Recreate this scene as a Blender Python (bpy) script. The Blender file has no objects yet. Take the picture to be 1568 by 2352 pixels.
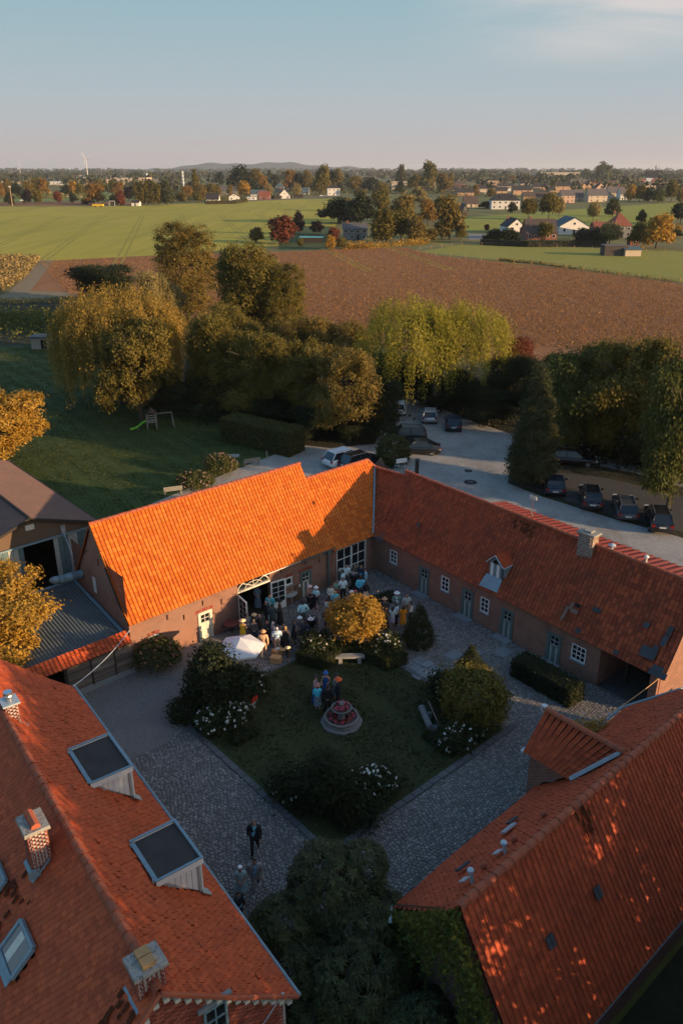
import bpy, math, random
import numpy as np
from mathutils import Vector, Matrix

random.seed(7); RNG = np.random.default_rng(11)
SC = bpy.context.scene; COL = SC.collection; R = math.radians

# ---------------------------------------------------------------- camera
CAM_H = 27.0; FPX = 1829.3; PITCH = math.atan2(788, FPX)
cam = bpy.data.objects.new('camera', bpy.data.cameras.new('camera')); COL.objects.link(cam)
cam.location = (0, 0, CAM_H); cam.rotation_euler = (math.pi/2-PITCH, 0, 0)
cam.data.sensor_fit = 'VERTICAL'; cam.data.sensor_height = 36; cam.data.sensor_width = 24
cam.data.lens = 28; cam.data.clip_start = .5; cam.data.clip_end = 40000
SC.camera = cam

# ---------------------------------------------------------------- world, sun, exposure
SUN_EL = R(10.2); SUN_DIR = Vector((.926, -.377, 0)).normalized()*math.cos(SUN_EL) + Vector((0, 0, math.sin(SUN_EL)))
world = bpy.data.worlds.new('World'); SC.world = world; world.use_nodes = True
wn, wl = world.node_tree.nodes, world.node_tree.links
wn.clear()
w_out = wn.new('ShaderNodeOutputWorld'); w_bg = wn.new('ShaderNodeBackground'); w_sky = wn.new('ShaderNodeTexSky')
w_sky.sky_type = 'NISHITA'; w_sky.sun_disc = False; w_sky.sun_elevation = SUN_EL
w_sky.sun_rotation = math.atan2(SUN_DIR.x, SUN_DIR.y); w_sky.air_density = 1.0; w_sky.dust_density = 1.6; w_sky.ozone_density = 1.2
w_bg.inputs['Strength'].default_value = .09
w_tc = wn.new('ShaderNodeTexCoord'); w_sep = wn.new('ShaderNodeSeparateXYZ'); wl.new(w_tc.outputs['Generated'], w_sep.inputs[0])
# thin high cloud streaks (a layer of air far above, the same all round the sky)
w_map = wn.new('ShaderNodeMapping'); w_map.inputs['Scale'].default_value = (1.6, 1.6, 9.0); w_map.inputs['Location'].default_value = (.35, .1, .45)
wl.new(w_tc.outputs['Generated'], w_map.inputs[0])
w_n = wn.new('ShaderNodeTexNoise'); w_n.inputs['Scale'].default_value = 1.5; w_n.inputs['Detail'].default_value = 7; w_n.inputs['Roughness'].default_value = .58; w_n.inputs['Distortion'].default_value = .9
wl.new(w_map.outputs[0], w_n.inputs['Vector'])
w_cr = wn.new('ShaderNodeValToRGB'); w_cr.color_ramp.elements[0].position = .40; w_cr.color_ramp.elements[1].position = .62
wl.new(w_n.outputs['Fac'], w_cr.inputs[0])
def w_mr(sock, lo, hi):
    r = wn.new('ShaderNodeMapRange'); r.interpolation_type = 'SMOOTHSTEP'; r.inputs['From Min'].default_value = lo; r.inputs['From Max'].default_value = hi; wl.new(sock, r.inputs['Value']); return r.outputs[0]
def w_times(a, b):
    m = wn.new('ShaderNodeMath'); m.operation = 'MULTIPLY'; wl.new(a, m.inputs[0]); wl.new(b, m.inputs[1]); return m
w_mul = w_times(w_times(w_cr.outputs[0], w_mr(w_sep.outputs['Z'], .085, .14)).outputs[0], w_mr(w_sep.outputs['X'], .05, .3))
w_hs = wn.new('ShaderNodeHueSaturation'); w_hs.inputs['Saturation'].default_value = 1.35; w_hs.inputs['Value'].default_value = 2.15
wl.new(w_sky.outputs[0], w_hs.inputs['Color'])
def w_band(prev, lo, hi, col):          # from col below lo to what is above hi, the same all round the sky
    r = wn.new('ShaderNodeMapRange'); r.interpolation_type = 'SMOOTHSTEP'; r.inputs['From Min'].default_value = lo; r.inputs['From Max'].default_value = hi
    r.inputs['To Min'].default_value = 1; r.inputs['To Max'].default_value = 0; wl.new(w_sep.outputs['Z'], r.inputs['Value'])
    x = wn.new('ShaderNodeMix'); x.data_type = 'RGBA'; x.inputs['B'].default_value = (*col, 1); wl.new(prev, x.inputs['A']); wl.new(r.outputs[0], x.inputs['Factor']); return x
w_b2 = w_band(w_hs.outputs[0], .16, .6, (1.95, 3.05, 3.5)); w_b1 = w_band(w_b2.outputs['Result'], .05, .19, (2.85, 3.25, 3.5)); w_tint = w_band(w_b1.outputs['Result'], -.01, .085, (3.45, 3.0, 2.88))
w_mix = wn.new('ShaderNodeMix'); w_mix.data_type = 'RGBA'; w_mix.inputs['B'].default_value = (4.9, 4.35, 4.2, 1)
w_c2 = wn.new('ShaderNodeMath'); w_c2.operation = 'MULTIPLY'; w_c2.inputs[1].default_value = .8
wl.new(w_mul.outputs[0], w_c2.inputs[0]); wl.new(w_c2.outputs[0], w_mix.inputs['Factor'])
wl.new(w_tint.outputs['Result'], w_mix.inputs['A'])
wl.new(w_mix.outputs['Result'], w_bg.inputs['Color']); wl.new(w_bg.outputs[0], w_out.inputs['Surface'])
sun = bpy.data.objects.new('sun', bpy.data.lights.new('sun', 'SUN')); COL.objects.link(sun)
sun.data.energy = 5.0; sun.data.angle = R(.55); sun.data.color = (1.0, .66, .36)
sun.rotation_euler = SUN_DIR.to_track_quat('Z', 'Y').to_euler(); sun.location = (60, -30, 60)
SC.view_settings.view_transform = 'Standard'; SC.view_settings.look = 'None'; SC.view_settings.gamma = 1
SC.view_settings.exposure = .8; SC.view_settings.use_curve_mapping = False
SC.cycles.max_bounces = 5; SC.cycles.diffuse_bounces = 2; SC.cycles.glossy_bounces = 2; SC.cycles.transmission_bounces = 3
SC.cycles.transparent_max_bounces = 4; SC.cycles.volume_bounces = 0; SC.cycles.caustics_reflective = False; SC.cycles.caustics_refractive = False

HAZE = .00006
# ---------------------------------------------------------------- coordinates
CP, SP = math.cos(PITCH), math.sin(PITCH)
def P(px, py, z=0.0):
    """Ground point seen at a position of the surveyed photograph (1568 x 2352 grid), at height z."""
    d = np.array([(px-784)/FPX, (1176-py)/FPX*SP+CP, (1176-py)/FPX*CP-SP]); t = (z-CAM_H)/d[2]
    return np.array([d[0]*t, d[1]*t, z])
A_ = np.array([.748, .6636, 0]); A_ /= np.linalg.norm(A_); B_ = np.array([A_[1], -A_[0], 0])   # farmyard axes
def W(u, v, z=0.0): return A_*u + B_*v + np.array([0, 0, z])
def UV(p): p = np.asarray(p, float); return np.array([p@A_, p@B_])
ANG_A = math.atan2(A_[1], A_[0])
def scale_at(p):   # metres per survey pixel at a point
    d = np.asarray(p, float)-np.array([0, 0, CAM_H]); return (d[1]*CP-d[2]*SP)/FPX

# ---------------------------------------------------------------- object helpers
def tag(o, label=None, cat=None, group=None, kind=None):
    if label: o['label'] = label
    if cat: o['category'] = cat
    if group: o['group'] = group
    if kind: o['kind'] = kind
    return o
def thing(name, label, cat, loc=(0, 0, 0), rz=0.0, group=None):
    o = bpy.data.objects.new(name, None); COL.objects.link(o); o.empty_display_size = .3
    o.location = tuple(float(x) for x in loc); o.rotation_euler = (0, 0, rz)
    return tag(o, label, cat, group)
def world_origin(o):
    p = np.zeros(3)
    while o is not None: p += np.array(o.location); o = o.parent
    return p
def link(name, me, parent=None, loc=None):
    o = bpy.data.objects.new(name, me); COL.objects.link(o)
    if parent is not None: o.parent = parent
    if loc is not None: o.location = tuple(float(x) for x in loc)
    return o
def copy_tree(o, parent=None):
    c = o.copy(); COL.objects.link(c); c.parent = parent
    for ch in o.children: copy_tree(ch, c)
    return c
def np_mesh(name, V, F, mat=None, rnd=None, smooth=False):
    """mesh from arrays; F is an (n,k) array or a list of such arrays; rnd = per-face random value"""
    Fs = F if isinstance(F, list) else [F]; Fs = [np.asarray(f, np.int32) for f in Fs if len(f)]
    me = bpy.data.meshes.new(name); V = np.asarray(V, np.float32)
    me.vertices.add(len(V)); me.vertices.foreach_set('co', V.ravel())
    tot = np.concatenate([np.full(len(f), f.shape[1], np.int32) for f in Fs]); li = np.concatenate([f.ravel() for f in Fs])
    me.loops.add(len(li)); me.loops.foreach_set('vertex_index', li)
    me.polygons.add(len(tot)); me.polygons.foreach_set('loop_start', np.concatenate([[0], np.cumsum(tot)[:-1]]).astype(np.int32))
    if rnd is not None:
        a = me.attributes.new('rnd', 'FLOAT', 'FACE'); a.data.foreach_set('value', np.asarray(rnd, np.float32))
    me.update(calc_edges=True)
    me.polygons.foreach_set('use_smooth', np.full(len(tot), smooth)) 
    if mat is not None: me.materials.append(mat)
    return me

class MB:
    """collects shapes and links them as ONE mesh object"""
    def __init__(s): s.v = []; s.f = []; s.r = []; s.cur = .5
    def add(s, V, F, r=None):
        n = len(s.v); s.v += [tuple(map(float, p)) for p in V]
        for f in F: s.f.append(tuple(i+n for i in f)); s.r.append(s.cur if r is None else r)
        return s
    def box(s, c, size, ax=None, r=None, taper=1.0):
        """box centred at c; ax = (x axis, y axis, z axis)"""
        c = np.asarray(c, float); X, Y, Z = ax if ax is not None else np.eye(3)
        X, Y, Z = np.asarray(X, float)*size[0]/2, np.asarray(Y, float)*size[1]/2, np.asarray(Z, float)*size[2]/2
        V = [c+X*i*(taper if k > 0 else 1)+Y*j*(taper if k > 0 else 1)+Z*k for k in (-1, 1) for j in (-1, 1) for i in (-1, 1)]
        return s.add(V, [(0, 2, 3, 1), (4, 5, 7, 6), (0, 1, 5, 4), (2, 6, 7, 3), (0, 4, 6, 2), (1, 3, 7, 5)], r)
    def lbox(s, x0, x1, y0, y1, z0, z1, r=None): return s.box(((x0+x1)/2, (y0+y1)/2, (z0+z1)/2), (x1-x0, y1-y0, z1-z0), None, r)
    def quad(s, a, b, c, d, r=None): return s.add([a, b, c, d], [(0, 1, 2, 3)], r)
    def poly(s, pts, r=None): return s.add(pts, [tuple(range(len(pts)))], r)
    def prism(s, pts, ext, r=None):
        n = len(pts); pts = [np.asarray(p, float) for p in pts]; q = [p+np.asarray(ext, float) for p in pts]
        return s.add(pts+q, [tuple(range(n))[::-1], tuple(range(n, 2*n))]+[(i, (i+1) % n, n+(i+1) % n, n+i) for i in range(n)], r)
    def tube(s, pts, rad, n=6, r=None, cap=True):
        pts = [Vector([float(t) for t in p]) for p in pts]; rad = rad if hasattr(rad, '__len__') else [rad]*len(pts)
        V = []; up = None
        for i, p in enumerate(pts):
            t = (pts[min(i+1, len(pts)-1)]-pts[max(i-1, 0)]).normalized()
            if up is None: up = Vector((0, 0, 1)) if abs(t.z) < .9 else Vector((1, 0, 0))
            x = t.cross(up).normalized(); y = x.cross(t).normalized(); up = y
            for k in range(n):
                a = 2*math.pi*k/n; V.append(p+(x*math.cos(a)+y*math.sin(a))*rad[i])
        F = [(i*n+k, i*n+(k+1) % n, (i+1)*n+(k+1) % n, (i+1)*n+k) for i in range(len(pts)-1) for k in range(n)]
        if cap: F += [tuple(range(n))[::-1], tuple(range((len(pts)-1)*n, len(pts)*n))]
        return s.add(V, F, r)
    def lathe(s, prof, c=(0, 0, 0), n=12, r=None, wob=0.0):
        V = []
        for (rad, z) in prof:
            for k in range(n):
                a = 2*math.pi*k/n; q = rad*(1+wob*math.sin(k*2.4+z*9)); V.append((c[0]+q*math.cos(a), c[1]+q*math.sin(a), c[2]+z))
        m = len(prof); F = [(i*n+k, i*n+(k+1) % n, (i+1)*n+(k+1) % n, (i+1)*n+k) for i in range(m-1) for k in range(n)]
        F += [tuple(range(n))[::-1], tuple(range((m-1)*n, m*n))]
        return s.add(V, F, r)
    def ball(s, c, rad, n=8, m=5, r=None):
        rad = rad if hasattr(rad, '__len__') else (rad,)*3
        V = [(c[0], c[1], c[2]-rad[2])]
        for i in range(1, m):
            t = math.pi*i/m
            for k in range(n): a = 2*math.pi*k/n; V.append((c[0]+rad[0]*math.sin(t)*math.cos(a), c[1]+rad[1]*math.sin(t)*math.sin(a), c[2]-rad[2]*math.cos(t)))
        V.append((c[0], c[1], c[2]+rad[2])); L = len(V)-1
        F = [(0, 1+(k+1) % n, 1+k) for k in range(n)]
        F += [(1+i*n+k, 1+i*n+(k+1) % n, 1+(i+1)*n+(k+1) % n, 1+(i+1)*n+k) for i in range(m-2) for k in range(n)]
        F += [(L, 1+(m-2)*n+k, 1+(m-2)*n+(k+1) % n) for k in range(n)]
        return s.add(V, F, r)
    def mesh(s, name, m, off=None, smooth=False):
        V = np.array(s.v, np.float64)
        if off is not None: V = V-np.asarray(off)
        by = {}
        for f, q in zip(s.f, s.r): by.setdefault(len(f), ([], []))[0].append(f); by[len(f)][1].append(q)
        return np_mesh(name, V, [np.array(by[k][0]) for k in by], m, np.concatenate([by[k][1] for k in by]), smooth)
    def build(s, name, m, parent=None, world=True, smooth=False, kind=None, label=None):
        off = world_origin(parent) if (world and parent is not None) else None
        o = link(name, s.mesh(name, m, off, smooth), parent)
        if kind: o['kind'] = kind
        if label: o['label'] = label
        return o

# ---------------------------------------------------------------- materials
def mat(name, col, rough=.8, col2=None, var=0.0, noise=None, bump=None, metal=0.0, spec=.3, trans=0.0, brick=None, emit=None):
    """noise = (scale, amount, colour) world-space mottling; var = per-piece value spread; col2 = second per-piece colour"""
    m = bpy.data.materials.new(name); m.use_nodes = True; n, l = m.node_tree.nodes, m.node_tree.links
    bs = n['Principled BSDF']; bs.inputs['Roughness'].default_value = rough; bs.inputs['Metallic'].default_value = metal
    bs.inputs['Specular IOR Level'].default_value = spec
    geo = n.new('ShaderNodeNewGeometry'); pos = geo.outputs['Position']
    def mixc(f, a, b, t='MIX'):
        x = n.new('ShaderNodeMix'); x.data_type = 'RGBA'; x.blend_type = t
        for s, v in (('Factor', f), ('A', a), ('B', b)):
            if isinstance(v, (int, float)): x.inputs[s].default_value = v
            elif isinstance(v, tuple): x.inputs[s].default_value = (*v[:3], 1)
            else: l.new(v, x.inputs[s])
        return x.outputs['Result']
    c = tuple(col); at = None; height = None
    if col2 is not None or var:
        at = n.new('ShaderNodeAttribute'); at.attribute_name = 'rnd'
    if brick:
        bw, bh, mort, c1, c2, cm = brick
        dx = n.new('ShaderNodeVectorMath'); dx.operation = 'DOT_PRODUCT'; l.new(pos, dx.inputs[0]); dx.inputs[1].default_value = tuple(A_+B_)
        sp = n.new('ShaderNodeSeparateXYZ'); l.new(pos, sp.inputs[0]); cb = n.new('ShaderNodeCombineXYZ')
        l.new(dx.outputs['Value'], cb.inputs[0]); l.new(sp.outputs['Z'], cb.inputs[1])
        bt = n.new('ShaderNodeTexBrick'); l.new(cb.outputs[0], bt.inputs['Vector']); bt.inputs['Scale'].default_value = 1.0
        bt.inputs['Brick Width'].default_value = bw; bt.inputs['Row Height'].default_value = bh; bt.inputs['Mortar Size'].default_value = mort
        bt.inputs['Color1'].default_value = (*c1, 1); bt.inputs['Color2'].default_value = (*c2, 1); bt.inputs['Mortar'].default_value = (*cm, 1)
        bt.inputs['Mortar Smooth'].default_value = .1
        c = bt.outputs['Color']; height = bt.outputs['Fac']
    if col2 is not None: c = mixc(at.outputs['Fac'], c, tuple(col2))
    if var:
        mr = n.new('ShaderNodeMapRange'); mr.inputs['To Min'].default_value = 1-var; mr.inputs['To Max'].default_value = 1+var
        wn_ = n.new('ShaderNodeTexWhiteNoise'); wn_.noise_dimensions = '1D'; l.new(at.outputs['Fac'], wn_.inputs['W']); l.new(wn_.outputs['Value'], mr.inputs['Value'])
        vm = n.new('ShaderNodeVectorMath'); vm.operation = 'SCALE'
        if isinstance(c, tuple): vm.inputs[0].default_value = c
        else: l.new(c, vm.inputs[0])
        l.new(mr.outputs[0], vm.inputs['Scale']); c = vm.outputs[0]
    for nz in (noise if isinstance(noise, list) else [noise] if noise else []):
        t = n.new('ShaderNodeTexNoise'); t.inputs['Scale'].default_value = nz[0]; t.inputs['Detail'].default_value = 5; t.inputs['Roughness'].default_value = .62
        if len(nz) > 4:
            mp = n.new('ShaderNodeMapping'); mp.inputs['Scale'].default_value = nz[4]; l.new(pos, mp.inputs[0])
            if len(nz) > 5: mp.inputs['Rotation'].default_value = (0, 0, nz[5])
            l.new(mp.outputs[0], t.inputs['Vector'])
        else: l.new(pos, t.inputs['Vector'])
        lo = nz[3] if len(nz) > 3 and nz[3] is not None else .45
        mr = n.new('ShaderNodeMapRange'); mr.inputs['From Min'].default_value = lo; mr.inputs['From Max'].default_value = lo+.25; mr.inputs['To Max'].default_value = nz[1]
        l.new(t.outputs['Fac'], mr.inputs['Value']); c = mixc(mr.outputs[0], c, nz[2])
    if isinstance(c, tuple): bs.inputs['Base Color'].default_value = (*c[:3], 1)
    else: l.new(c, bs.inputs['Base Color'])
    if bump or brick:
        bp = n.new('ShaderNodeBump')
        if brick:
            bp.inputs['Strength'].default_value = .7; bp.inputs['Distance'].default_value = .012; bp.invert = True; l.new(height, bp.inputs['Height'])
        else:
            t = n.new('ShaderNodeTexNoise'); t.inputs['Scale'].default_value = bump[0]; t.inputs['Detail'].default_value = 6; l.new(pos, t.inputs['Vector'])
            if len(bump) > 3:
                mp = n.new('ShaderNodeMapping'); mp.inputs['Scale'].default_value = bump[3]; l.new(pos, mp.inputs[0]); l.new(mp.outputs[0], t.inputs['Vector'])
                if len(bump) > 4: mp.inputs['Rotation'].default_value = (0, 0, bump[4])
            bp.inputs['Strength'].default_value = bump[1]; bp.inputs['Distance'].default_value = bump[2] if len(bump) > 2 else .05; l.new(t.outputs['Fac'], bp.inputs['Height'])
        l.new(bp.outputs[0], bs.inputs['Normal'])
    if trans:
        out = n['Material Output']; tr = n.new('ShaderNodeBsdfTranslucent'); mx = n.new('ShaderNodeMixShader'); mx.inputs[0].default_value = trans
        if isinstance(c, tuple): tr.inputs['Color'].default_value = (*c[:3], 1)
        else: l.new(c, tr.inputs['Color'])
        l.new(bs.outputs[0], mx.inputs[1]); l.new(tr.outputs[0], mx.inputs[2]); l.new(mx.outputs[0], out.inputs['Surface'])
    if emit:
        bs.inputs['Emission Color'].default_value = (*emit[:3], 1); bs.inputs['Emission Strength'].default_value = emit[3]
    return m
_mc = {}
def flat(col, rough=.8, metal=0.0, spec=.3):
    k = (tuple(col), rough, metal)
    if k not in _mc: _mc[k] = mat('paint_%d' % len(_mc), col, rough, metal=metal, spec=spec, noise=(9.0, .35, tuple(x*.72 for x in col)))
    return _mc[k]
RED1, RED2 = (.17, .058, .038), (.26, .09, .056)
M = dict(
    brick=mat('old_brick', RED1, .9, brick=(.24, .08, .014, RED1, RED2, (.38, .26, .19)), noise=[(1.3, .5, (.13, .07, .055)), (.5, .35, (.24, .17, .13))]),
    brick_piece=mat('brick_piece', (.24, .05, .032), .9, col2=(.34, .1, .06), var=.25, noise=(8, .3, (.1, .05, .04))),
    mortar=mat('mortar', (.48, .43, .39), .95, noise=(6, .5, (.3, .27, .25))),
    tile_a=mat('clay_tile_new', (.54, .108, .005), .66, col2=(.63, .17, .02), var=.16, noise=[(.9, .3, (.44, .095, .01)), (14, .35, (.40, .09, .01))]),
    tile_b=mat('clay_tile_weathered', (.30, .052, .018), .75, col2=(.40, .085, .026), var=.24, noise=[(.55, .6, (.15, .04, .02)), (9, .4, (.17, .04, .02)), (2.4, .35, (.08, .05, .035), .56)]),
    tile_c=mat('clay_tile_small', (.42, .066, .018), .72, col2=(.50, .095, .025), var=.16, noise=[(.5, .4, (.3, .055, .02)), (10, .35, (.27, .055, .022)), (1.1, .45, (.13, .05, .035), .58)]),
    tile_d=mat('clay_tile_red', (.37, .058, .018), .72, col2=(.46, .082, .024), var=.15, noise=[(.6, .4, (.25, .045, .02)), (10, .35, (.22, .045, .02)), (1.2, .3, (.12, .05, .035), .6)]),
    ridge=mat('clay_ridge', (.33, .08, .035), .85, var=.2, noise=[(5, .6, (.2, .1, .07)), (22, .4, (.42, .36, .28), .55)]),
    tile_gap_shade=mat('tile_gap_shade', (.05, .014, .008), .95, noise=(3, .5, (.03, .012, .008))),  # dark underlay; its open rows stand in for the shadow below tile lips
    soot=mat('soot', (.07, .024, .013), 1.0, spec=.05, noise=(9, .7, (.14, .04, .02))),
    slate=mat('slate_patch', (.045, .05, .055), .6, var=.3),
    lead=mat('lead_zinc', (.20, .29, .33), .5, metal=.15, noise=(4, .5, (.12, .17, .2))),
    zinc_light=mat('zinc_light', (.42, .5, .53), .45, metal=.2, noise=(5, .4, (.25, .3, .33))),
    white=mat('white_paint', (.74, .74, .70), .55, noise=(6, .3, (.55, .54, .5))),
    cream=mat('cream_paint', (.60, .57, .48), .6, noise=(5, .4, (.42, .4, .34))),
    green=mat('grey_green_paint', (.10, .15, .14), .6, noise=(6, .4, (.07, .1, .1))),
    teal=mat('teal_board', (.10, .16, .165), .75, noise=[(3, .6, (.06, .09, .1)), (2, .35, (.2, .27, .28), .55, (6, 6, .7))]),
    palebrd=mat('pale_board', (.36, .37, .34), .75, noise=[(3, .6, (.22, .23, .22)), (2, .4, (.45, .44, .4), .5, (6, 6, .7))]),
    glass=mat('dark_glass', (.012, .016, .02), .08, spec=.6),
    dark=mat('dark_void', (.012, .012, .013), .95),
    darkwood=mat('dark_wood', (.035, .028, .024), .8),
    wood=mat('weathered_plank', (.095, .075, .06), .85, col2=(.19, .16, .135), var=.3, noise=(2.5, .6, (.06, .048, .04), .45, (1, 1, 9))),
    crate=mat('crate_wood', (.46, .27, .12), .7, var=.2, noise=(6, .4, (.33, .18, .08), .45, (1, 1, 8))),
    benchwood=mat('bench_wood', (.21, .2, .17), .85, var=.2, noise=(5, .5, (.13, .12, .1))),
    stone=mat('grey_stone', (.30, .29, .27), .9, noise=[(5, .6, (.17, .17, .16)), (25, .4, (.4, .39, .36), .55)]),
    slab=mat('stone_slab', (.19, .21, .215), .85, var=.2, noise=(3, .5, (.12, .13, .14))),
    felt=mat('roofing_felt', (.05, .043, .04), .85, noise=[(1.1, .7, (.026, .024, .024)), (.8, .5, (.1, .095, .09), .55)]),
    lichen=mat('lichen_concrete', (.30, .29, .26), .95, noise=[(9, .9, (.05, .05, .05), .47), (3, .5, (.36, .27, .13), .5)]),
    steel=mat('brushed_steel', (.55, .56, .57), .3, metal=.9),
    ironblack=mat('black_iron', (.02, .02, .022), .5),
    dirt=mat('garden_soil', (.035, .028, .022), .95),
)
# ================================================================ ground
def sheet(name, pts, z, m, kind='structure'):
    V = [(p[0], p[1], z) for p in pts]
    a = sum(V[i][0]*V[(i+1) % len(V)][1]-V[(i+1) % len(V)][0]*V[i][1] for i in range(len(V)))
    if a < 0: V = V[::-1]
    return tag(link(name, np_mesh(name, V, np.array([list(range(len(V)))]), m)), kind=kind)
UPZ = np.array([0, 0, 1.0])
def pp(*q): return [P(x, y) for x, y in q]
mg = mat('farmland', (.12, .125, .03), .95, noise=[(.004, .8, (.19, .16, .05)), (.012, .7, (.13, .095, .045)), (.05, .6, (.075, .09, .025)), (.8, .4, (.15, .13, .05))], bump=(1.5, .5, .1))
sheet('ground', [(-16000, -300), (16000, -300), (16000, 30000), (-16000, 30000)], 0, mg)
ROWDIR = R(-18)
m_green = mat('young_crop', (.34, .29, .025), .9, noise=[(.012, .7, (.42, .33, .035)), (.12, .8, (.23, .21, .02), .47, (1, .04, 1), R(14)), (.9, .7, (.2, .19, .018), .5, (1, .02, 1), R(10)), (.03, .6, (.25, .24, .022), .52)], bump=(6, .9, .12, (1, .3, 1), R(8)))
sheet('green_field', pp((-600, 476), (210, 474), (420, 468), (700, 457), (800, 456), (765, 530), (735, 545), (690, 560), (560, 572), (365, 586), (90, 600), (-600, 606)), .004, m_green)
TRK = P(325, 500)-P(285, 578); TRK /= np.linalg.norm(TRK); TRN = np.array([TRK[1], -TRK[0], 0]); V, F = [], []
for k in range(-9, 11):
    for o_ in (-1.1, 1.1):
        a_, n_ = P(285, 578)+TRN*(k*24+o_), len(V); V += [a_+TRN*s_*.42+TRK*t_+UPZ*.009 for t_, s_ in ((-75, -1), (-75, 1), (250, 1), (250, -1))]; F.append((n_, n_+1, n_+2, n_+3))
tag(link('tractor_tracks', np_mesh('tractor_tracks', V, np.array(F), mat('wheel_track', (.22, .2, .022), .95, noise=(.08, .9, (.32, .28, .026))))), kind='stuff')
m_brown = mat('stubble_soil', (.26, .115, .04), .95, noise=[(.015, .6, (.33, .16, .055)), (.22, .55, (.17, .07, .032), .5, (1, .03, 1), R(58)), (2.2, .6, (.12, .05, .028)), (.35, .6, (.27, .14, .085), .5, (1, .08, 1), R(60))], bump=(5, 1.0, .25))
sheet('brown_field', pp((60, 690), (88, 600), (365, 587), (690, 577), (760, 572), (930, 568), (1000, 587), (1180, 604), (1300, 617), (1568, 653), (2100, 720), (2100, 960), (1500, 880), (900, 800), (500, 760), (160, 720)), .004, m_brown)
m_past = mat('pasture', (.24, .225, .03), .9, noise=[(.05, .6, (.29, .24, .05)), (.7, .6, (.17, .17, .025)), (.2, .5, (.15, .17, .025), .55)], bump=(5, .7, .1))
sheet('pasture', pp((960, 578), (1060, 562), (1200, 563), (1568, 578), (2100, 596), (2100, 712), (1568, 648), (1300, 613), (1180, 600), (1000, 583)), .008, m_past)
m_beet = mat('leafy_crop', (.25, .26, .03), .9, noise=[(.3, .8, (.11, .13, .02)), (1.5, .5, (.32, .3, .05))], bump=(1.4, 1.0, .4))
sheet('beet_field', pp((1060, 530), (1065, 500), (1165, 492), (1300, 482), (1568, 464), (2000, 445), (2000, 500), (1568, 500), (1480, 520), (1300, 530), (1180, 515), (1120, 532)), .008, m_beet)
m_sport = mat('sports_turf', (.15, .2, .03), .9, noise=(.1, .5, (.2, .21, .04)), bump=(5, .3, .05))
sheet('sports_field', pp((-200, 447), (320, 440), (330, 458), (-200, 464)), .006, m_sport)
sheet('ploughed_strip', pp((-200, 466), (210, 464), (330, 466), (330, 472), (-200, 474)), .009, m_brown)
m_lawn = mat('lawn_grass', (.043, .068, .012), .95, noise=[(.35, .7, (.064, .088, .018)), (.9, .6, (.09, .09, .035), .56, (1, .45, 1)), (.12, .6, (.024, .045, .011)), (3, .5, (.02, .036, .01), .52)], bump=(9, .8, .06))
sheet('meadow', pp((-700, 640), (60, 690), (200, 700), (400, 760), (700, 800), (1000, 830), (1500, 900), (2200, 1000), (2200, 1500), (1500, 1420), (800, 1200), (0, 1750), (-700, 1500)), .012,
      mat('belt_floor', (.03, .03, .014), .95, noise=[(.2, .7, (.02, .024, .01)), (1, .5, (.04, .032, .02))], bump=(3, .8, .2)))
sheet('lawn', pp((-700, 800), (0, 796), (130, 792), (330, 900), (480, 940), (560, 1010), (640, 1046), (560, 1068), (318, 1172), (330, 1215), (200, 1290), (0, 1500), (-700, 1600)), .016, m_lawn)
sheet('dirt_track', pp((-60, 700), (20, 672), (92, 598), (126, 598), (70, 668), (180, 672), (170, 690), (40, 690)), .016,
      mat('track_dirt', (.21, .16, .095), .95, noise=[(.5, .6, (.12, .11, .05)), (3, .5, (.3, .24, .15))], bump=(4, .6, .1)))
m_gravel = mat('pale_gravel', (.34, .33, .305), .95, noise=[(4, .6, (.19, .185, .17)), (.35, .7, (.19, .18, .16)), (1.6, .6, (.36, .35, .33), .5), (30, .5, (.4, .39, .37), .52), (1.0, .6, (.11, .1, .085), .6), (.5, .55, (.16, .145, .12), .52, (1, .12, 1), R(-30))], bump=(26, .9, .05))
sheet('car_park', pp((318, 1170), (450, 1115), (600, 1056), (690, 1022), (760, 1030), (860, 1020), (890, 960), (800, 900), (700, 900), (700, 880), (940, 900), (1060, 960), (1180, 1000), (1165, 1110), (1240, 1140), (1400, 1190), (1600, 1245), (1900, 1340), (1900, 1480), (1568, 1360), (1300, 1260), (1085, 1170), (1000, 1160), (760, 1140), (690, 1110), (330, 1215)), .022, m_gravel)
sheet('drive', pp((1330, 1062), (1450, 1085), (1568, 1120), (1800, 1190), (1800, 1150), (1568, 1092), (1460, 1066), (1350, 1043)), .022, m_gravel)
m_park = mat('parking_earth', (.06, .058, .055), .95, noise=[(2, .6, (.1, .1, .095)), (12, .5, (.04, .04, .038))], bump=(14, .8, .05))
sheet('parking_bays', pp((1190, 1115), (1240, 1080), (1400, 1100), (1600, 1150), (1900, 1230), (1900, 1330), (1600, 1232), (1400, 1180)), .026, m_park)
sheet('side_yard_shade', [W(9, -7.3), W(45, -7.3), W(45, 14), W(9, 14)], .02, mat('shade_dark_grass', (.03, .035, .014), .95, noise=[(.5, .7, (.05, .045, .025)), (3, .5, (.02, .024, .01))], bump=(6, .8, .1)))  # ground coloured dark in place of the shade beside the barn
sheet('barn_floor', [W(35.9, -18.7), W(43.4, -18.7), W(43.4, -13.6), W(35.9, -13.6)], .03, m_park)
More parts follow.
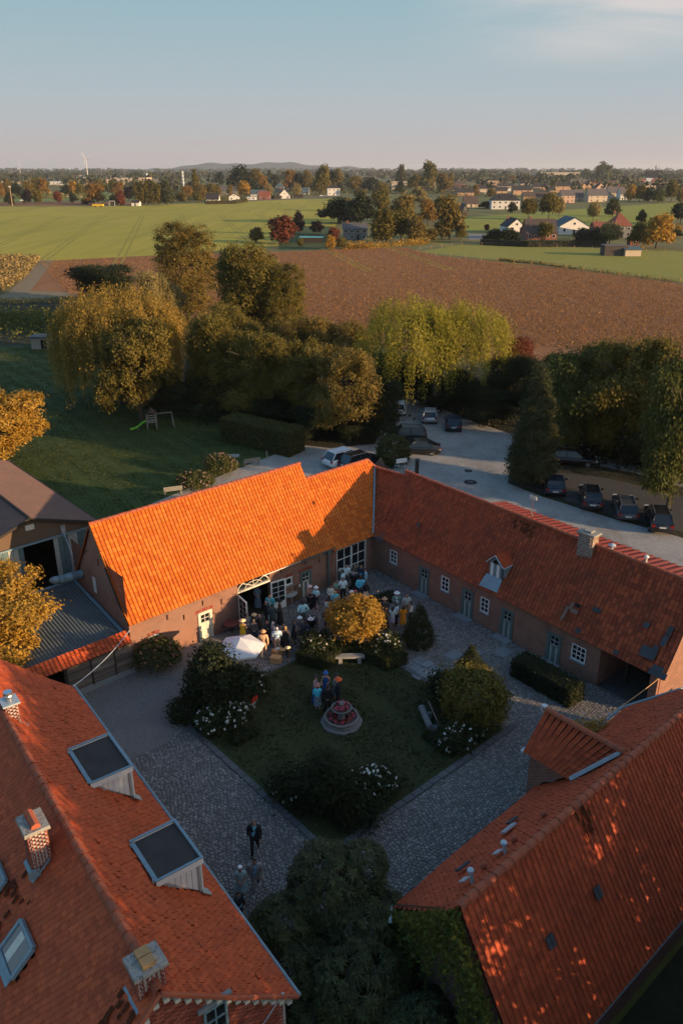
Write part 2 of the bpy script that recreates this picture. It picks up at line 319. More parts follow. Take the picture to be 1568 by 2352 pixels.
# ---- courtyard
GU0, GU1, GV0, GV1 = 16.75, 28.75, -31.85, -19.65     # garden square
m_joint = mat('paving_joint', (.115, .108, .098), .95, noise=(7, .5, (.085, .085, .08)), bump=(20, .6, .03))
yard = sheet('courtyard_paving', [W(9, -37.6), W(36.6, -37.6), W(36.2, -13), W(9, -13)], .018, m_joint)
m_court_gravel = mat('court_gravel', (.20, .185, .17), .95, noise=[(10, .75, (.09, .085, .08)), (26, .6, (.3, .29, .28), .55), (.5, .4, (.12, .115, .11))], bump=(24, 1.0, .06))
GRAV = [(10.5, -37.4), (23.2, -37.4), (23.0, -34.6), (20.0, -33.2), (16.6, -32.2), (15.4, -30.4), (11.2, -30.6), (10.5, -31)]
sheet('gravel_court', [W(u, v) for u, v in GRAV], .03, m_court_gravel)
m_glawn = mat('garden_turf', (.034, .042, .013), .95, noise=[(.6, .7, (.042, .056, .016)), (1.3, .6, (.075, .068, .038), .57), (4, .5, (.016, .026, .008), .5), (.25, .5, (.05, .048, .022), .52)], bump=(10, .9, .06))
sheet('garden_lawn', [W(GU0, GV0), W(GU1, GV0), W(GU1, GV1), W(GU0, GV1)], .05, m_glawn)
def in_poly(x, y, poly):
    r = np.zeros(len(x), bool); n = len(poly)
    for i in range(n):
        (x1, y1), (x2, y2) = poly[i], poly[(i+1) % n]
        with np.errstate(divide='ignore', invalid='ignore'):
            r ^= ((y1 > y) != (y2 > y)) & (x < (x2-x1)*(y-y1)/(y2-y1+1e-12)+x1)
    return r
# cobbles: rows along the b axis, each stone its own block
m_cob = mat('cobble', (.17, .16, .147), .85, col2=(.25, .232, .21), var=.3, noise=[(2.5, .5, (.12, .085, .075), .5), (.6, .4, (.1, .085, .08), .5), (18, .4, (.2, .2, .195), .58)])
cu, cv = .185, .155; us = np.arange(9.6, 36.4, cu); vs = np.arange(-37.4, -13.2, cv)
UU, VV = np.meshgrid(us, vs); UU = UU+(np.arange(len(vs)) % 2)[:, None]*cu/2; UU, VV = UU.ravel(), VV.ravel()
UU = UU+RNG.normal(0, .02, len(UU))+.09*np.sin(VV*2.1)+.05*np.sin(VV*5.3+UU); VV = VV+RNG.normal(0, .016, len(VV))+.12*np.sin(UU*.9)+.05*np.sin(UU*2.7+1)
keep = ~((UU > GU0-.34) & (UU < GU1+.34) & (VV > GV0-.34) & (VV < GV1+.34)) & ~in_poly(UU, VV, GRAV) & (UU > 9.9)
keep &= UU < 36.45-.036*(VV+37)-.1
UU, VV = UU[keep], VV[keep]; N = len(UU); worn = (UU > 29.3) & (VV < -17)
hh = np.where(worn, .008, .012)+RNG.random(N)*np.where(worn, .006, .016); sx = cu*(.40+.07*RNG.random(N)); sy = cv*(.39+.08*RNG.random(N)); rr = RNG.random(N)
def cob_verts(sx, sy, h): return np.array([(-sx, -sy, -.02), (sx, -sy, -.02), (sx, sy, -.02), (-sx, sy, -.02), (-sx*.8, -sy*.8, h), (sx*.82, -sy*.78, h), (sx*.78, sy*.82, h), (-sx*.8, sy*.8, h)])
COBF = np.array([(4, 5, 6, 7), (0, 1, 5, 4), (1, 2, 6, 5), (2, 3, 7, 6), (3, 0, 4, 7)])
cen = A_[None]*UU[:, None]+B_[None]*VV[:, None]; cen[:, 2] = .022
order = np.argsort(np.linalg.norm(cen-np.array([0, 0, CAM_H]), axis=1)+np.where((UU < 16.2) & (UU > 11.2) & (VV < -19), 0, 60)); big = order[:300]; rest = order[300:]
base = np.stack([np.stack([-sx, -sy, 0*sx-.02], 1), np.stack([sx, -sy, 0*sx-.02], 1), np.stack([sx, sy, 0*sx-.02], 1), np.stack([-sx, sy, 0*sx-.02], 1),
                 np.stack([-sx*.8, -sy*.8, hh], 1), np.stack([sx*.82, -sy*.78, hh*.9], 1), np.stack([sx*.78, sy*.82, hh], 1), np.stack([-sx*.8, sy*.8, hh*1.1], 1)], 1)
rotm = np.array([A_, B_, [0, 0, 1.]])
allv = base@rotm+cen[:, None, :]
o = link('cobblestones', np_mesh('cobblestones', allv[rest].reshape(-1, 3), (COBF[None]+(np.arange(len(rest))*8)[:, None, None]).reshape(-1, 4), m_cob, np.repeat(rr[rest], 5)), yard); o['kind'] = 'stuff'
cobs = [np_mesh('cobblestone', cob_verts(cu*.43, cv*.43, .02+.004*k)@rotm, COBF, m_cob, np.full(5, (k+.5)/6)) for k in range(6)]
for i in big: link('cobblestone', cobs[int(rr[i]*6) % 6], yard, cen[i])
# kerb of long stones round the garden square
kerb = tag(link('garden_kerb', MB().box(W((GU0+GU1)/2, GV0-.17, .02), (GU1-GU0+.68, .34, .04), (A_, B_, (0, 0, 1))).box(W((GU0+GU1)/2, GV1+.17, .02), (GU1-GU0+.68, .34, .04), (A_, B_, (0, 0, 1)))
    .box(W(GU0-.17, (GV0+GV1)/2, .02), (.34, GV1-GV0, .04), (A_, B_, (0, 0, 1))).box(W(GU1+.17, (GV0+GV1)/2, .02), (.34, GV1-GV0, .04), (A_, B_, (0, 0, 1))).mesh('garden_kerb', m_joint)), kind='structure')
m_kerb = mat('kerb_stone', (.085, .088, .09), .85, col2=(.13, .135, .135), var=.2, noise=(4, .5, (.06, .06, .06)))
def kerb_me(L, k): return MB().box((0, 0, 0), (L*.965, .31, .09), (A_, B_, (0, 0, 1)), (k+.5)/4, .96).mesh('kerb_stone', m_kerb)
def kerb_mev(L, k): return MB().box((0, 0, 0), (.31, L*.965, .09), (A_, B_, (0, 0, 1)), (k+.5)/4, .96).mesh('kerb_stone', m_kerb)
KA, KB = [kerb_me(.6, k) for k in range(4)], [kerb_mev(.6, k) for k in range(4)]
for i in range(int((GU1-GU0+.6)/.6)+1):
    for vv in (GV0-.17, GV1+.17): link('kerb_stone', random.choice(KA), kerb, W(GU0-.1+i*.6, vv, .045+random.random()*.012))
for i in range(int((GV1-GV0)/.6)):
    for uu in (GU0-.17, GU1+.17): link('kerb_stone', random.choice(KB), kerb, W(uu, GV0+.4+i*.6, .045+random.random()*.012))

# ================================================================ building helpers
UP = np.array([0, 0, 1.0])
def wall(mb, o, d, n, L, zt, openings=(), depth=.22, z0=0.0, r=.5):
    """wall face from o along d with real openings and reveals; zt = top height or function of s"""
    o, d, n = (np.asarray(x, float) for x in (o, d, n)); top = zt if callable(zt) else (lambda s: zt)
    S = sorted({0.0, L, *[x for q in openings for x in q[:2]], *([L*k/8 for k in range(9)] if callable(zt) else [])})
    Z = sorted({z0, *[x for q in openings for x in q[2:4]]})
    pt = lambda s, z, k=0.0: o+d*s+UP*z-n*k
    for s0, s1 in zip(S[:-1], S[1:]):
        if s1-s0 < 1e-6: continue
        zz = Z+[None]
        for a, b in zip(zz[:-1], zz[1:]):
            if b is not None and any(q[0] < (s0+s1)/2 < q[1] and q[2] < (a+b)/2 < q[3] for q in openings): continue
            mb.quad(pt(s0, a), pt(s1, a), pt(s1, top(s1) if b is None else b), pt(s0, top(s0) if b is None else b), r)
    for (s0, s1, a, b) in [q[:4] for q in openings]:
        mb.quad(pt(s0, a), pt(s0, a, depth), pt(s0, b, depth), pt(s0, b), r); mb.quad(pt(s1, a), pt(s1, b), pt(s1, b, depth), pt(s1, a, depth), r)
        mb.quad(pt(s0, b), pt(s0, b, depth), pt(s1, b, depth), pt(s1, b), r); mb.quad(pt(s0, a), pt(s1, a), pt(s1, a, depth), pt(s0, a, depth), r)
    return mb
def window(root, o, d, n, w, h, nx, ny, fm, name='window', fr=.07, bar=.035, inset=.06, sill=False, label=None):
    """frame with glazing bars (part) and panes (sub-parts); o = lower left corner on the wall face"""
    o, d, n = (np.asarray(x, float) for x in (o, d, n)); ax = (d, n, UP); b = MB(); c = lambda s, z, k=0.0: o+d*s+UP*z-n*(inset+k)
    for s0, s1, z0, z1 in ((0, w, 0, fr), (0, w, h-fr, h), (0, fr, fr, h-fr), (w-fr, w, fr, h-fr)): b.box(c((s0+s1)/2, (z0+z1)/2), (s1-s0, .07, z1-z0), ax)
    xs = [fr+(w-2*fr)*i/nx for i in range(nx+1)]; zs = [fr+(h-2*fr)*j/ny for j in range(ny+1)]
    for x in xs[1:-1]: b.box(c(x, h/2), (bar, .045, h-2*fr), ax)
    for z in zs[1:-1]:
        for x0, x1 in zip(xs[:-1], xs[1:]): b.box(c((x0+x1)/2, z), (x1-x0-bar, .044, bar), ax)
    f = b.build(name, fm, root, label=label)
    for i in range(nx):
        for j in range(ny): MB().box(c((xs[i]+xs[i+1])/2, (zs[j]+zs[j+1])/2, .02), (xs[i+1]-xs[i]-bar, .012, zs[j+1]-zs[j]-bar), ax).build('pane', M['glass'], f)
    if sill: MB().box(o+d*w/2+UP*(-.04)+n*.03, (w+.16, .16, .07), ax).build('sill', M['slab'], f)
    return f
def plank_door(root, o, d, n, w, h, frame_m, board_a, board_b, glz=(2, 2), label=None):
    """stable door: thick frame, four-pane light above two pale and one dark board"""
    o, d, n = (np.asarray(x, float) for x in (o, d, n)); ax = (d, n, UP); fr = .17; c = lambda s, z, k=0.0: o+d*s+UP*z+n*k
    f = MB().box(c(fr/2, h/2, .01), (fr, .1, h), ax).box(c(w-fr/2, h/2, .01), (fr, .1, h), ax).box(c(w/2, h-fr/2, .01), (w-2*fr, .1, fr), ax).build('door_frame', frame_m, root)
    iw = w-2*fr; zl = h*.60
    lf = MB().box(c(w/2, zl/2, -.06), (iw, .05, zl), ax).build('door', board_b, root, label=label)
    for k in (0, 2): MB().box(c(fr+iw*(k+.5)/3, zl/2-.02, -.026), (iw/3.4, .02, zl-.1), ax).build('board', board_a, lf)
    window(root, o+d*fr+UP*zl-n*.0, d, n, iw, h-fr-zl, glz[0], glz[1], board_a, 'door_light', .04, .035, .03)
    MB().ball(c(fr+iw*.9, zl*.62, -.01), .03).build('handle', M['ironblack'], lf)
    return f

# ---------------- tiled roofs
PAN = np.array([(-.46, .12), (-.34, .22), (-.2, .12), (-.03, .03), (.2, .02), (.38, .06), (.47, .13)])
def tile_shape(kind):
    if kind == 'pan':
        n = len(PAN); V = [(x, .03, z+.12) for x, z in PAN]+[(x, .99, z+.01) for x, z in PAN]+[(x, .03, z-.06) for x, z in PAN]
        F = [(i, i+1, n+i+1, n+i) for i in range(n-1)]+[(2*n+i, 2*n+i+1, i+1, i) for i in range(n-1)]+[(2*n, 0, n, n), ]
        F[-1] = (2*n, 0, n, 2*n)
        return np.array(V), np.array([f for f in F[:-1]])
    V = [(-.465, .04, .12), (.465, .04, .12), (.465, .99, .02), (-.465, .99, .02), (-.465, .04, -.08), (.465, .04, -.08), (.465, .99, -.08), (-.465, .99, -.08)]
    return np.array(V), np.array([(0, 1, 2, 3), (4, 5, 1, 0), (5, 6, 2, 1), (7, 4, 0, 3)])
class Roof:
    """a building's tile batches: the 300 tiles nearest the viewpoint are single objects, the rest one part per slope"""
    def __init__(s, root): s.root = root; s.b = []
    def slope(s, E0, E1, R0, R1, w, ex, m, kind='pan', sag=0.0, mask=None, jit=.012, seed=0, name='roof', wave=0.0, odd=None, over=.0):
        E0, E1, R0, R1 = (np.asarray(x, float) for x in (E0, E1, R0, R1)); rng = np.random.default_rng(seed+5)
        L = (np.linalg.norm(E1-E0)+np.linalg.norm(R1-R0))/2; T = (np.linalg.norm(R0-E0)+np.linalg.norm(R1-E1))/2
        nrm = np.cross(E1-E0, R0-E0); nrm /= np.linalg.norm(nrm)
        if nrm[2] < 0: nrm = -nrm
        def S(a, t):
            a = np.asarray(a)[..., None]; t = np.asarray(t)[..., None]
            return (E0*(1-a)+E1*a)*(1-t)+(R0*(1-a)+R1*a)*t-nrm*(sag*4*t*(1-t)+wave*np.sin(a*9.1+t*3+seed)*np.sin(t*5+a*4))
        nc, nr = max(2, round(L/w)), max(2, round(T/ex)); ga, gt = np.meshgrid(np.linspace(0, 1, nc//2+2), np.linspace(0, 1, 13))
        V = (S(ga, gt)-nrm*.05).reshape(-1, 3); k = ga.shape[1]; F = []
        cen = S((ga[:-1, :-1]+ga[1:, 1:])/2, (gt[:-1, :-1]+gt[1:, 1:])/2).reshape(-1, 3); ok = np.ones(len(cen), bool) if mask is None else mask(cen)
        F = np.array([(j*k+i, j*k+i+1, (j+1)*k+i+1, (j+1)*k+i) for j in range(ga.shape[0]-1) for i in range(k-1)])[ok]
        sheet_ = link(name, np_mesh(name, V-world_origin(s.root), F, M['tile_gap_shade'], np.full(len(F), .3)), s.root)
        aa, tt = np.meshgrid((np.arange(nc)+.5)/nc, np.arange(nr)/nr)
        if kind == 'flat': aa = np.clip(aa+(np.arange(nr) % 2)[:, None]*.5/nc, 0, 1-.5/nc)
        aa, tt = aa.ravel(), tt.ravel(); C = S(aa, tt)
        if mask is not None: q = mask(S(aa, tt+.5/nr)); aa, tt, C = aa[q], tt[q], C[q]
        X = S(aa+.01, tt)-S(aa-.01, tt); X /= np.linalg.norm(X, axis=1)[:, None]; Y = S(aa, tt+.02)-S(aa, tt-.02); Y /= np.linalg.norm(Y, axis=1)[:, None]
        if np.dot(np.cross(X[0], Y[0]), nrm) < 0: X = -X
        Z = np.cross(X, Y); ww, ll = L/nc, T/nr
        n = len(C); Xj = X+Y*rng.normal(0, jit*1.2, n)[:, None]; Zl = rng.normal(0, jit, n); Yj = Y-Z*(np.abs(rng.normal(0, jit*1.6, n))[:, None])
        C = C+Z*np.abs(Zl)[:, None]*.5
        rnd = rng.random(n); 
        if odd is not None: rnd = odd(C, rnd, rng)
        s.b.append((sheet_, C, Xj*ww, Yj*ll, Z*ww, kind, m, rnd)); return sheet_
    def finish(s, limit=300):
        C = np.concatenate([b[1] for b in s.b]); idx = np.concatenate([np.full(len(b[1]), i) for i, b in enumerate(s.b)]); loc = np.concatenate([np.arange(len(b[1])) for b in s.b])
        D = np.linalg.norm(C-np.array([0, 0, CAM_H]), axis=1)
        Zs = np.concatenate([b[4] for b in s.b]); face = np.einsum('ij,ij->i', Zs, np.array([0, 0, CAM_H])-C) > 0
        inview = np.abs(C[:, 0])/np.maximum(1, C[:, 1]*CP+(CAM_H-C[:, 2])*SP) < .42
        pv = (C[:, 1]*SP+(C[:, 2]-CAM_H)*CP)/np.maximum(1, C[:, 1]*CP+(CAM_H-C[:, 2])*SP); inview &= np.abs(pv) < .63
        D = D+np.where(face & inview, 0, 1e4); near = np.zeros(len(D), bool); near[np.argsort(D)[:limit]] = True
        for i, (par, C, X, Y, Z, kind, m, rnd) in enumerate(s.b):
            TV, TF = tile_shape(kind); q = near[idx == i]; far = ~q; off = world_origin(par)
            if far.any():
                V = C[far][:, None]+TV[None, :, 0, None]*X[far][:, None]+TV[None, :, 1, None]*Y[far][:, None]+TV[None, :, 2, None]*Z[far][:, None]-off
                F = (TF[None]+(np.arange(far.sum())*len(TV))[:, None, None]).reshape(-1, TF.shape[1])
                o = link('tiles', np_mesh('tiles', V.reshape(-1, 3), F, m, np.repeat(rnd[far], len(TF))), par); o['kind'] = 'stuff'
            key = [np_mesh('tile', TV, TF, m, np.full(len(TF), (k+.5)/7)) for k in range(7)] if q.any() else None
            for j in np.nonzero(q)[0]:
                o = bpy.data.objects.new('tile', key[int(rnd[j]*6.99)]); COL.objects.link(o); o.parent = par
                mt = np.eye(4); mt[:3, 0], mt[:3, 1], mt[:3, 2], mt[:3, 3] = X[j], Y[j], Z[j], C[j]-off; o.matrix_local = Matrix(mt.tolist())
def ridge_tiles(par, p0, p1, rad=.13, ln=.36, m=None, seed=0, shade=None):
    p0, p1 = np.asarray(p0, float), np.asarray(p1, float); d = p1-p0; L = np.linalg.norm(d); d /= L; side = np.cross(d, UP); side /= np.linalg.norm(side); up = np.cross(side, d)
    n = max(2, round(L/ln)); l = L/n; ang = [math.pi*k/6 for k in range(7)]; rng = random.Random(seed); off = world_origin(par); mes = []
    for k in range(4):
        V = [side*math.cos(a)*rad*q+up*(math.sin(a)*rad*q-.03)+d*x for x, q in ((0, 1.1), (l*.16, 1.1), (l*.161, .96), (l*1.03, .92)) for a in ang]
        F = [(i*7+j, i*7+j+1, (i+1)*7+j+1, (i+1)*7+j) for i in range(3) for j in range(6)]
        mes.append(np_mesh('ridge_tile', np.array(V), np.array(F), m or M['ridge'], np.full(len(F), (k+.5)/4)))
    for i in range(n): link('ridge_tile', rng.choice(mes), par, p0+d*l*i+up*rng.uniform(-.006, .012)-off)
def brick_stack(root, c, sx, sy, z0, z1, ax, cap, name='chimney', mort=None, pm=None, bw=.21, bh=.062, jt=.011, faces=(1, 1, 1, 1), cap_h=.1, cap_over=.07, cap_m=None):
    """chimney of single bricks round a mortar core; z0 may be below the roof"""
    c = np.asarray(c, float); X, Y, _ = ax; core = MB().box(c+UP*((z0+z1)/2), (sx-.02, sy-.02, z1-z0), ax).build(name, mort or M['mortar'], root)
    mes = {}
    def bm(l, w, h, k):
        key = (round(l, 3), round(w, 3), k)
        if key not in mes: mes[key] = MB().box((0, 0, 0), (l, w, h), ax, (k+.5)/5).mesh('brick', pm or M['brick_piece'])
        return mes[key]
    off = world_origin(core); rows = int((z1-z0)/(bh+jt)); cnt = 0
    for r in range(rows):
        z = z0+(r+.5)*(z1-z0)/rows
        for fi, (L, dv, nv, hd) in enumerate(((sx, X, -np.asarray(Y), sy/2), (sx, X, np.asarray(Y), sy/2), (sy, Y, -np.asarray(X), sx/2), (sy, Y, np.asarray(X), sx/2))):
            if not faces[fi]: continue
            n = max(1, round(L/(bw+jt))); l = L/n; s = -L/2; ofs = l/2 if r % 2 else 0; edges = [-L/2]
            x = -L/2+(ofs if ofs else l)
            while x < L/2-.02: edges.append(x); x += l
            edges.append(L/2)
            for e0, e1 in zip(edges[:-1], edges[1:]):
                o = link('brick', bm(e1-e0-jt, .03, bh, random.randrange(5)), core, c+np.asarray(dv)*((e0+e1)/2)+np.asarray(nv)*(hd-.006+random.random()*.004)+UP*z-off); cnt += 1
    if cap: MB().box(c+UP*(z1+cap_h/2), (sx+2*cap_over, sy+2*cap_over, cap_h), ax, None, .97).build('cap', cap_m or M['lichen'], core)
    return core
def gutter(root, p0, p1, r=.06, m=None): return MB().tube([p0, p1], r, 7).build('gutter', m or M['lead'], root)
AXY = (A_, B_, UP)
# ================================================================ north barn (long bright roof) and its lower link
barn = thing('brick_barn', 'long brick barn with bright orange pantile roof behind the party', 'barn', W(17, -37.5))
AV = -37.5; dA, nA = A_, B_
opA = [(4.5, 5.5, 0, 1.98), (1.12, 1.78, 1.38, 1.74), (7.5, 10.0, 0, 2.95), (11.26, 11.84, 1.45, 2.02), (12.55, 13.5, 0, 2.0),
       (2.4, 2.5, 2.35, 2.72), (4.86, 4.96, 2.4, 2.75), (6.2, 6.3, 1.95, 2.35), (3.5, 3.6, 1.92, 2.28), (12.95, 13.05, 2.5, 2.9), (14.2, 14.3, 2.15, 2.5), (10.9, 11, 2.6, 2.9)]
mb = wall(MB(), W(17, AV), dA, nA, 15.3, 3.22, opA)
gz = lambda s: 3.2+(5.0*s/3.4 if s <= 3.4 else 5.0*(6.8-s)/3.4)
wall(mb, W(17, -44.3), B_, -A_, 6.8, gz, [(2.55, 2.95, 3.45, 4.5), (3.6, 3.85, 5.6, 6.1)])
wall(mb, W(32.3, -44.3), B_, A_, 6.8, gz); mb.quad(W(32.3, -44.3), W(17, -44.3), W(17, -44.3, 3.2), W(32.3, -44.3, 3.2))
mb.build('wall', M['brick'], barn)
fl = MB().box(W(24.6, -40.9, .02), (14.6, 6.2, .05), AXY).box(W(24.6, -40.9, 3.0), (14.6, 6.0, .06), AXY).build('floor', M['darkwood'], barn)
# openings of the barn front
plank_door(barn, W(21.5, AV), dA, nA, 1.0, 1.98, M['cream'], M['cream'], M['cream'], label='pale cream stable door')
window(barn, W(18.12, AV, 1.38), dA, nA, .66, .36, 1, 1, M['white'], fr=.09, inset=-.01)
window(barn, W(28.26, AV, 1.45), dA, nA, .58, .57, 1, 1, M['white'], fr=.08, inset=0, sill=True)
plank_door(barn, W(29.55, AV), dA, nA, .95, 2.0, M['green'], M['cream'], M['green'], label='grey green stable door')
window(barn, W(17, -41.75, 3.45), B_, -A_, .4, 1.05, 2, 3, M['white'], inset=.03)
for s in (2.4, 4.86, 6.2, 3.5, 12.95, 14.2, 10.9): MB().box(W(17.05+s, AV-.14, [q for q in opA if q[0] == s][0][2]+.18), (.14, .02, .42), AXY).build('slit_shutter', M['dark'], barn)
# arched carriage opening: fanlight with spokes, beam, two glazed leaves swung out
fan = MB(); cx, cz, rx, rz = 8.75, 2.34, 1.2, .62
arc = [W(17+cx+rx*math.cos(t), AV-.05, cz+.06+rz*math.sin(t)) for t in np.linspace(0, math.pi, 15)]
fan.tube(arc, .045, 5)
for t in (math.pi*.25, math.pi*.5, math.pi*.75): fan.tube([W(17+cx, AV-.05, cz+.06), W(17+cx+rx*.97*math.cos(t), AV-.05, cz+.06+rz*.97*math.sin(t))], .028, 5)
fan.tube([W(17+cx+rx*.55*math.cos(t), AV-.05, cz+.06+rz*.55*math.sin(t)) for t in np.linspace(0, math.pi, 9)], .025, 5)
fan.box(W(17+cx, AV-.03, cz), (2.56, .16, .12), AXY); fw = fan.build('fanlight', M['cream'], barn)
MB().box(W(17+cx, AV-.12, cz+.3), (2.4, .012, .5), AXY).build('pane', M['glass'], fw)
def leaf(hinge, ang, w=1.12, h=2.2):
    d = np.array([math.cos(ang), math.sin(ang), 0]); n = np.cross(UP, d)
    f = window(barn, hinge+UP*.5, d, n, w, h-.5, 2, 4, M['white'], 'glazed_door', .1, .04, 0)
    MB().box(hinge+d*w/2+UP*.28, (w, .05, .44), (d, n, UP)).build('kick_panel', M['white'], f)
leaf(W(27.02, AV+.06), ANG_A-R(8)); leaf(W(24.5, AV+.06), ANG_A-R(98))
MB().box(W(29.3, AV+.05, .62), (.62, .05, 1.2), AXY).build('shutter_panel', mat('brown_board', (.14, .085, .055), .8, noise=(3, .4, (.1, .065, .045))), barn)
MB().box(W(29.42, AV+.085, 1.12), (.13, .012, .2), AXY).build('notice', M['white'], barn)
# brick arches above the openings
for s, z, w in ((4.98, 2.06, 1.3), (13.02, 2.1, 1.25), (1.45, 1.84, .8), (11.55, 2.12, .8)):
    arch = MB(); k = int(w/.085)
    for i in range(k):
        q = (i+.5)/k-.5; arch.box(W(17+s+q*w, AV+.008, z+.06*(1-4*q*q)), (.07, .03, .2), (A_, B_, UP), random.random())
    arch.build('brick_arch', M['brick_piece'], barn)
MB().tube([W(31.95, AV+.14, .05), W(31.95, AV+.14, 2.75)], .07, 7).box(W(31.95, AV+.15, 2.85), (.3, .26, .26), AXY).build('downpipe', M['green'], barn)
rf = Roof(barn)
def shA(C, rnd, rng): return np.where(rng.random(len(rnd)) < .1, .97, rnd*.8)
sl = rf.slope(W(16.88, -37.22, 3.08), W(32.42, -37.22, 3.08), W(16.88, -40.9, 8.2), W(32.42, -40.9, 8.2), .25, .29, M['tile_a'], 'pan', sag=.05, seed=1, odd=shA, wave=.02)
rf.slope(W(32.42, -44.55, 3.08), W(16.88, -44.55, 3.08), W(32.42, -40.92, 8.2), W(16.88, -40.92, 8.2), .25, .29, M['tile_a'], 'pan', sag=.05, seed=2)
rf.finish(); ridge_tiles(sl, W(16.86, -40.91, 8.24), W(32.44, -40.91, 8.24), .13, .38, seed=1)
MB().box(W(31.0, -37.2, 3.03), (3.0, .05, .08), AXY).build('eave_board', M['green'], barn); MB().box(W(28.0, -37.28, 3.0), (3.4, .04, .05), AXY).build('soffit_batten', M['white'], barn)
MB().tube([W(16.84, -37.3, 3.05), W(16.84, -40.9, 8.17)], .045, 4).build('verge_board', M['darkwood'], barn)
# ---- lower link with the big glazed screen
linkb = thing('brick_link', 'lower orange roofed brick link with a big grid window at the yard corner', 'building', W(34.4, -37.5))
mb = wall(MB(), W(32.32, AV), dA, nA, 4.2, 2.86, [(.5, 3.3, .14, 2.62)])
wall(mb, W(36.5, AV), B_, -A_, .01, 2.8)
mb.quad(W(40.2, -44.4), W(32.32, -44.4), W(32.32, -44.4, 2.8), W(40.2, -44.4, 2.8)); mb.poly([W(40.2, -44.4), W(40.2, -37.2), W(40.2, -37.2, 2.8), W(40.2, -40.8, 6.9), W(40.2, -44.4, 2.8)])
mb.build('wall', M['brick'], linkb)
MB().box(W(36, -40.9, .03), (7, 6.2, .05), AXY).box(W(36, -40.9, 2.75), (7, 6, .05), AXY).build('floor', M['darkwood'], linkb)
window(linkb, W(32.82, AV, .14), dA, nA, 2.8, 2.48, 4, 3, M['white'], 'grid_window', .07, .05, .05)
MB().box(W(34.2, AV-.02, 1.38), (.1, .1, 2.3), AXY).build('mullion', M['white'], linkb)
VT = np.array([38.95, -40.15]); VB = np.array([36.2, -37.3])          # valley between link and stable wing
def left_of_valley(C):
    u, v = C@A_, C@B_; return (u-VB[0])*(VT[1]-VB[1])-(v-VB[1])*(VT[0]-VB[0]) > -.02
rf = Roof(linkb)
def oddL(C, rnd, rng): return np.where(rng.random(len(rnd)) < .06, .97, rnd*.75)
sl = rf.slope(W(32.3, -37.25, 2.78), W(40.6, -37.25, 2.78), W(32.3, -40.62, 7.1), W(40.6, -40.62, 7.1), .25, .285, M['tile_a'], 'pan', sag=.06, seed=3, mask=lambda C: left_of_valley(C) & ((C@B_ > -40.15) | (C@A_ < 38.62+.7*(C@B_+40.62))), odd=oddL)
rf.slope(W(40.6, -44.3, 2.78), W(32.3, -44.3, 2.78), W(38.6, -40.66, 7.1), W(32.3, -40.66, 7.1), .25, .285, M['tile_a'], 'pan', seed=4)
rf.finish(); ridge_tiles(sl, W(32.4, -40.64, 7.12), W(38.62, -40.64, 7.12), .13, .38, seed=2); ridge_tiles(sl, W(38.62, -40.64, 7.12), W(39.15, -40.3, 6.5), .12, .34, seed=3)
# ================================================================ stable wing along the right of the yard
stab = thing('stable_wing', 'long brick stable wing with weathered red pantiles, four striped doors and a dormer', 'building', W(36.2, -26))
uB = lambda v: 36.45-.036*(v+37); dB = W(uB(-15), -15)-W(uB(-37), -37); dB /= np.linalg.norm(dB)
nB = np.cross(UP, dB); nB = nB if nB@A_ < 0 else -nB
oB = W(uB(-37.5), -37.5); sB = lambda v: (v+37.5)*np.linalg.norm(W(uB(-15), -15)-W(uB(-37), -37))/22
opB = [(sB(-35.8), sB(-35.1), 1.2, 2.2), (sB(-32.86), sB(-31.92), 0, 2.1), (sB(-30.78), sB(-30.08), 1.1, 2.16), (sB(-28.92), sB(-27.95), 0, 2.08), (sB(-27.33), sB(-26.64), 1.02, 2.06),
       (sB(-25.64), sB(-24.68), 0, 2.06), (sB(-22.12), sB(-21.14), 0, 2.0), (sB(-20.42), sB(-19.48), 1.0, 2.0)]
mb = wall(MB(), oB, dB, nB, sB(-18.6), 2.85, opB)
eB = oB+dB*sB(-18.6); mb.quad(eB, eB-nB*4.5, eB-nB*4.5+UP*2.8, eB+UP*2.8)
Bb = lambda v, z: W(uB(v)+6.6, v, z)
mb.quad(Bb(-15, 0), Bb(-37.4, 0), Bb(-37.4, 2.8), Bb(-15, 2.8))
pierB = oB+dB*sB(-15.35); mb.box(pierB-nB*.22+UP*1.2, (.45, .45, 2.4), (dB, nB, UP))
wall(mb, oB+dB*sB(-15.1)-nB*.2, -nB, dB, 6.2, lambda s: 2.6+(4.2*s/3.1 if s < 3.1 else 4.2*(6.2-s)/3.1), ())
mb.build('wall', M['brick'], stab)
MB().box(W(38.6, -27.5, 2.78), (4.2, 19, .06), AXY).build('loft_floor', M['darkwood'], stab)
for q in (opB[1], opB[3], opB[5], opB[6]):
    plank_door(stab, oB+dB*q[0], dB, nB, q[1]-q[0], q[3], M['green'], M['palebrd'], M['green'])
    MB().box(oB+dB*(q[0]+q[1])/2+nB*.32+UP*.06, (1.25, .55, .09), (dB, nB, UP)).build('doorstep', M['slab'], stab)
for q, nx in ((opB[0], 2), (opB[2], 2), (opB[4], 2), (opB[7], 3)): window(stab, oB+dB*q[0]+UP*q[2], dB, nB, q[1]-q[0], q[3]-q[2], nx, 3, M['white'], inset=0, fr=.06, sill=True)
MB().box(eB-nB*1.5+dB*.9+UP*1.25, (.16, .16, 2.5), (dB, nB, UP)).build('cart_post', M['darkwood'], stab)
mb = MB(); 
for q in opB[:8]: mb.box(oB+dB*(q[0]+q[1])/2+nB*.005+UP*(q[3]+.1), (q[1]-q[0]+.3, .03, .19), (dB, nB, UP))
mb.build('lintel_bricks', M['brick'], stab)
rf = Roof(stab); RUf = lambda v: 39.25-.042*(v+37); RU = 39.25
def eBv(v, z): return W(uB(v)-.28, v, z)
DORM = (-27.35, -25.75)
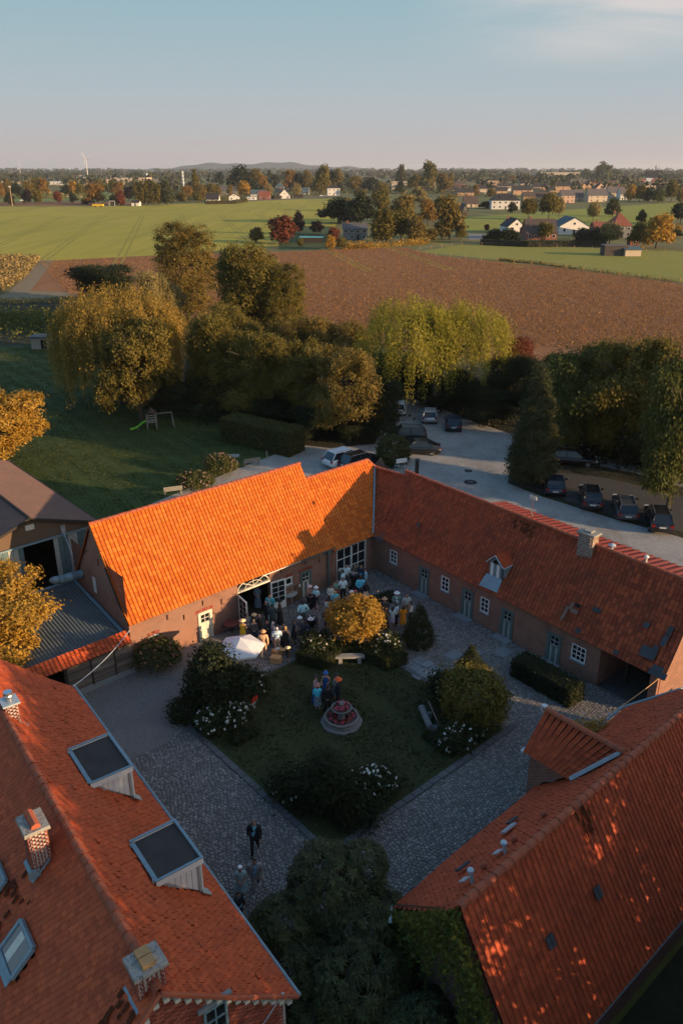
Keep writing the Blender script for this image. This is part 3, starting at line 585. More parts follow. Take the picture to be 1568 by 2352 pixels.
def maskB(C):
    u, v = C@A_, C@B_; dorm = (v > -27.0) & (v < -26.15) & (C[:, 2] > 3.35) & (C[:, 2] < 4.15)
    return ~dorm
def oddB(C, rnd, rng):
    u, v = C@A_, C@B_; rnd = rnd*.85
    return np.where((rng.random(len(rnd)) < .04), .99, rnd)
sl = rf.slope(eBv(-36.9, 2.86), eBv(-14.75, 2.6), W(RUf(-37.25), -37.25, 6.95), W(RUf(-14.9), -14.9, 6.98), .25, .285, M['tile_b'], 'pan', sag=.10, wave=.055, seed=6, mask=maskB, odd=oddB, jit=.02, name='roof')
rf.slope(W(42.0, -14.9, 2.9), W(42.8, -37.25, 2.9), W(RUf(-14.9)+.02, -14.9, 6.98), W(RU+.02, -37.25, 6.95), .25, .285, M['tile_b'], 'pan', seed=7)
def maskB2(C): return ~left_of_valley(C)
sl2 = rf.slope(W(36.0, -41.5, 2.62), W(36.05, -36.85, 2.78), W(RU, -41.5, 6.62), W(RU, -37.3, 6.62), .25, .285, M['tile_b'], 'pan', sag=.05, seed=8, mask=maskB2, odd=lambda C, r, g: .4+r*.6, jit=.016)
rf.finish(); ridge_tiles(sl, W(RUf(-37.25), -37.25, 7.0), W(RUf(-14.85), -14.85, 7.03), .13, .38, seed=5); ridge_tiles(sl2, W(RU-.35, -40.05, 6.62), W(RU, -37.3, 6.64), .12, .38, seed=6)
vp = [W(38.98, -40.2, 6.62), W(37.95, -39.15, 5.35), W(37.1, -38.3, 4.1), W(36.15, -37.33, 2.95)]
MB().tube(vp, .085, 6).build('valley_gutter', M['lead'], stab)
MB().quad(W(36.0, -37.4, 2.72), W(35.9, -36.4, 2.72), W(36.4, -36.2, 3.2), W(36.6, -37.5, 3.3)).box(W(36.05, -36.75, 2.78), (.12, 1.3, .12), AXY).build('lead_flashing', M['slate'], stab)
tb = lambda v, z: W(uB(v)-.28+(z-2.75)/(4.22/(RUf(v)-uB(v)+.28)), v, z)
SLN = np.array(-A_*1.07/1.465+UP*1/1.465)
def patch(name, m, items):
    mb = MB(); yv = np.cross(SLN, B_); 
    for v, z, w, l, lift in items: mb.box(tb(v, z)+SLN*(.05+lift), (w, l, .025), (B_, np.cross(SLN, B_), SLN), random.random())
    return mb.build(name, m, sl)
for v, z, w, l in ((-16.71, 4.5, .3, .3), (-15.45, 4.7, .26, .55), (-15.5, 4.2, .28, .6), (-15.75, 3.75, .28, .3), (-16.0, 3.45, .85, .62), (-20.09, 2.97, .28, .3), (-15.1, 2.8, .95, .34), (-15.2, 3.0, .6, .3), (-17.6, 2.85, .28, .28), (-19.6, 4.2, .5, .26), (-34.0, 4.4, .24, .26)):
    patch('slate_patch', M['slate'], [(v, z, w, l, 0)])
patch('mortar_patch', mat('old_mortar', (.19, .12, .085), .95, noise=(6, .5, (.13, .07, .05))), [(-21.3, 3.45, .2, .9, 0), (-21.1, 3.9, .2, .4, 0), (-20.8, 3.72, .45, .28, 0)])
patch('roof_vent', M['dark'], [(-20.75, 4.02, .34, .2, .04)])
mb = MB()
for k in range(14):
    v = -26.15+random.gauss(0, .38); z = 6.72-abs(random.gauss(0, .32)); mb.box(tb(v, z)+SLN*.045, (random.uniform(.1, .22), random.uniform(.15, .3), .02), (B_, np.cross(SLN, B_), SLN))
mb.build('soot_streak', M['soot'], sl)
# chimney of single bricks astride the ridge
ch = brick_stack(stab, W(RUf(-22)-.15, -21.8, 0), .62, .95, 6.0, 7.65, AXY, True, cap_h=.09, cap_over=.12, faces=(1, 1, 1, 1), bh=.07, cap_m=M['lichen'], pm=mat('pale_chimney_brick', (.26, .15, .1), .9, col2=(.36, .27, .2), var=.3, noise=(7, .5, (.14, .09, .07))))
MB().box(W(RUf(-22)-.15, -21.8, 7.8), (.42, .5, .1), AXY).build('flue', M['lichen'], ch)
# dormer with striped shutter
dr = MB(); fx = lambda v, z, du=0.0: W(uB(-26.6)-.28+.55+du, v, z)
dr.quad(fx(-27.05, 3.35), fx(-26.12, 3.35), fx(-26.12, 4.55), fx(-27.05, 4.55)); dr.poly([fx(-27.05, 4.55), fx(-26.12, 4.55), fx(-26.58, 5.06)])
for v in (-27.05, -26.12): dr.poly([fx(v, 3.3), fx(v, 4.55), fx(v, 4.55, 1.25)])
dm = dr.build('dormer', M['lead'], stab)
for k in (0, 1): MB().box(fx(-26.83+.46*k, 4.02, -.02), (.03, .2, 1.0), AXY).build('shutter_stripe', M['white'], dm)
MB().prism([fx(-26.75, 4.56, -.03), fx(-26.42, 4.56, -.03), fx(-26.42, 4.72, -.03), fx(-26.585, 4.86, -.03), fx(-26.75, 4.72, -.03)], A_*-.02).build('gable_hole', M['dark'], dm)
MB().prism([fx(-27.2, 3.66, -.03), fx(-25.97, 3.66, -.03), tb(-25.9, 2.9)+SLN*.12, tb(-27.35, 2.86)+SLN*.12], SLN*.05).box(fx(-26.0, 4.1, .55)+B_*.06, (1.1, .03, .6), AXY).build('zinc_apron', M['lead'], dm)
drf = Roof(stab)
dapex0, dapex1 = fx(-26.585, 5.14, -.12), fx(-26.585, 5.14, 1.9)
for sgn in (-1, 1):
    e0, e1 = fx(-26.585+sgn*.66, 4.48, -.12), fx(-26.585+sgn*.66, 4.48, 1.25)
    a_, b_ = (e0, e1) if sgn > 0 else (e1, e0); c_, d_ = (dapex0, dapex1) if sgn > 0 else (dapex1, dapex0)
    drf.slope(a_, b_, c_, d_, .2, .2, M['tile_d'], 'flat', seed=30+sgn, name='dormer_roof')
drf.finish(0)
MB().tube([dapex0, fx(-27.26, 4.48, -.12)], .035, 4).tube([dapex0, fx(-25.91, 4.48, -.12)], .035, 4).tube([fx(-25.9, 4.48, 1.25), dapex1+A_*.05], .05, 4).tube([fx(-25.9, 4.46, -.1), fx(-25.9, 4.46, 1.25)], .04, 4).build('bargeboard', M['zinc_light'], dm)
# dark red lean-to behind the ridge, corrugated
lean = thing('lean_to', 'dark red corrugated lean-to roof behind the stable ridge', 'lean-to', W(43, -26))
mb = MB(); nn = 190; e0, e1, h0, h1 = W(47.9, -34.6, 3.05), W(47.4, -9, 3.05), W(42.0, -34.6, 4.3), W(41.6, -9, 4.3)
V = []; 
for i in range(nn+1):
    t = i/nn; dz = (.035, .035, -.035, -.035)[i % 4]
    V += [e0*(1-t)+e1*t+UP*dz, h0*(1-t)+h1*t+UP*dz]
mb.add(V, [(2*i, 2*i+2, 2*i+3, 2*i+1) for i in range(nn)])
mb.build('corrugated_roof', mat('red_sheet', (.17, .03, .02), .5, noise=[(1, .5, (.1, .02, .016)), (4, .3, (.22, .07, .045))]), lean)
mb = wall(MB(), W(47.2, -34.4), B_, A_, 25, 2.95); mb.quad(W(42.2, -34.4), W(47.2, -34.4), W(47.2, -34.4, 3.0), W(42.2, -34.4, 4.2)); mb.build('wall', M['brick'], lean)
pipe = thing('vent_pipe', 'light metal vent with a round cap on the lean-to roof', 'vent', W(44.2, -23.3, 3.75)); MB().tube([(0, 0, -.1), (0, 0, .75)], .09, 7).build('pipe', M['zinc_light'], pipe, False); MB().lathe([(.24, 0), (.26, .05), (.1, .14), (.02, .16)], (0, 0, .72), 9).build('cowl', M['zinc_light'], pipe, False)
pipe = thing('vent_pipe', 'small cream vent pot standing on the stable ridge right of the chimney', 'vent', W(RUf(-18.2)+.05, -18.2, 7.0)); MB().tube([(0, 0, -.1), (0, 0, .45)], .06, 7).build('pipe', M['cream'], pipe, False); MB().lathe([(.11, 0), (.14, .06), (.05, .16)], (0, 0, .4), 8).build('cowl', M['white'], pipe, False)
ant = thing('antenna', 'rusty roof mast with a small aerial on the stable ridge', 'antenna', W(RUf(-26.0)-.03, -26.0, 6.9))
MB().tube([(0, 0, -.2), (0, 0, 1.75)], .025, 5).build('mast', mat('rust', (.2, .09, .05), .8), ant, False); MB().box((0, 0, 1.6), (.5, .04, .22), (np.array([.66, -.75, 0]), np.array([.75, .66, 0]), UP)).box((0, 0, .55), (.03, .5, .03)).build('aerial', M['cream'], ant, False)
# ================================================================ farmhouse, lower left
r0 = np.array([5.45, -12.75]); dq = np.array([1.72, -19.47]); dq /= np.linalg.norm(dq); CD = A_*dq[0]+B_*dq[1]; CQ = A_*-dq[1]+B_*dq[0]; r0W = W(*r0)
def H(s, q, z): return r0W+CD*s+CQ*q+UP*z
AXC = (CD, CQ, UP)
house = thing('farmhouse', 'farmhouse in the lower left with small clay tiles and two flat roofed dormers', 'house', H(9, 0, 0))
GS = lambda q: .25+.1*q      # the near gable stands slightly askew
mb = wall(MB(), H(GS(3.85), 3.85, 0), CD, CQ, 18.7, 4.5, [(x, x+.95, .9, 2.5) for x in (3.0, 5.2, 9.9, 12.0, 16.5)]+[(7.5, 8.6, 0, 2.3)])
hz = lambda s: 4.5+(3.85*s/3.85 if s < 3.85 else 3.85*(7.7-s)/3.85)
wall(mb, H(19.35, -3.85, 0), CQ, CD, 7.7, hz); mb.quad(H(GS(-3.85), -3.85, 0), H(19.35, -3.85, 0), H(19.35, -3.85, 4.5), H(GS(-3.85), -3.85, 4.5)); mb.build('wall', M['brick'], house)
for x in (3.0, 5.2, 9.9, 12.0, 16.5): window(house, H(GS(3.85)+x, 3.85, .9), CD, CQ, .95, 1.6, 2, 3, M['white'])
plank_door(house, H(GS(3.85)+7.5, 3.85, 0), CD, CQ, 1.1, 2.3, M['green'], M['palebrd'], M['green'])
# near gable: mortar face, single bricks where the view reaches, toothed cornice
gm = MB(); gm.poly([H(GS(-3.85)+.02, -3.85, 0), H(GS(3.85)+.02, 3.85, 0), H(GS(3.85)+.02, 3.85, 4.5), H(GS(0)+.02, 0, 8.35), H(GS(-3.85)+.02, -3.85, 4.5)]); gab = gm.build('gable_wall', M['mortar'], house)
bmesh_, off = [MB().box((0, 0, 0), (.05, .2, .058), AXC, (k+.5)/5).mesh('brick', M['brick_piece']) for k in range(5)], world_origin(gab)
cand = []
for r in range(0, 110):
    z = .1+r*.0745
    for k in range(36):
        q = -3.8+k*.216+(.108 if r % 2 else 0)
        if abs(q)+.14 < (8.3-z if z > 4.5 else 3.85): cand.append((z, q))
cand.sort(key=lambda t: -(t[0]+(.55*t[1] if t[1] > -.6 else -3)))
st = MB()
for i, (z, q) in enumerate(cand):
    if i < 290: link('brick', random.choice(bmesh_), gab, H(GS(q)+.012, q, z)-off)
    else: st.box(H(GS(q)+.012, q, z), (.05, .2, .058), AXC, random.random())
st.build('bricks', M['brick_piece'], gab, kind='stuff')
tooth = MB().box((0, 0, 0), (.18, .15, .13), AXC).mesh('brick_tooth', M['cream'])
for k in range(28):
    q = -3.9+k*.29
    if q < 3.95: link('brick_tooth', tooth, gab, H(GS(q)-.07, q, 8.22-abs(q)*.985)-off)
window(house, H(GS(1.15)-.02, 1.15, 5.0), CQ, -CD, .7, 1.5, 2, 3, M['lead'], inset=-.02); MB().box(H(GS(1.5)-.06, 1.5, 6.62), (.12, 1.0, .14), AXC).build('lintel', M['slab'], house)
rf = Roof(house)
def hole(s0, s1, q0, q1):
    def f(C):
        d = C-r0W; s, q = d@CD, d@CQ; return (s > s0) & (s < s1) & (q > q0) & (q < q1)
    return f
holes = [hole(10.15, 12.2, 2.0, 3.15), hole(4.9, 6.6, 2.1, 3.2), hole(4.62, 5.82, -2.5, -1.85), hole(7.5, 8.6, -2.4, -1.9)]
mk = lambda C: ~np.any([h(C) for h in holes], axis=0)
def oddC(C, rnd, rng):
    d = C-r0W; q = d@CQ; return np.clip(rnd*.7+np.clip(q/4.1, 0, 1)*.3, 0, .99)
slR = rf.slope(H(.5, 4.2, 4.42), H(19.7, 4.2, 4.42), H(.08, 0, 8.52), H(19.7, 0, 8.52), .2, .165, M['tile_c'], 'flat', sag=.12, wave=.035, jit=.035, seed=21, mask=mk, odd=oddC)
slL = rf.slope(H(19.7, -4.2, 4.42), H(-.34, -4.2, 4.42), H(19.7, 0, 8.52), H(.08, 0, 8.52), .2, .18, mat('clay_tile_north', (.40, .066, .02), .72, col2=(.50, .095, .028), var=.16, noise=[(.6, .4, (.3, .055, .022)), (10, .35, (.26, .055, .022)), (1.0, .4, (.14, .05, .035), .6)]), 'flat', sag=.05, jit=.012, seed=22, mask=mk)
rf.finish(); ridge_tiles(slR, H(.06, 0, 8.55), H(19.7, 0, 8.55), .15, .4, seed=9)
MB().tube([H(.5, 4.27, 4.38), H(19.75, 4.27, 4.38)], .075, 7).build('gutter', M['lead'], house)
MB().tube([H(.48, 4.2, 4.42), H(.27, 2.1, 6.36), H(.06, 0, 8.5)], .07, 5).tube([H(-.36, -4.2, 4.42), H(.06, 0, 8.5)], .07, 5).build('verge', M['ridge'], house)
# flat dormers
def flat_dormer(s0, s1, q0, q1, z, lab):
    d = MB(); lo = lambda q: 8.52-4.1*q/4.2
    d.poly([H(s0+.12, q0-.1, lo(q0-.1)), H(s0+.12, q1-.12, lo(q1-.12)), H(s0+.12, q1-.12, z-.16), H(s0+.12, q0-.1, z-.16)])
    d.poly([H(s1-.12, q0-.1, lo(q0-.1)), H(s1-.12, q0-.1, z-.16), H(s1-.12, q1-.12, z-.16), H(s1-.12, q1-.12, lo(q1-.12))])
    d.quad(H(s0+.12, q1-.12, lo(q1)), H(s1-.12, q1-.12, lo(q1)), H(s1-.12, q1-.12, z-.16), H(s0+.12, q1-.12, z-.16))
    dd = d.build('dormer', M['white'], house, label=lab)
    for k in range(7): MB().prism([H(s0+.115, q0+.25+k*.19, max(lo(q0+.25+k*.19), 0)), H(s0+.115, q0+.42+k*.19, lo(q0+.42+k*.19)), H(s0+.115, q0+.42+k*.19, z-.17), H(s0+.115, q0+.25+k*.19, z-.17)], CD*-.02).build('cheek_board', M['white'], dd)
    MB().box(H((s0+s1)/2, (q0+q1)/2, z-.02), (s1-s0-.12, q1-q0-.1, .08), AXC).build('felt_roof', M['felt'], dd)
    MB().box(H(s0, (q0+q1)/2, z-.05), (.06, q1-q0+.06, .24), AXC).box(H(s1, (q0+q1)/2, z-.05), (.06, q1-q0+.06, .24), AXC).box(H((s0+s1)/2, q1, z-.05), (s1-s0-.06, .06, .24), AXC).build('fascia', M['white'], dd)
    MB().box(H(s0, (q0+q1)/2, z+.085), (.09, q1-q0+.1, .03), AXC).box(H(s1, (q0+q1)/2, z+.085), (.09, q1-q0+.1, .03), AXC).box(H((s0+s1)/2, q1, z+.085), (s1-s0-.09, .09, .03), AXC).box(H((s0+s1)/2, q0, z+.04), (s1-s0-.09, .14, .03), AXC).build('zinc_edge', M['lead'], dd)
    window(dd, H(s0+.2, q1-.12, lo(q1-.12)+.12), CD, CQ, s1-s0-.4, max(.3, z-.36-lo(q1-.12)), 3, 1, M['white'], inset=-.03)
    MB().box(H(s0+.1, q1-.1, (lo(q1)+z)/2-.1), (.09, .09, z-lo(q1)-.1), AXC).box(H(s0+.05, q1+.05, lo(q1)-.02+.06), (.3, .4, .03), (CD, (CQ-UP*.97)/np.linalg.norm(CQ-UP*.97), (CQ+UP)/1.414)).build('corner_post', M['palebrd'], dd)
flat_dormer(10.05, 12.3, 1.78, 3.32, 6.78, 'flat dormer nearer the far gable'); flat_dormer(4.8, 6.78, 1.9, 3.45, 6.66, 'flat dormer nearer the near gable')
# roof windows on the near slope
SLc = (CQ*-1+UP*1.024)/np.linalg.norm(CQ*-1+UP*1.024); SLy = np.cross(SLc, CD)
for s0, s1, qm in ((4.65, 5.8, -2.18), (7.5, 8.55, -2.15)):
    c = H((s0+s1)/2, qm, 8.52-4.1*abs(qm)/4.2)+SLc*.1; f = MB(); w, l = s1-s0, 1.0
    for dx, dy, a, b in ((-w/2, 0, .1, l), (w/2, 0, .1, l), (0, -l/2, w, .1), (0, l/2, w, .1)): f.box(c+CD*dx+SLy*dy, (a, b, .12), (CD, SLy, SLc))
    f.box(c+SLy*(-.62 if SLy[2] > 0 else .62), (w, .3, .03), (CD, SLy, SLc))
    ff = f.build('roof_window', M['lead'], house); MB().box(c+SLc*.01, (w-.12, l-.12, .02), (CD, SLy, SLc)).build('pane', mat('sky_pane', (.1, .13, .14), .12, spec=.8), ff); MB().box(c+SLc*.015+CD*.1, (.3, l-.2, .03), (CD, SLy, SLc)).build('blind', M['cream'], ff)
# chimneys of single bricks
c1 = brick_stack(house, H(13.7, .3, 0), .5, .46, 7.9, 8.85, AXC, False, faces=(1, 1, 1, 1), bw=.2)
MB().box(H(13.7, .3, 8.88), (.66, .62, .07), AXC).build('cap', M['zinc_light'], c1); MB().tube([H(13.7, .3, 8.9), H(13.7, .3, 9.1)], .11, 10).tube([H(13.7, .3, 9.08), H(13.7, .3, 9.3)], .16, 12).lathe([(.165, 0), (.18, .03), (.165, .06)], H(13.7, .3, 9.13), 12).build('flue', M['steel'], c1)
MB().box(H(13.42, .45, 8.05), (.12, .8, .03), (CD, (CQ-UP*.97)/1.393, (CQ+UP)/1.414)).build('flashing', M['zinc_light'], c1)
c2 = brick_stack(house, H(6.85, -.9, 0), .74, .56, 7.2, 9.05, AXC, True, cap_h=.12, cap_over=.1, bw=.2)
hr = MB()
for k in range(3): hr.tube([H(6.5+.0+k*.25, -.9, 9.2), H(6.74+k*.25, -.9, 9.2)], .14, 8)
hr.build('flue_cover', M['ridge'], c2)
for sg in (-1, 1): MB().box(H(6.85-.37*1-.05, -.9, 7.62)+CQ*.3*sg-UP*.0, (.05, .34, .3), AXC).build('flashing', M['lead'], c2)
MB().box(H(6.43, -1.0, 7.66), (.1, .85, .05), (CD, (CQ+UP*.97)/1.393, (UP-CQ)/1.414)).box(H(6.85, -1.24, 7.42), (.9, .14, .05), (CD, (CQ+UP*.97)/1.393, (UP-CQ)/1.414)).build('flashing', M['lead'], c2)
c3 = brick_stack(house, H(.72, -.04, 0), .6, .72, 7.7, 8.92, AXC, True, cap_h=.11, cap_over=.09, bw=.2)
MB().box(H(.89, -.04, 9.1), (.27, .34, .14), AXC, None, .98).box(H(.59, -.04, 9.1), (.27, .34, .14), AXC, None, .98).build('flue_brick', mat('lichen_brick', (.38, .22, .1), .95, noise=(9, .6, (.28, .2, .08))), c3)
MB().box(H(.37, -.4, 8.05), (.1, .6, .06), (CD, (CQ+UP*.97)/1.393, (UP-CQ)/1.414)).box(H(.72, -.5, 7.98), (.85, .14, .06), (CD, (CQ+UP*.97)/1.393, (UP-CQ)/1.414)).build('flashing', M['lead'], c3)
for (s, q0, q1) in ((6.4, -1.3, -3.2), (.3, -.6, -1.7), (.9, -.6, -1.3), (7.2, -1.3, -2.0)):
    mb = MB()
    for k in range(11):
        q = random.uniform(q1, q0); mb.box(H(s+random.gauss(0, .18), q, 8.52-4.1*abs(q)/4.2)+SLc*.035, (random.uniform(.06, .17), random.uniform(.12, .3), .02), (CD, SLy, SLc))
    mb.build('soot_streak', M['soot'], slL)
# ================================================================ right barn, lower right
rb = thing('tiled_barn', 'big red tiled barn in the lower right with dappled sun on its roof', 'barn', W(24, -10.5))
DRZ, DRV = 7.05, -10.35
mb = wall(MB(), W(15.0, -13.9), A_, -B_, 19.6, 3.0); wall(mb, W(14.0, -7.5), A_, B_, 20.6, 2.3); wall(mb, W(34.6, -13.9), B_, A_, 6.4, 2.3)
mb.poly([W(14.95, -13.9), W(14.1, -10.35), W(14.1, -7.5), W(14.1, -7.5, 2.4), W(14.0, -10.35, 6.85), W(14.95, -13.9, 3.2)])
mb.build('wall', M['brick'], rb)
rf = Roof(rb)
dD = lambda C: (np.abs(C@A_-24.61) < .9) & (C@B_ < -12.2)
mD = lambda C: ~dD(C)
def oddD(C, rnd, rng): return np.clip(rnd*.8+(rng.random(len(rnd)) < .05)*.2, 0, .99)
sD = rf.slope(W(14.85, -14.0, 3.0), W(31.2, -14.62, 3.0), W(13.8, DRV, DRZ), W(31.2, DRV-.12, DRZ), .215, .215, M['tile_d'], 'flat', sag=.16, wave=.05, jit=.03, seed=41, mask=mD, odd=oddD)
hipD = lambda C: C@A_ < 30.4+(DRZ-C[:, 2])*1.14
rf.slope(W(31.2, -14.62, 3.0), W(35.2, -13.3, 3.05), W(31.2, DRV-.12, DRZ), W(35.2, DRV-.2, DRZ), .215, .215, M['tile_d'], 'flat', sag=.16, wave=.03, jit=.03, seed=42, mask=hipD)
rf.slope(W(35, -7.2, 2.4), W(35, -13.4, 3.0), W(30.5, DRV-.05, DRZ), W(30.4, DRV-.15, DRZ), .215, .215, M['tile_d'], 'flat', seed=44)
sDR = rf.slope(W(35.4, -7.2, 2.3), W(13.7, -7.2, 2.3), W(35.4, DRV-.2, DRZ), W(13.8, DRV, DRZ), .235, .25, M['tile_d'], 'pan', sag=.03, jit=.014, seed=43, odd=oddD, mask=hipD)
ridge_tiles(sD, W(13.75, DRV, DRZ+.06), W(30.5, DRV-.12, DRZ+.06), .16, .42, seed=12)
# dormer with gable wall facing the yard
gd = MB(); gd.poly([W(23.62, -14.7, 2.0), W(25.6, -14.7, 2.0), W(25.6, -14.7, 4.7), W(24.6, -14.7, 5.95), W(23.62, -14.7, 4.7)])
for u in (23.62, 25.6): gd.poly([W(u, -14.7, 2.0), W(u, -14.7, 4.7), W(u, -12.6, 4.7), W(u, -14.0, 3.4)])
gdw = gd.build('dormer_gable', M['brick'], rb)
for sg, sd in ((-1, 51), (1, 52)):
    e0, e1 = W(24.6+sg*1.28, -14.85, 4.62), W(24.6+sg*1.28, -12.55, 4.62); r_0, r_1 = W(24.6, -14.85, 6.15), W(24.6, -11.3, 6.15)
    sx = rf.slope(*((e0, e1, r_0, r_1) if sg > 0 else (e1, e0, r_1, r_0)), .235, .25, M['tile_d'], 'pan', seed=sd, name='dormer_roof')
rf.finish(); ridge_tiles(sx, W(24.6, -14.9, 6.2), W(24.6, -11.2, 6.2), .14, .4, seed=13)
MB().tube([W(23.32, -12.6, 4.7), W(24.55, -11.35, 6.12)], .1, 5).tube([W(25.88, -12.6, 4.7), W(24.65, -11.35, 6.12)], .08, 5).build('valley_flashing', M['zinc_light'], rb)
MB().box(W(24.6, -14.9, 6.2), (.22, .2, .28), AXY).build('zinc_edge', M['zinc_light'], rb)
MB().box(W(23.4, -14.9, 4.66), (.3, .14, .12), AXY).build('zinc_edge', M['zinc_light'], rb)
nL = np.array(-B_*.96+UP)/np.linalg.norm(-B_*.96+UP); nR = np.array(B_*1.49+UP)/np.linalg.norm(B_*1.49+UP)
pl = lambda u, v: W(u, v, DRZ-(DRV-v)*.985); pr = lambda u, v: W(u, v, DRZ-(v-DRV)*1.5)
for u, v, l in ((20.2, -13.1, .5), (19.5, -12.75, .7), (16.85, -12.7, .6)): MB().box(pl(u, v)-nL*.10, (l, .26, .06), (A_, np.cross(nL, A_), nL)).build('roof_light', M['slate'] if u != 19.5 else M['zinc_light'], sD)
for u, v in ((17.33, -11.39), (15.62, -11.39)): MB().tube([pl(u, v)-nL*.2, pl(u, v)+UP*.32], .07, 7).lathe([(.09, 0), (.125, .04), (.11, .1), (.03, .12)], pl(u, v)+UP*.28, 10).box(pl(u-.02, v-.2), (.3, .3, .03), (A_, np.cross(nL, A_), nL)).build('roof_vent', M['zinc_light'], sD)
for u, v in ((19.87, -11.55), (18.1, -11.5), (16.38, -11.45)): MB().ball(pl(u, v)+nL*.0, (.13, .13, .15)).build('vent_tile', M['ridge'], sD)
for u, v in ((19.24, -8.86), (16.54, -8.84)): MB().box(pr(u, v)+nR*.06, (.34, .4, .05), (A_, np.cross(nR, A_), nR)).box(pr(u, v)+nR*.09, (.03, .4, .04), (A_, np.cross(nR, A_), nR)).build('roof_light', M['slate'], sDR)
mb = MB()
for k in range(20): v = -10.3+abs(random.gauss(0, .3)); mb.box(pr(20.0+random.gauss(0, .16)+.1*(v+10.3), v)+nR*.04, (.05, random.uniform(.15, .4), .02), (A_, np.cross(nR, A_), nR))
mb.build('soot_streak', M['soot'], sDR)
MB().tube([W(26.2, -14.6, 2.98), W(31.2, -14.75, 2.98), W(35.2, -13.42, 3.03)], .07, 6).build('gutter', M['lead'], rb)
MB().tube([W(14.2, -13.5, 3.3), W(14.9, -14.15, 2.95)], .07, 6).build('gutter', M['zinc_light'], rb)
MB().tube([W(13.7, -7.2, 2.25), W(35.3, -7.2, 2.25)], .06, 6).build('gutter', M['lead'], rb)
# ================================================================ sheet-metal hall behind, left
hall = thing('storage_hall', 'storage hall with brown corrugated roof and tall striped board doors standing open', 'hall', W(15.2, -46))
HV, HB, HU, HW = -46.0, -61.5, 15.25, 4.2
mb = MB(); 
def corr(mb, e0, e1, h0, h1, n, amp):
    V = []
    for i in range(n+1):
        t = i/n; dz = (amp, amp, -amp, -amp)[i % 4]; V += [e0*(1-t)+e1*t+UP*dz, h0*(1-t)+h1*t+UP*dz]
    return mb.add(V, [(2*i, 2*i+2, 2*i+3, 2*i+1) for i in range(n)])
corr(mb, W(HU+HW+.2, HV+.25, 5.95), W(HU+HW+.2, HB, 5.95), W(HU, HV+.25, 7.45), W(HU, HB, 7.45), 210, .02)
corr(mb, W(HU-HW-.2, HV+.25, 5.95), W(HU-HW-.2, HB, 5.95), W(HU, HV+.25, 7.45), W(HU, HB, 7.45), 210, .02)
mb.build('corrugated_roof', mat('brown_sheet', (.14, .085, .068), .8, noise=[(.4, .6, (.19, .105, .075)), (3, .5, (.08, .06, .055)), (30, .4, (.2, .19, .18), .66)]), hall)
MB().tube([W(HU, HV+.25, 7.48), W(HU, HB, 7.48)], .1, 6).box(W(HU+HW/2, HV+.28, 6.72)+0, (HW+.4, .05, .16), ((A_*4.4-UP*1.5)/4.65, B_, (UP*4.4+A_*1.5)/4.65)).box(W(HU-HW/2, HV+.28, 6.72), (HW+.4, .05, .16), ((A_*4.4+UP*1.5)/4.65, B_, (UP*4.4-A_*1.5)/4.65)).box(W(HU+HW+.2, (HV+HB)/2, 5.9), (.06, HV-HB, .18), AXY).build('roof_edge', M['darkwood'], hall)
mb = wall(MB(), W(HU-HW, HV), A_, B_, 2*HW, lambda s: 5.95+1.5*(1-abs(s-HW)/HW), [(.25, 2*HW-.25, 0, 5.72)], .3)
for u in (HU-HW, HU+HW): mb.quad(W(u, HV), W(u, HB), W(u, HB, 5.95), W(u, HV, 5.95))
mb.poly([W(HU-HW, HB), W(HU+HW, HB), W(HU+HW, HB, 5.95), W(HU, HB, 7.45), W(HU-HW, HB, 5.95)])
mb.build('wall', mat('brown_render', (.13, .085, .055), .9, noise=[(3, .5, (.09, .06, .04)), (30, .4, (.17, .12, .08))]), hall)
MB().box(W(HU, HV+.12, 5.74), (2*HW, .12, .1), AXY).build('door_rail', M['lead'], hall); MB().box(W(HU+2.0, HV+.05, 6.1), (.3, .12, .55), AXY).box(W(HU-2.6, HV+.05, 6.0), (.3, .12, .55), AXY).build('bracket', M['stone'], hall)
MB().box(W(HU-.0, HV+.03, 6.8), (.55, .03, .34), AXY).build('sign_plate', M['cream'], hall)
MB().box(W(HU, (HV+HB)/2, .05), (2*HW-.2, HV-HB-.2, .06), AXY).build('floor', mat('hall_floor', (.12, .11, .1), .9), hall)
# striped sliding leaves: pairs of boards in each colour
seq = []
for k in range(26):
    u = HU-HW+.12+k*.315
    if HU-.62 < u+.15 < HU+1.15: continue
    seq.append((u, 'palebrd' if ((k+2)//2) % 2 else 'teal'))
for u, m in seq: MB().box(W(u+.152, HV+.06+random.random()*.015, 2.83), (.296, .04, 5.66), AXY).build('door_board', M[m], hall)
# ---- low shed in front of the hall with grey corrugated roof and a strip of tiles
shed = thing('low_shed', 'low plank walled shed with grey corrugated roof and red tiled eave strip', 'shed', W(13, -40))
mb = corr(MB(), W(16.85, -37.55, 2.28), W(8.6, -37.55, 2.28), W(16.85, -44.25, 3.25), W(8.6, -44.25, 3.25), 168, .028)
mb.build('corrugated_roof', mat('grey_sheet', (.12, .15, .16), .5, metal=.25, noise=[(.8, .6, (.075, .085, .09)), (4, .4, (.16, .185, .19))]), shed)
MB().box(W(12.7, -44.25, 3.3), (8.3, .25, .06), AXY).box(W(16.8, -40.9, 2.83), (.2, 6.7, .05), (A_, (B_*6.7-UP*.97)/6.77, UP)).build('flashing', M['lead'], shed)
rf = Roof(shed); sx = rf.slope(W(8.6, -37.0, 2.12), W(16.86, -37.0, 2.12), W(8.6, -37.7, 2.62), W(16.86, -37.7, 2.62), .24, .27, M['tile_c'], 'pan', seed=61, jit=.04); rf.finish()
for i in range(13):
    z = .42+i*.128
    for (u0, u1) in ((13.0, 14.35), (14.4, 15.75), (15.8, 16.9)): MB().box(W((u0+u1)/2, -37.2+random.random()*.02, z), (u1-u0-.02, .03, .122), AXY, random.random()).build('plank', M['wood'], shed)
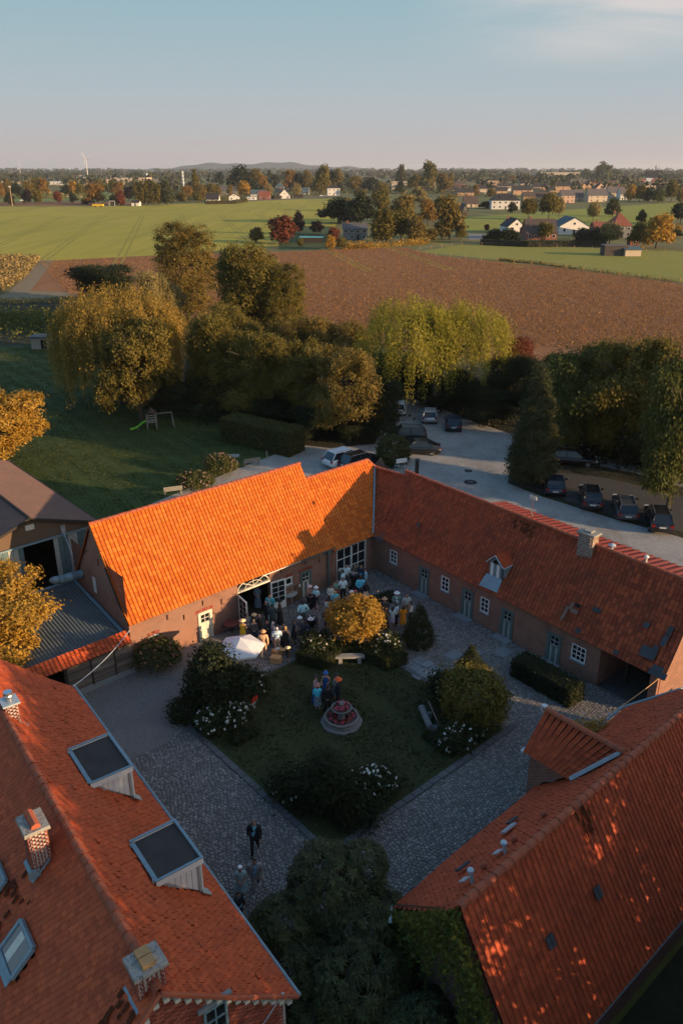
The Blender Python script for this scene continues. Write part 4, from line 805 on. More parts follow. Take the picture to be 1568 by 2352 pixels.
MB().box(W(14.95, -37.2, .2), (3.9, .12, .36), AXY).build('plinth', M['slab'], shed)
MB().box(W(12.9, -37.2, 1.05), (.16, .16, 2.1), AXY).box(W(14.38, -37.16, 1.2), (.07, .05, 1.7), AXY).box(W(15.78, -37.16, 1.2), (.07, .05, 1.7), AXY).box(W(9.0, -37.2, 1.05), (.16, .16, 2.1), AXY).build('post', M['darkwood'], shed)
mb = MB(); mb.quad(W(8.7, -44.2), W(16.8, -44.2), W(16.8, -44.2, 3.2), W(8.7, -44.2, 3.2)); mb.quad(W(8.7, -37.3), W(8.7, -44.2), W(8.7, -44.2, 3.1), W(8.7, -37.3, 2.1)); mb.box(W(14.9, -37.4, 1.1), (3.9, .05, 2.0), AXY); mb.build('wall', M['darkwood'], shed)
duct = thing('steel_duct', 'fat spiral steel duct sticking out of the barn gable over the low shed', 'duct', W(16.9, -43.2, 4.1))
mb = MB(); dd = (-A_*.93-B_*.12-UP*.03)
mb.tube([dd*x for x in (-.1, .5, .51, .8, .81, 1.1, 1.11, 1.35)], [.27, .27, .285, .285, .27, .27, .285, .285], 14, cap=False).tube([dd*1.3, dd*1.75+UP*.1, dd*2.0+UP*.16], [.27, .24, .1], 14, cap=True)
mb.build('pipe', M['lead'], duct, False, smooth=True)
# ================================================================ vegetation
def leafmat(name, c1, c2, tr=.38, noise=None, var=.25):
    return mat(name, c1, .65, col2=c2, var=var, trans=tr, noise=noise, spec=.25)
L_ = dict(
    olive=leafmat('leaves_olive', (0.108, 0.103, 0.0208), (0.21, 0.159, 0.0286)), green=leafmat('leaves_green', (0.0675, 0.0897, 0.0208), (0.128, 0.131, 0.0286)),
    dark=leafmat('leaves_dark', (.022, .033, .013), (.042, .052, .018)), olive2=leafmat('leaves_mixed', (.05, .055, .014), (.24, .18, .032)), gold=leafmat('leaves_gold', (0.33, 0.2, 0.0286), (0.495, 0.29, 0.0455)),
    willow=leafmat('leaves_willow', (.19, .14, .028), (.42, .27, .05)), limewillow=leafmat('leaves_lime', (0.21, 0.207, 0.0234), (0.36, 0.304, 0.039)),
    brown=leafmat('leaves_brown', (.13, .105, .026), (.25, .175, .038)), orange=leafmat('leaves_orange', (.19, .11, .024), (.30, .175, .035)),
    red=leafmat('leaves_red', (0.128, 0.0414, 0.0234), (0.255, 0.0759, 0.0338)), purple=leafmat('leaves_purple', (.02, .016, .018), (.035, .024, .024)),
    pale=leafmat('leaves_pale', (0.225, 0.193, 0.0715), (0.36, 0.276, 0.104)), hedge=leafmat('leaves_hedge', (0.06, 0.069, 0.0195), (0.112, 0.11, 0.0286)),
    conifer=leafmat('needles', (0.0525, 0.0621, 0.026), (0.09, 0.0938, 0.0338)), rose=leafmat('leaves_rose', (.026, .04, .014), (.055, .065, .02)),
    box=leafmat('leaves_box', (.03, .042, .012), (.055, .065, .018)), ivy=leafmat('leaves_ivy', (.05, .07, .013), (.18, .165, .024)),
    fig=leafmat('leaves_palmate', (.012, .019, .008), (.08, .09, .028), .25))
M['bark'] = mat('bark', (.075, .058, .045), .95, noise=[(4, .6, (.045, .036, .03)), (9, .4, (.13, .115, .095), .52, (1, 1, .3))])
M['petal'] = mat('white_petals', (.72, .72, .66), .6); M['petal_pink'] = mat('pink_petals', (.24, .11, .1), .7, col2=(.26, .21, .14), var=.2)
M['petal_red'] = mat('red_petals', (.5, .02, .04), .6, col2=(.62, .12, .2), var=.3); M['petal_rust'] = mat('rust_flower_heads', (.28, .09, .06), .8, col2=(.3, .17, .1), var=.3)
def leaf_quads(C, size, rng, out=None, up=.35, asp=.6, hang=0.0):
    """diamond leaves at C facing roughly out / up at random"""
    n = len(C); nr = rng.normal(0, 1, (n, 3)); 
    if out is not None: nr = nr*.75+out*1.0
    nr[:, 2] += up; nr /= np.linalg.norm(nr, axis=1)[:, None]
    t = rng.normal(0, 1, (n, 3)); 
    if hang: t = t*(1-hang)+np.array([0, 0, -1.6])*hang
    t -= nr*np.einsum('ij,ij->i', t, nr)[:, None]; t /= np.linalg.norm(t, axis=1)[:, None]+1e-9; s = np.cross(nr, t)
    size = np.asarray(size)[:, None]*np.ones((n, 1)); a, b = t*size*.5, s*size*.5*asp
    V = np.stack([C-a, C-a*.1+b+nr*size*.08, C+a, C-a*.1-b+nr*size*.08], 1).reshape(-1, 3)
    return V, np.arange(4*n).reshape(-1, 4)
def shell_points(lobes, n, rng, inner=.55, low=-.75):
    """clump centres in the outer part of overlapping ellipsoid lobes"""
    lobes = np.array(lobes, float); vol = lobes[:, 3]*lobes[:, 4]*lobes[:, 5]; w = vol**.67; k = rng.choice(len(lobes), n*3, p=w/w.sum())
    d = rng.normal(0, 1, (n*3, 3)); d /= np.linalg.norm(d, axis=1)[:, None]; r = inner+(1-inner)*rng.random(n*3)**.55
    ok = d[:, 2] > low; p = lobes[k, :3]+d*r[:, None]*lobes[k, 3:6]
    inside = np.zeros(len(p))
    for L in lobes: inside += (np.sum(((p-L[:3])/L[3:6])**2, axis=1) < .35)
    ok &= inside < 1; p, d = p[ok][:n], d[ok][:n]; return p, d
def crown_broad(lobes, nclump, per, leaf, spread, mt, seed, inner=.55, hang=0.0, up=.35, asp=.6, low=-.75, name='crown', dens=1.0):
    rng = np.random.default_rng(seed); p, d = shell_points(lobes, nclump, rng, inner, low)
    cs = spread*(.5+rng.random(len(p))); C = np.repeat(p, per, 0)+rng.normal(0, 1, (len(p)*per, 3))*np.repeat(cs, per)[:, None]*np.array([1, 1, .75])
    O = np.repeat(d, per, 0); V, F = leaf_quads(C, leaf*(.6+.8*rng.random(len(C))), rng, O, up, asp, hang)
    tone = np.repeat(rng.random(len(p)), per)*.65+rng.random(len(C))*.35
    return np_mesh(name, V, F, mt, tone)
def crown_willow(lobes, nstr, leaf, mt, seed, lmin=1.5, lmax=6, step=.2, zmin=.6):
    """curtains of hanging strands from a domed top"""
    rng = np.random.default_rng(seed); p, d = shell_points(lobes, nstr//7, rng, .72, -.1); bt = np.repeat(rng.random(len(p)), 7); bl = np.repeat(rng.random(len(p)), 7); p = np.repeat(p, 7, 0)+rng.normal(0, .2, (len(p)*7, 3)); d = np.repeat(d, 7, 0); pts, tone, outs = [], [], []
    for q, dd, t0, l0 in zip(p, d, bt, bl):
        L = (lmin+(lmax-lmin)*(l0*.75+.25*rng.random()))*(.5+.6*(1-max(dd[2], 0))); n = max(4, int(L/step)); s = np.arange(n)*step; tt = t0*.75+.25*rng.random()
        x = q+np.outer(np.minimum(s, .8)*.5, [dd[0], dd[1], .15])+np.outer(s, [0, 0, -1])+rng.normal(0, .09, (n, 3))
        x = x[x[:, 2] > zmin]; pts.append(x); tone += list(tt*.7+rng.random(len(x))*.3); outs.append(np.repeat([[dd[0], dd[1], .2]], len(x), 0))
    C = np.concatenate(pts); V, F = leaf_quads(C, leaf*(.7+.7*rng.random(len(C))), rng, np.concatenate(outs), .15, .42, .75)
    return np_mesh('crown', V, F, mt, np.array(tone))
def trunk_mesh(h, r, spread, nb, seed, lean=.04, top=.75):
    rng = random.Random(seed); mb = MB(); pts = [(rng.gauss(0, lean)*i, rng.gauss(0, lean)*i, h*top*i/5) for i in range(6)]
    mb.tube(pts, [r*(1.25 if i == 0 else 1-.15*i) for i in range(6)], 7)
    for k in range(nb):
        a = rng.random()*6.28; z0 = h*rng.uniform(.22, .6); b = pts[min(5, int(z0/(h*top)*5))]; L = spread*rng.uniform(.55, .95)
        q = [(b[0], b[1], z0), (b[0]+math.cos(a)*L*.45, b[1]+math.sin(a)*L*.45, z0+L*.35), (b[0]+math.cos(a)*L, b[1]+math.sin(a)*L, z0+L*rng.uniform(.5, .9))]
        mb.tube(q, [r*.45, r*.3, r*.1], 5)
    return mb.mesh('trunk', M['bark'])
TREES = {}
def tree_kind(key, crown_me, h, r, spread, nb, seed): TREES[key] = (crown_me, trunk_mesh(h, r, spread, nb, seed), h, spread)
def lobes_round(R, H, n, seed, z0=.3):
    """one core and many smaller overlapping masses of unequal size: an uneven outline"""
    rng = random.Random(seed); L = [(0, 0, H*(.5+z0/2)*.95, R*.62, R*.62, H*(1-z0)*.43)]
    for k in range(n+3):
        a = k*2.4+rng.random()*1.2; q = R*rng.uniform(.38, .74); z = H*rng.uniform(z0+.06, .86); w = R*rng.uniform(.24, .5)*(1.1-.35*z/H)
        L.append((math.cos(a)*q*(1.15-.55*z/H), math.sin(a)*q*(1.15-.55*z/H), z, w*rng.uniform(.8, 1.25), w*rng.uniform(.8, 1.25), H*rng.uniform(.08, .17)))
    return L
# kinds, modelled at a reference size (height h, crown half width spread), placed with their own scale
tree_kind('broad', crown_broad(lobes_round(5, 11, 10, 1, .12), 520, 90, .23, .36, L_['olive'], 1), 11, .28, 5, 9, 1)
tree_kind('broad2', crown_broad(lobes_round(5, 11, 9, 2, .1), 500, 88, .23, .37, L_['green'], 2), 11, .28, 5, 9, 2)
tree_kind('maple', crown_broad(lobes_round(5, 10, 9, 3, .18), 340, 120, .24, .33, L_['gold'], 3, up=.6), 10, .25, 5, 8, 3)
tree_kind('darkbroad', crown_broad(lobes_round(5, 11, 8, 4, .1), 470, 78, .26, .38, L_['dark'], 4), 11, .25, 5, 8, 4)
tree_kind('tall', crown_broad([(0, 0, 8.5, 3.0, 3.0, 6.2), (.8, .3, 4.2, 2.6, 2.6, 3.4), (-1.0, .2, 3.6, 2.2, 2.2, 3.0), (1.6, .6, 11, 2, 2, 4), (-1.4, -.8, 10, 2.2, 2, 4.5), (.3, 1.7, 7.5, 2.4, 2.2, 4), (-.5, -1.8, 7, 2.3, 2.1, 4)], 480, 84, .22, .34, L_['brown'], 5), 15, .3, 3.6, 10, 5)
tree_kind('conifer', crown_broad([(0, 0, 2.2, 2.6, 2.6, 2.0), (0, 0, 4.6, 2.1, 2.1, 2.4), (0, 0, 7.2, 1.45, 1.45, 2.4), (0, 0, 9.6, .75, .75, 1.9)], 420, 78, .19, .25, L_['conifer'], 6, hang=.25, low=-.95), 11.5, .22, 2.6, 6, 6)
tree_kind('willow', crown_willow([(0, 0, 8.2, 4.6, 4.4, 3.4), (2.9, .5, 7.4, 2.4, 2.6, 2.5), (-3.2, .5, 6.6, 2.2, 2.6, 2.6), (.6, -2.6, 7.0, 2.6, 2.2, 2.6), (-1.5, 2.4, 7.6, 2.4, 2.2, 2.6)], 2600, .17, L_['willow'], 7, 1.8, 8.0, .13), 12, .45, 5.6, 9, 7)
tree_kind('limewillow', crown_willow([(-2.6, 0, 7.4, 3.3, 3.2, 3.4), (2.3, .2, 6.9, 3.4, 3.2, 3.1), (0, .6, 6.4, 3.4, 3.2, 3.0)], 2300, .17, L_['limewillow'], 8, 1.2, 5.6, .13), 11, .4, 5.6, 9, 8)
def lowtree(key, mt, seed, lob=None, n=300, leaf=.85, sp=.55, per=9, h=10, spread=4.4, hang=0.0, low=-.8):
    tree_kind(key, crown_broad(lob or lobes_round(4.4, 10, 6, seed, .12), n, per, leaf, sp, mt, seed, hang=hang, low=low), h, .22, spread, 4, seed)
for i, k in enumerate(('olive', 'green', 'dark', 'brown', 'orange', 'red', 'purple', 'gold', 'pale', 'limewillow')): lowtree('far_'+k, L_[k], 20+i)
COLM = [(0, 0, 5, 1.6, 1.6, 5.2), (.5, .2, 3.2, 1.4, 1.4, 3), (-.4, -.3, 6, 1.2, 1.2, 3)]
lowtree('col_olive', L_['olive'], 40, COLM, 240, .7, .35, spread=1.8); lowtree('col_green', L_['green'], 41, COLM, 240, .7, .35, spread=1.8)
PINE = [(0, 0, 3, 4, 4, 2.2), (0, 0, 5.6, 3.2, 3.2, 2), (0, 0, 8, 1.9, 1.9, 2)]
lowtree('pine_dark', L_['conifer'], 42, PINE, 320, .9, .5)
WEEP = [(0, 0, 6.2, 4, 4, 3.6), (1.6, .4, 5, 2.8, 2.8, 3), (-1.5, -.3, 5, 2.8, 2.8, 3)]
lowtree('weep_gold', L_['gold'], 43, WEEP, 330, .8, .45, hang=.7); lowtree('weep_pale', L_['pale'], 44, WEEP, 330, .8, .45, hang=.7); lowtree('weep_olive', L_['olive'], 45, WEEP, 330, .8, .45, hang=.7); lowtree('weep_dark', L_['dark'], 46, WEEP, 300, .8, .45, hang=.7)
DEPTHH = lambda p, ytop: CAM_H+p[1]*(((1176-ytop)/FPX*CP-SP)/((1176-ytop)/FPX*SP+CP))
def tree(key, x, yb, ytop, hw, label, name='tree', cat='tree', group=None, rz=None, mt=None, hscale=None):
    """tree standing where the survey shows its foot (x, yb), as tall as its top (ytop) and hw survey pixels wide each side"""
    cme, tme, h, sp = TREES[key]; p = P(x, yb); Ht = DEPTHH(p, ytop); Wd = hw*scale_at(p+UP*Ht/2)
    t = thing(name, label, cat, p, random.random()*6.28 if rz is None else rz, group); t.scale = (Wd/sp, Wd/sp, Ht/h)
    link('trunk', tme, t); c = link('crown', cme, t)
    if mt is not None: c.material_slots[0].link = 'OBJECT'; c.material_slots[0].material = L_[mt]
    return t
# ---------------- near trees
tree('tall', 437, 735, 506, 66, 'tall brown green poplar-like tree standing behind the weeping willow', 'poplar_tree')
tree('broad', 585, 790, 542, 104, 'big rounded olive tree at the edge of the brown field')
tree('tall', 655, 800, 600, 48, 'yellow green tree leaning on the right side of the rounded tree', mt='olive')
tree('darkbroad', 243, 700, 598, 88, 'low dark flat-topped tree at the left end of the brown field')
tree('broad', 372, 790, 612, 62, 'pale olive tree between the willow and the tall brown tree', mt='pale')
tree('willow', 285, 925, 640, 168, 'large weeping willow with golden strands beside the lawn', 'willow_tree')
tree('maple', 325, 965, 708, 104, 'bushy gold and green maple in front of the weeping willow', 'maple_tree', mt='olive2')
tree('broad', 505, 950, 700, 78, 'olive tree right of the willow with sunlit top', mt='olive')
tree('broad2', 590, 965, 755, 85, 'dark green tree in the middle of the belt behind the box hedge', mt='olive')
tree('maple', 690, 975, 768, 84, 'olive tree with gold clumps behind the white estate car', mt='olive')
tree('maple', 800, 1015, 782, 98, 'dark olive maple with gold crown edge standing over the parked cars', 'maple_tree', mt='brown')
tree('broad2', 880, 1010, 872, 58, 'dark low tree beside the round hedge at the car park entrance', mt='dark')
tree('broad', 735, 870, 715, 75, 'brown leaved tree between the belt and the brown field', mt='brown')
tree('broad', 640, 880, 725, 60, 'brown green tree in the shade behind the belt', mt='brown')
tree('limewillow', 1000, 945, 664, 172, 'bright yellow green weeping willow above the car park', 'willow_tree', rz=.35)
tree('darkbroad', 1168, 955, 800, 66, 'dark shrubby tree right of the bright willow', mt='dark')
tree('tall', 1185, 935, 770, 38, 'thin brown leaved tree beside the field right of the bright willow', mt='red')
tree('conifer', 1218, 1112, 835, 62, 'tall dark cypress-like tree in the middle of the car park', 'cypress_tree')
tree('darkbroad', 1310, 1050, 765, 100, 'tall dark tree behind the middle car park island', mt='green')
tree('darkbroad', 1425, 1068, 742, 108, 'tall shaded tree with a pale sunlit top at the right of the car park', mt='olive')
tree('darkbroad', 1530, 1180, 775, 105, 'large dark tree at the right edge over the parked cars', mt='green')
tree('darkbroad', 1240, 985, 800, 72, 'dark tree filling the gap behind the cypress', mt='dark')
tree('darkbroad', 1380, 1040, 930, 75, 'low dark bushy tree beside the drive', mt='dark')
tree('darkbroad', 1600, 1100, 760, 90, 'dark tree cut by the right edge behind the drive', mt='green')
tree('darkbroad', 1490, 1075, 930, 90, 'low dark bushy tree at the right end of the drive', mt='dark')
tree('darkbroad', 720, 1005, 930, 60, 'dark shrubby tree left of the white estate', mt='dark')
tree('darkbroad', 820, 1015, 945, 50, 'dark shrubby tree under the brown maple', mt='dark')
tree('darkbroad', 1120, 975, 880, 62, 'dark shrubby tree at the right foot of the bright willow', mt='dark')
tree('darkbroad', 1000, 930, 850, 70, 'dark shrubby tree in the middle under the bright willow', mt='dark')
tree('darkbroad', 400, 955, 860, 62, 'dark shrubby tree at the right foot of the gold maple', mt='dark')
tree('darkbroad', 600, 975, 900, 55, 'dark shrubby tree right behind the block hedge', mt='dark')
tree('broad', 540, 850, 690, 70, 'olive tree at the back of the belt below the rounded tree', mt='olive')
tree('broad', 800, 880, 735, 66, 'brown tree left of the bright willow', mt='brown')
tree('darkbroad', 1060, 945, 850, 75, 'dark undergrowth tree below the bright willow', mt='dark')
tree('darkbroad', 905, 915, 800, 72, 'dark undergrowth tree left below the bright willow', mt='dark')
tree('darkbroad', 470, 945, 850, 60, 'dark undergrowth tree right of the gold maple', mt='dark')
tree('darkbroad', 560, 960, 880, 62, 'dark undergrowth tree behind the box hedge', mt='dark')
tree('darkbroad', 655, 965, 890, 60, 'dark undergrowth tree left of the parked estate', mt='dark')
tree('darkbroad', 760, 985, 905, 62, 'dark undergrowth tree behind the white estate', mt='dark')
tree('maple', 8, 1068, 888, 124, 'golden leaved tree behind the storage hall at the left edge', 'maple_tree', rz=1.0)
tree('maple', -22, 1560, 1318, 176, 'golden tree at the left edge between shed and farmhouse', 'maple_tree', rz=2.0)
# trees just outside the picture on the right, which shade the yard and fleck the barn roof
tree_kind('sparse', crown_broad([(0, 0, 7.0, 3.4, 3.4, 5.2), (1.4, .6, 9.5, 2, 2, 3.2), (-1.4, -.8, 8.5, 2.2, 2, 3.6)], 480, 34, .28, .45, L_['olive'], 15), 13, .26, 3.5, 9, 15)
for u, v, Ht, r, k, lab in ((31, 1.5, 10.8, 3.3, 'sparse', 'leafy tree at the far end of the row beside the red tiled barn'), (26, 2.0, 14.2, 3.8, 'sparse', 'second leafy tree of the row on the road side of the red barn'), (20.5, 1.5, 14.2, 3.9, 'sparse', 'third leafy tree of the row on the road side of the red barn'),
                            (15, 3, 13.5, 3.8, 'sparse', 'fourth leafy tree of the row on the road side of the red barn'), (9, 2, 11, 3.6, 'tall', 'nearest leafy tree of the row on the road side of the red barn')):
    t = thing('roadside_tree', lab, 'tree', W(u, v), u*1.1, 'trees along the road beside the red tiled barn'); t.scale = (r/TREES[k][3],)*2+(Ht/TREES[k][2],)
    link('trunk', TREES[k][1], t); link('crown', TREES[k][0], t)
# ---------------- hedges, topiary, bushes
def bush(name, label, cat, p, lobes, n, per, leaf, spread, mt, seed, group=None, flowers=None, rz=0.0, inner=.75, low=-.6, up=.35):
    t = thing(name, label, cat, p, rz, group); link('foliage', crown_broad(lobes, n, per, leaf, spread, mt, seed, inner, name='foliage', low=low, up=up), t)
    if flowers:
        m, k, sz, fname = flowers; rng = np.random.default_rng(seed+9); q, d = shell_points(lobes, k, rng, .98, -.25)
        mb = MB()
        for i, (a, b) in enumerate(zip(q, d)):
            x = a+b*.06
            for _ in range(2): mb.ball(x+rng.normal(0, sz*.3, 3), (sz*rng.uniform(.6, 1.1),)*3, 5, 3, rng.random())
        mb.build(fname, m, t, False, kind='stuff')
    return t
def box_lobes(L, Wd, Hh, k): return None
def hedge(name, label, pts, width, h, mt, seed, leaf=.12, dens=520, top=1.0):
    """clipped hedge along a path: leaves on the faces of a box"""
    rng = np.random.default_rng(seed); C, O = [], []; pts = [np.asarray(p, float) for p in pts]; base = pts[0]; core = MB()
    for a, b in zip(pts[:-1], pts[1:]):
        d = b-a; L = np.linalg.norm(d); d = d/L; s = np.cross(UP, d); a = a-d*width*.3; L += width*.6
        core.box((a+d*L/2)+UP*h*.47, (L-.12, width-.12, h*.93), (d, s, UP))
        for fn, ar in (('t', L*width), ('l', L*h), ('r', L*h), ('e', width*h), ('f', width*h)):
            n = int(ar*dens); x, y = rng.random(n), rng.random(n)
            if fn == 't': q, o = a+np.outer(x*L, d)+np.outer((y-.5)*width, s)+UP*h, np.repeat([UP], n, 0)
            elif fn in 'lr': sg = 1 if fn == 'l' else -1; q, o = a+np.outer(x*L, d)+s*sg*width/2+np.outer(y*h, UP), np.repeat([s*sg], n, 0)
            else: sg = 1 if fn == 'e' else 0; q, o = a+d*L*sg+np.outer((x-.5)*width, s)+np.outer(y*h, UP), np.repeat([d*(1 if sg else -1)], n, 0)
            C.append(q+rng.normal(0, .05, (n, 3))); O.append(o)
    C, O = np.concatenate(C), np.concatenate(O); t = thing(name, label, 'hedge', base); V, F = leaf_quads(C-base, leaf*(.7+.6*rng.random(len(C))), rng, O, .2)
    link('foliage', np_mesh('foliage', V, F, mt, rng.random(len(C))), t); core.build('branches', M['dirt'], t); return t
hedge('box_hedge', 'big clipped block hedge at the end of the lawn', [P(540, 1010), P(668, 1040)], 2.6, 2.6, L_['hedge'], 3, .2, 190)
hedge('box_hedge', 'dark clipped hedge standing in the paved yard before the stable', [W(33.6, -22.0), W(33.5, -18.8)], 1.3, 1.15, L_['dark'], 4, .13, 420)
hedge('box_hedge', 'tall hedge added to shade the road side of the red tiled barn', [W(13, -4.6), W(34, -4.6)], 1.1, 2.9, L_['dark'], 15, .22, 130)  # added hedge that keeps the sun off the barn's road side wall
hedge('box_hedge', 'low dark hedge along the stable wall corner of the yard', [W(34.2, -33.4), W(32.0, -33.8)], 1.0, .35, L_['box'], 14, .12, 400)
t_ = bush('round_hedge', 'round clipped hedge beside the car park entrance', 'hedge', P(902, 1068), [(0, 0, 1.5, 1.6, 1.6, 1.55), (0, 0, .9, 1.6, 1.6, 1.0)], 420, 16, .2, .12, L_['hedge'], 5, low=-1)
for (u, v, R_, Hh, lab) in ((31.35, -28.2, 1.0, 2.9, 'clipped cone topiary nearer the golden ball tree'), (30.75, -23.6, .95, 2.4, 'clipped cone topiary behind the round sunlit bush')):
    L = [(0, 0, Hh*.2, R_, R_, Hh*.24), (0, 0, Hh*.42, R_*.82, R_*.82, Hh*.24), (0, 0, Hh*.64, R_*.52, R_*.52, Hh*.22), (0, 0, Hh*.84, R_*.24, R_*.24, Hh*.18)]
    bush('cone_topiary', lab, 'topiary', W(u, v), L, 620, 14, .1, .07, L_['box'], int(u*10), 'clipped cones in the yard', low=-1)
# clipped ball tree, gold in the sun
tb_ = thing('ball_tree', 'round clipped golden tree among the guests at the garden corner', 'tree', W(28.0, -30.3)); tb_.scale = (1.0,)*3
MB().tube([(0, 0, 0), (.03, 0, 1.2), (0, 0, 2.2)], [.11, .09, .07], 7).build('trunk', M['bark'], tb_, False); link('crown', crown_broad([(0, 0, 2.3, 1.45, 1.45, 1.2), (.35, -.2, 2.7, 1.1, 1.1, .95), (-.6, .5, 2.2, 1.0, 1.0, .9), (.7, .6, 2.1, .9, .9, .9)], 330, 34, .16, .17, L_['gold'], 61, .75, low=-.9), tb_)
bush('round_bush', 'big round evergreen bush with sunlit top at the right garden corner', 'bush', W(27.9, -21.1), [(0, 0, 1.75, 1.6, 1.6, 1.6), (.2, .3, 1.2, 1.6, 1.6, 1.2), (-.4, .4, 2.2, 1.0, 1.0, .95)], 620, 22, .17, .16, L_['olive'], 62, low=-.9)
# rose beds
def roses(lab, u, v, su, sv, h, seed, n=260, nf=60):
    L = [(0, 0, h*.5, su, sv, h*.55), (su*.5, -sv*.3, h*.45, su*.55, sv*.6, h*.55), (-su*.45, sv*.35, h*.5, su*.55, sv*.6, h*.6)]
    return bush('rose_bush', lab, 'bush', W(u, v), L, n, 16, .15, .2, L_['rose'], seed, 'white roses in the garden beds', (M['petal'], int(nf*1.5), .07, 'blossoms'), rz=ANG_A, low=-.3)
roses('white rose bush by the dark shrub tree at the left garden corner', 17.9, -29.5, 1.3, .95, 1.3, 71, nf=55)
roses('white rose bush behind the dark shrub tree near the parasol', 20.3, -30.9, 1.1, .8, 1.5, 72, nf=36)
roses('white rose bush left of the golden ball tree', 26.1, -31.5, .85, .7, 1.35, 73, nf=42)
roses('white rose bush right of the golden ball tree', 29.0, -28.8, .95, .7, 1.3, 74, nf=48)
roses('white rose bush behind the round sunlit bush', 28.2, -23.4, .6, .7, 1.7, 75, nf=26)
roses('white rose bush in front of the round sunlit bush', 26.4, -20.4, 1.5, .7, 1.0, 76, nf=60)
roses('white rose bush at the near garden corner, right part', 20.2, -20.8, 1.3, .9, 1.3, 77, nf=52)
roses('white rose bush at the near garden corner, left part', 17.5, -23.2, .8, 1.0, 1.1, 78, nf=12)
bush('shrub_tree', 'tall dark leafy shrub at the left garden corner before the parasol', 'shrub', W(18.3, -30.9), [(0, 0, 2.2, 1.2, 1.2, 2.1), (.7, .2, 1.4, 1.0, 1.0, 1.3), (-.6, .3, 1.5, .9, .9, 1.4), (1.5, -.1, 1.9, .7, .7, 1.0)], 340, 24, .2, .2, L_['dark'], 63, low=-.8)
bush('shrub_tree', 'dark leafy shrub at the near garden corner', 'shrub', W(18.0, -21.3), [(0, 0, 2.0, .95, .95, 1.5), (.5, .3, 1.1, 1.0, .9, 1.1), (-.6, .5, 1.0, .9, .9, 1.0), (1.4, -.6, .7, .9, .8, .7)], 420, 26, .13, .2, L_['dark'], 64, low=-.8)
bush('low_bush', 'low dark bush at the left tip of the garden', 'bush', W(16.9, -31.5), [(0, 0, .5, .9, .8, .7)], 120, 18, .15, .15, L_['dark'], 65)
for lab, q, w, h, s in (('angled box hedge behind the stone bench, sunlit left arm', [W(24.8, -31.6), W(25.35, -30.3), W(26.4, -30.3)], .55, .75, 81), ('angled box hedge right of the stone bench', [W(27.9, -29.05), W(28.2, -27.7), W(29.2, -27.5)], .6, .75, 82), ('low box hedge straight behind the stone bench', [W(26.9, -30.6), W(28.0, -29.6)], .5, .7, 83),
                        ('low clipped hedge edging the left rose bed', [W(17.6, -28.0), W(18.9, -28.0)], .4, .35, 84), ('low clipped hedge edging the right rose bed', [W(25.3, -21.9), W(25.3, -20.2)], .4, .35, 85)):
    hedge('box_hedge', lab, q, w, h, L_['box'], s, .1, 620)
# hydrangeas
def hydrangea(lab, p, R_, h, m, k, seed): bush('hydrangea', lab, 'bush', p, [(0, 0, h*.5, R_, R_, h*.52), (R_*.5, .1, h*.4, R_*.6, R_*.6, h*.42)], 220, 15, .17, .15, L_['hedge'], seed, None, (m, k, .075, 'flower_heads'), low=-.4)
hydrangea('rust red hydrangea against the barn wall beside the plank shed', P(362, 1532), 1.25, 1.75, M['petal_rust'], 70, 91)
hydrangea('pale hydrangea along the gravel path behind the barn', P(447, 1118), 1.7, 1.3, M['petal_pink'], 60, 92)
hydrangea('pink hydrangea near the wooden bench on the path', P(505, 1088), 1.5, 1.9, M['petal_pink'], 55, 93)
# ivy on the barn gable and trailing plants
rng = np.random.default_rng(5); C, O = [], []
for k in range(5200):
    s = rng.random(); t = rng.random()**1.6
    if s < .5: q = s*2; base = W(14.85, -13.9, 2.9)*(1-q)+W(13.85, -10.4, 6.95)*q
    else: q = (s-.5)*2; base = W(13.85, -10.4, 6.95)*(1-q)+W(13.55, -7.4, 2.6)*q
    dn = t*3.4*(.5+.5*math.sin(s*23)**2); C.append(base-UP*(dn-.05)-A_*(.12+rng.random()*.3)+rng.normal(0, .05, 3)); O.append(-A_*.8+UP*.5)
C = np.array(C); ivy = thing('ivy', 'green ivy hanging over the near gable of the red tiled barn', 'ivy', W(14, -10.4)); V, F = leaf_quads(C-world_origin(ivy), .15*(.7+.6*rng.random(len(C))), rng, np.array(O), .2); link('foliage', np_mesh('foliage', V, F, L_['ivy'], rng.random(len(C))), ivy)
bush('climber', 'yellow leaved climber on the gutter at the right edge', 'plant', W(28.2, -15.1, 2.6), [(0, 0, .35, .9, .45, .45), (.9, .2, .4, .4, .3, .4)], 90, 14, .12, .12, L_['gold'], 95)
# palmate shrub tree in the near gap between the two roofs: rosettes of long fingered leaves
def rosettes(lobes, n, seed, R_=.55, mt='fig'):
    rng = np.random.default_rng(seed); p, d = shell_points(lobes, n, rng, .8, -.3); V, F, T = [], [], []
    for q, dd in zip(p, d):
        dd = dd+np.array([0, 0, 1.1]); dd /= np.linalg.norm(dd); a0 = rng.random()*6.28; e1 = np.cross(dd, [1, 0, .1]); e1 /= np.linalg.norm(e1); e2 = np.cross(dd, e1); tt = rng.random(); k = rng.integers(9, 14)
        for i in range(k):
            a = a0+6.28*i/k+rng.normal(0, .12); r = R_*rng.uniform(.65, 1.15); dr = e1*math.cos(a)+e2*math.sin(a); sd = np.cross(dd, dr); b = len(V)*1; w = r*.11
            dz = -.42*r*rng.uniform(.4, 1.3); m_ = q+dr*r*.55+dd*(.12*r); tip = q+dr*r+dd*dz; b = sum(1 for _ in ()) + len(V)
            V += [q, m_+sd*w, tip, m_-sd*w]; F.append((b, b+1, b+2, b+3)); T.append(tt*.6+rng.random()*.4)
    return np_mesh('crown', np.array(V), np.array(F), L_[mt], np.array(T))
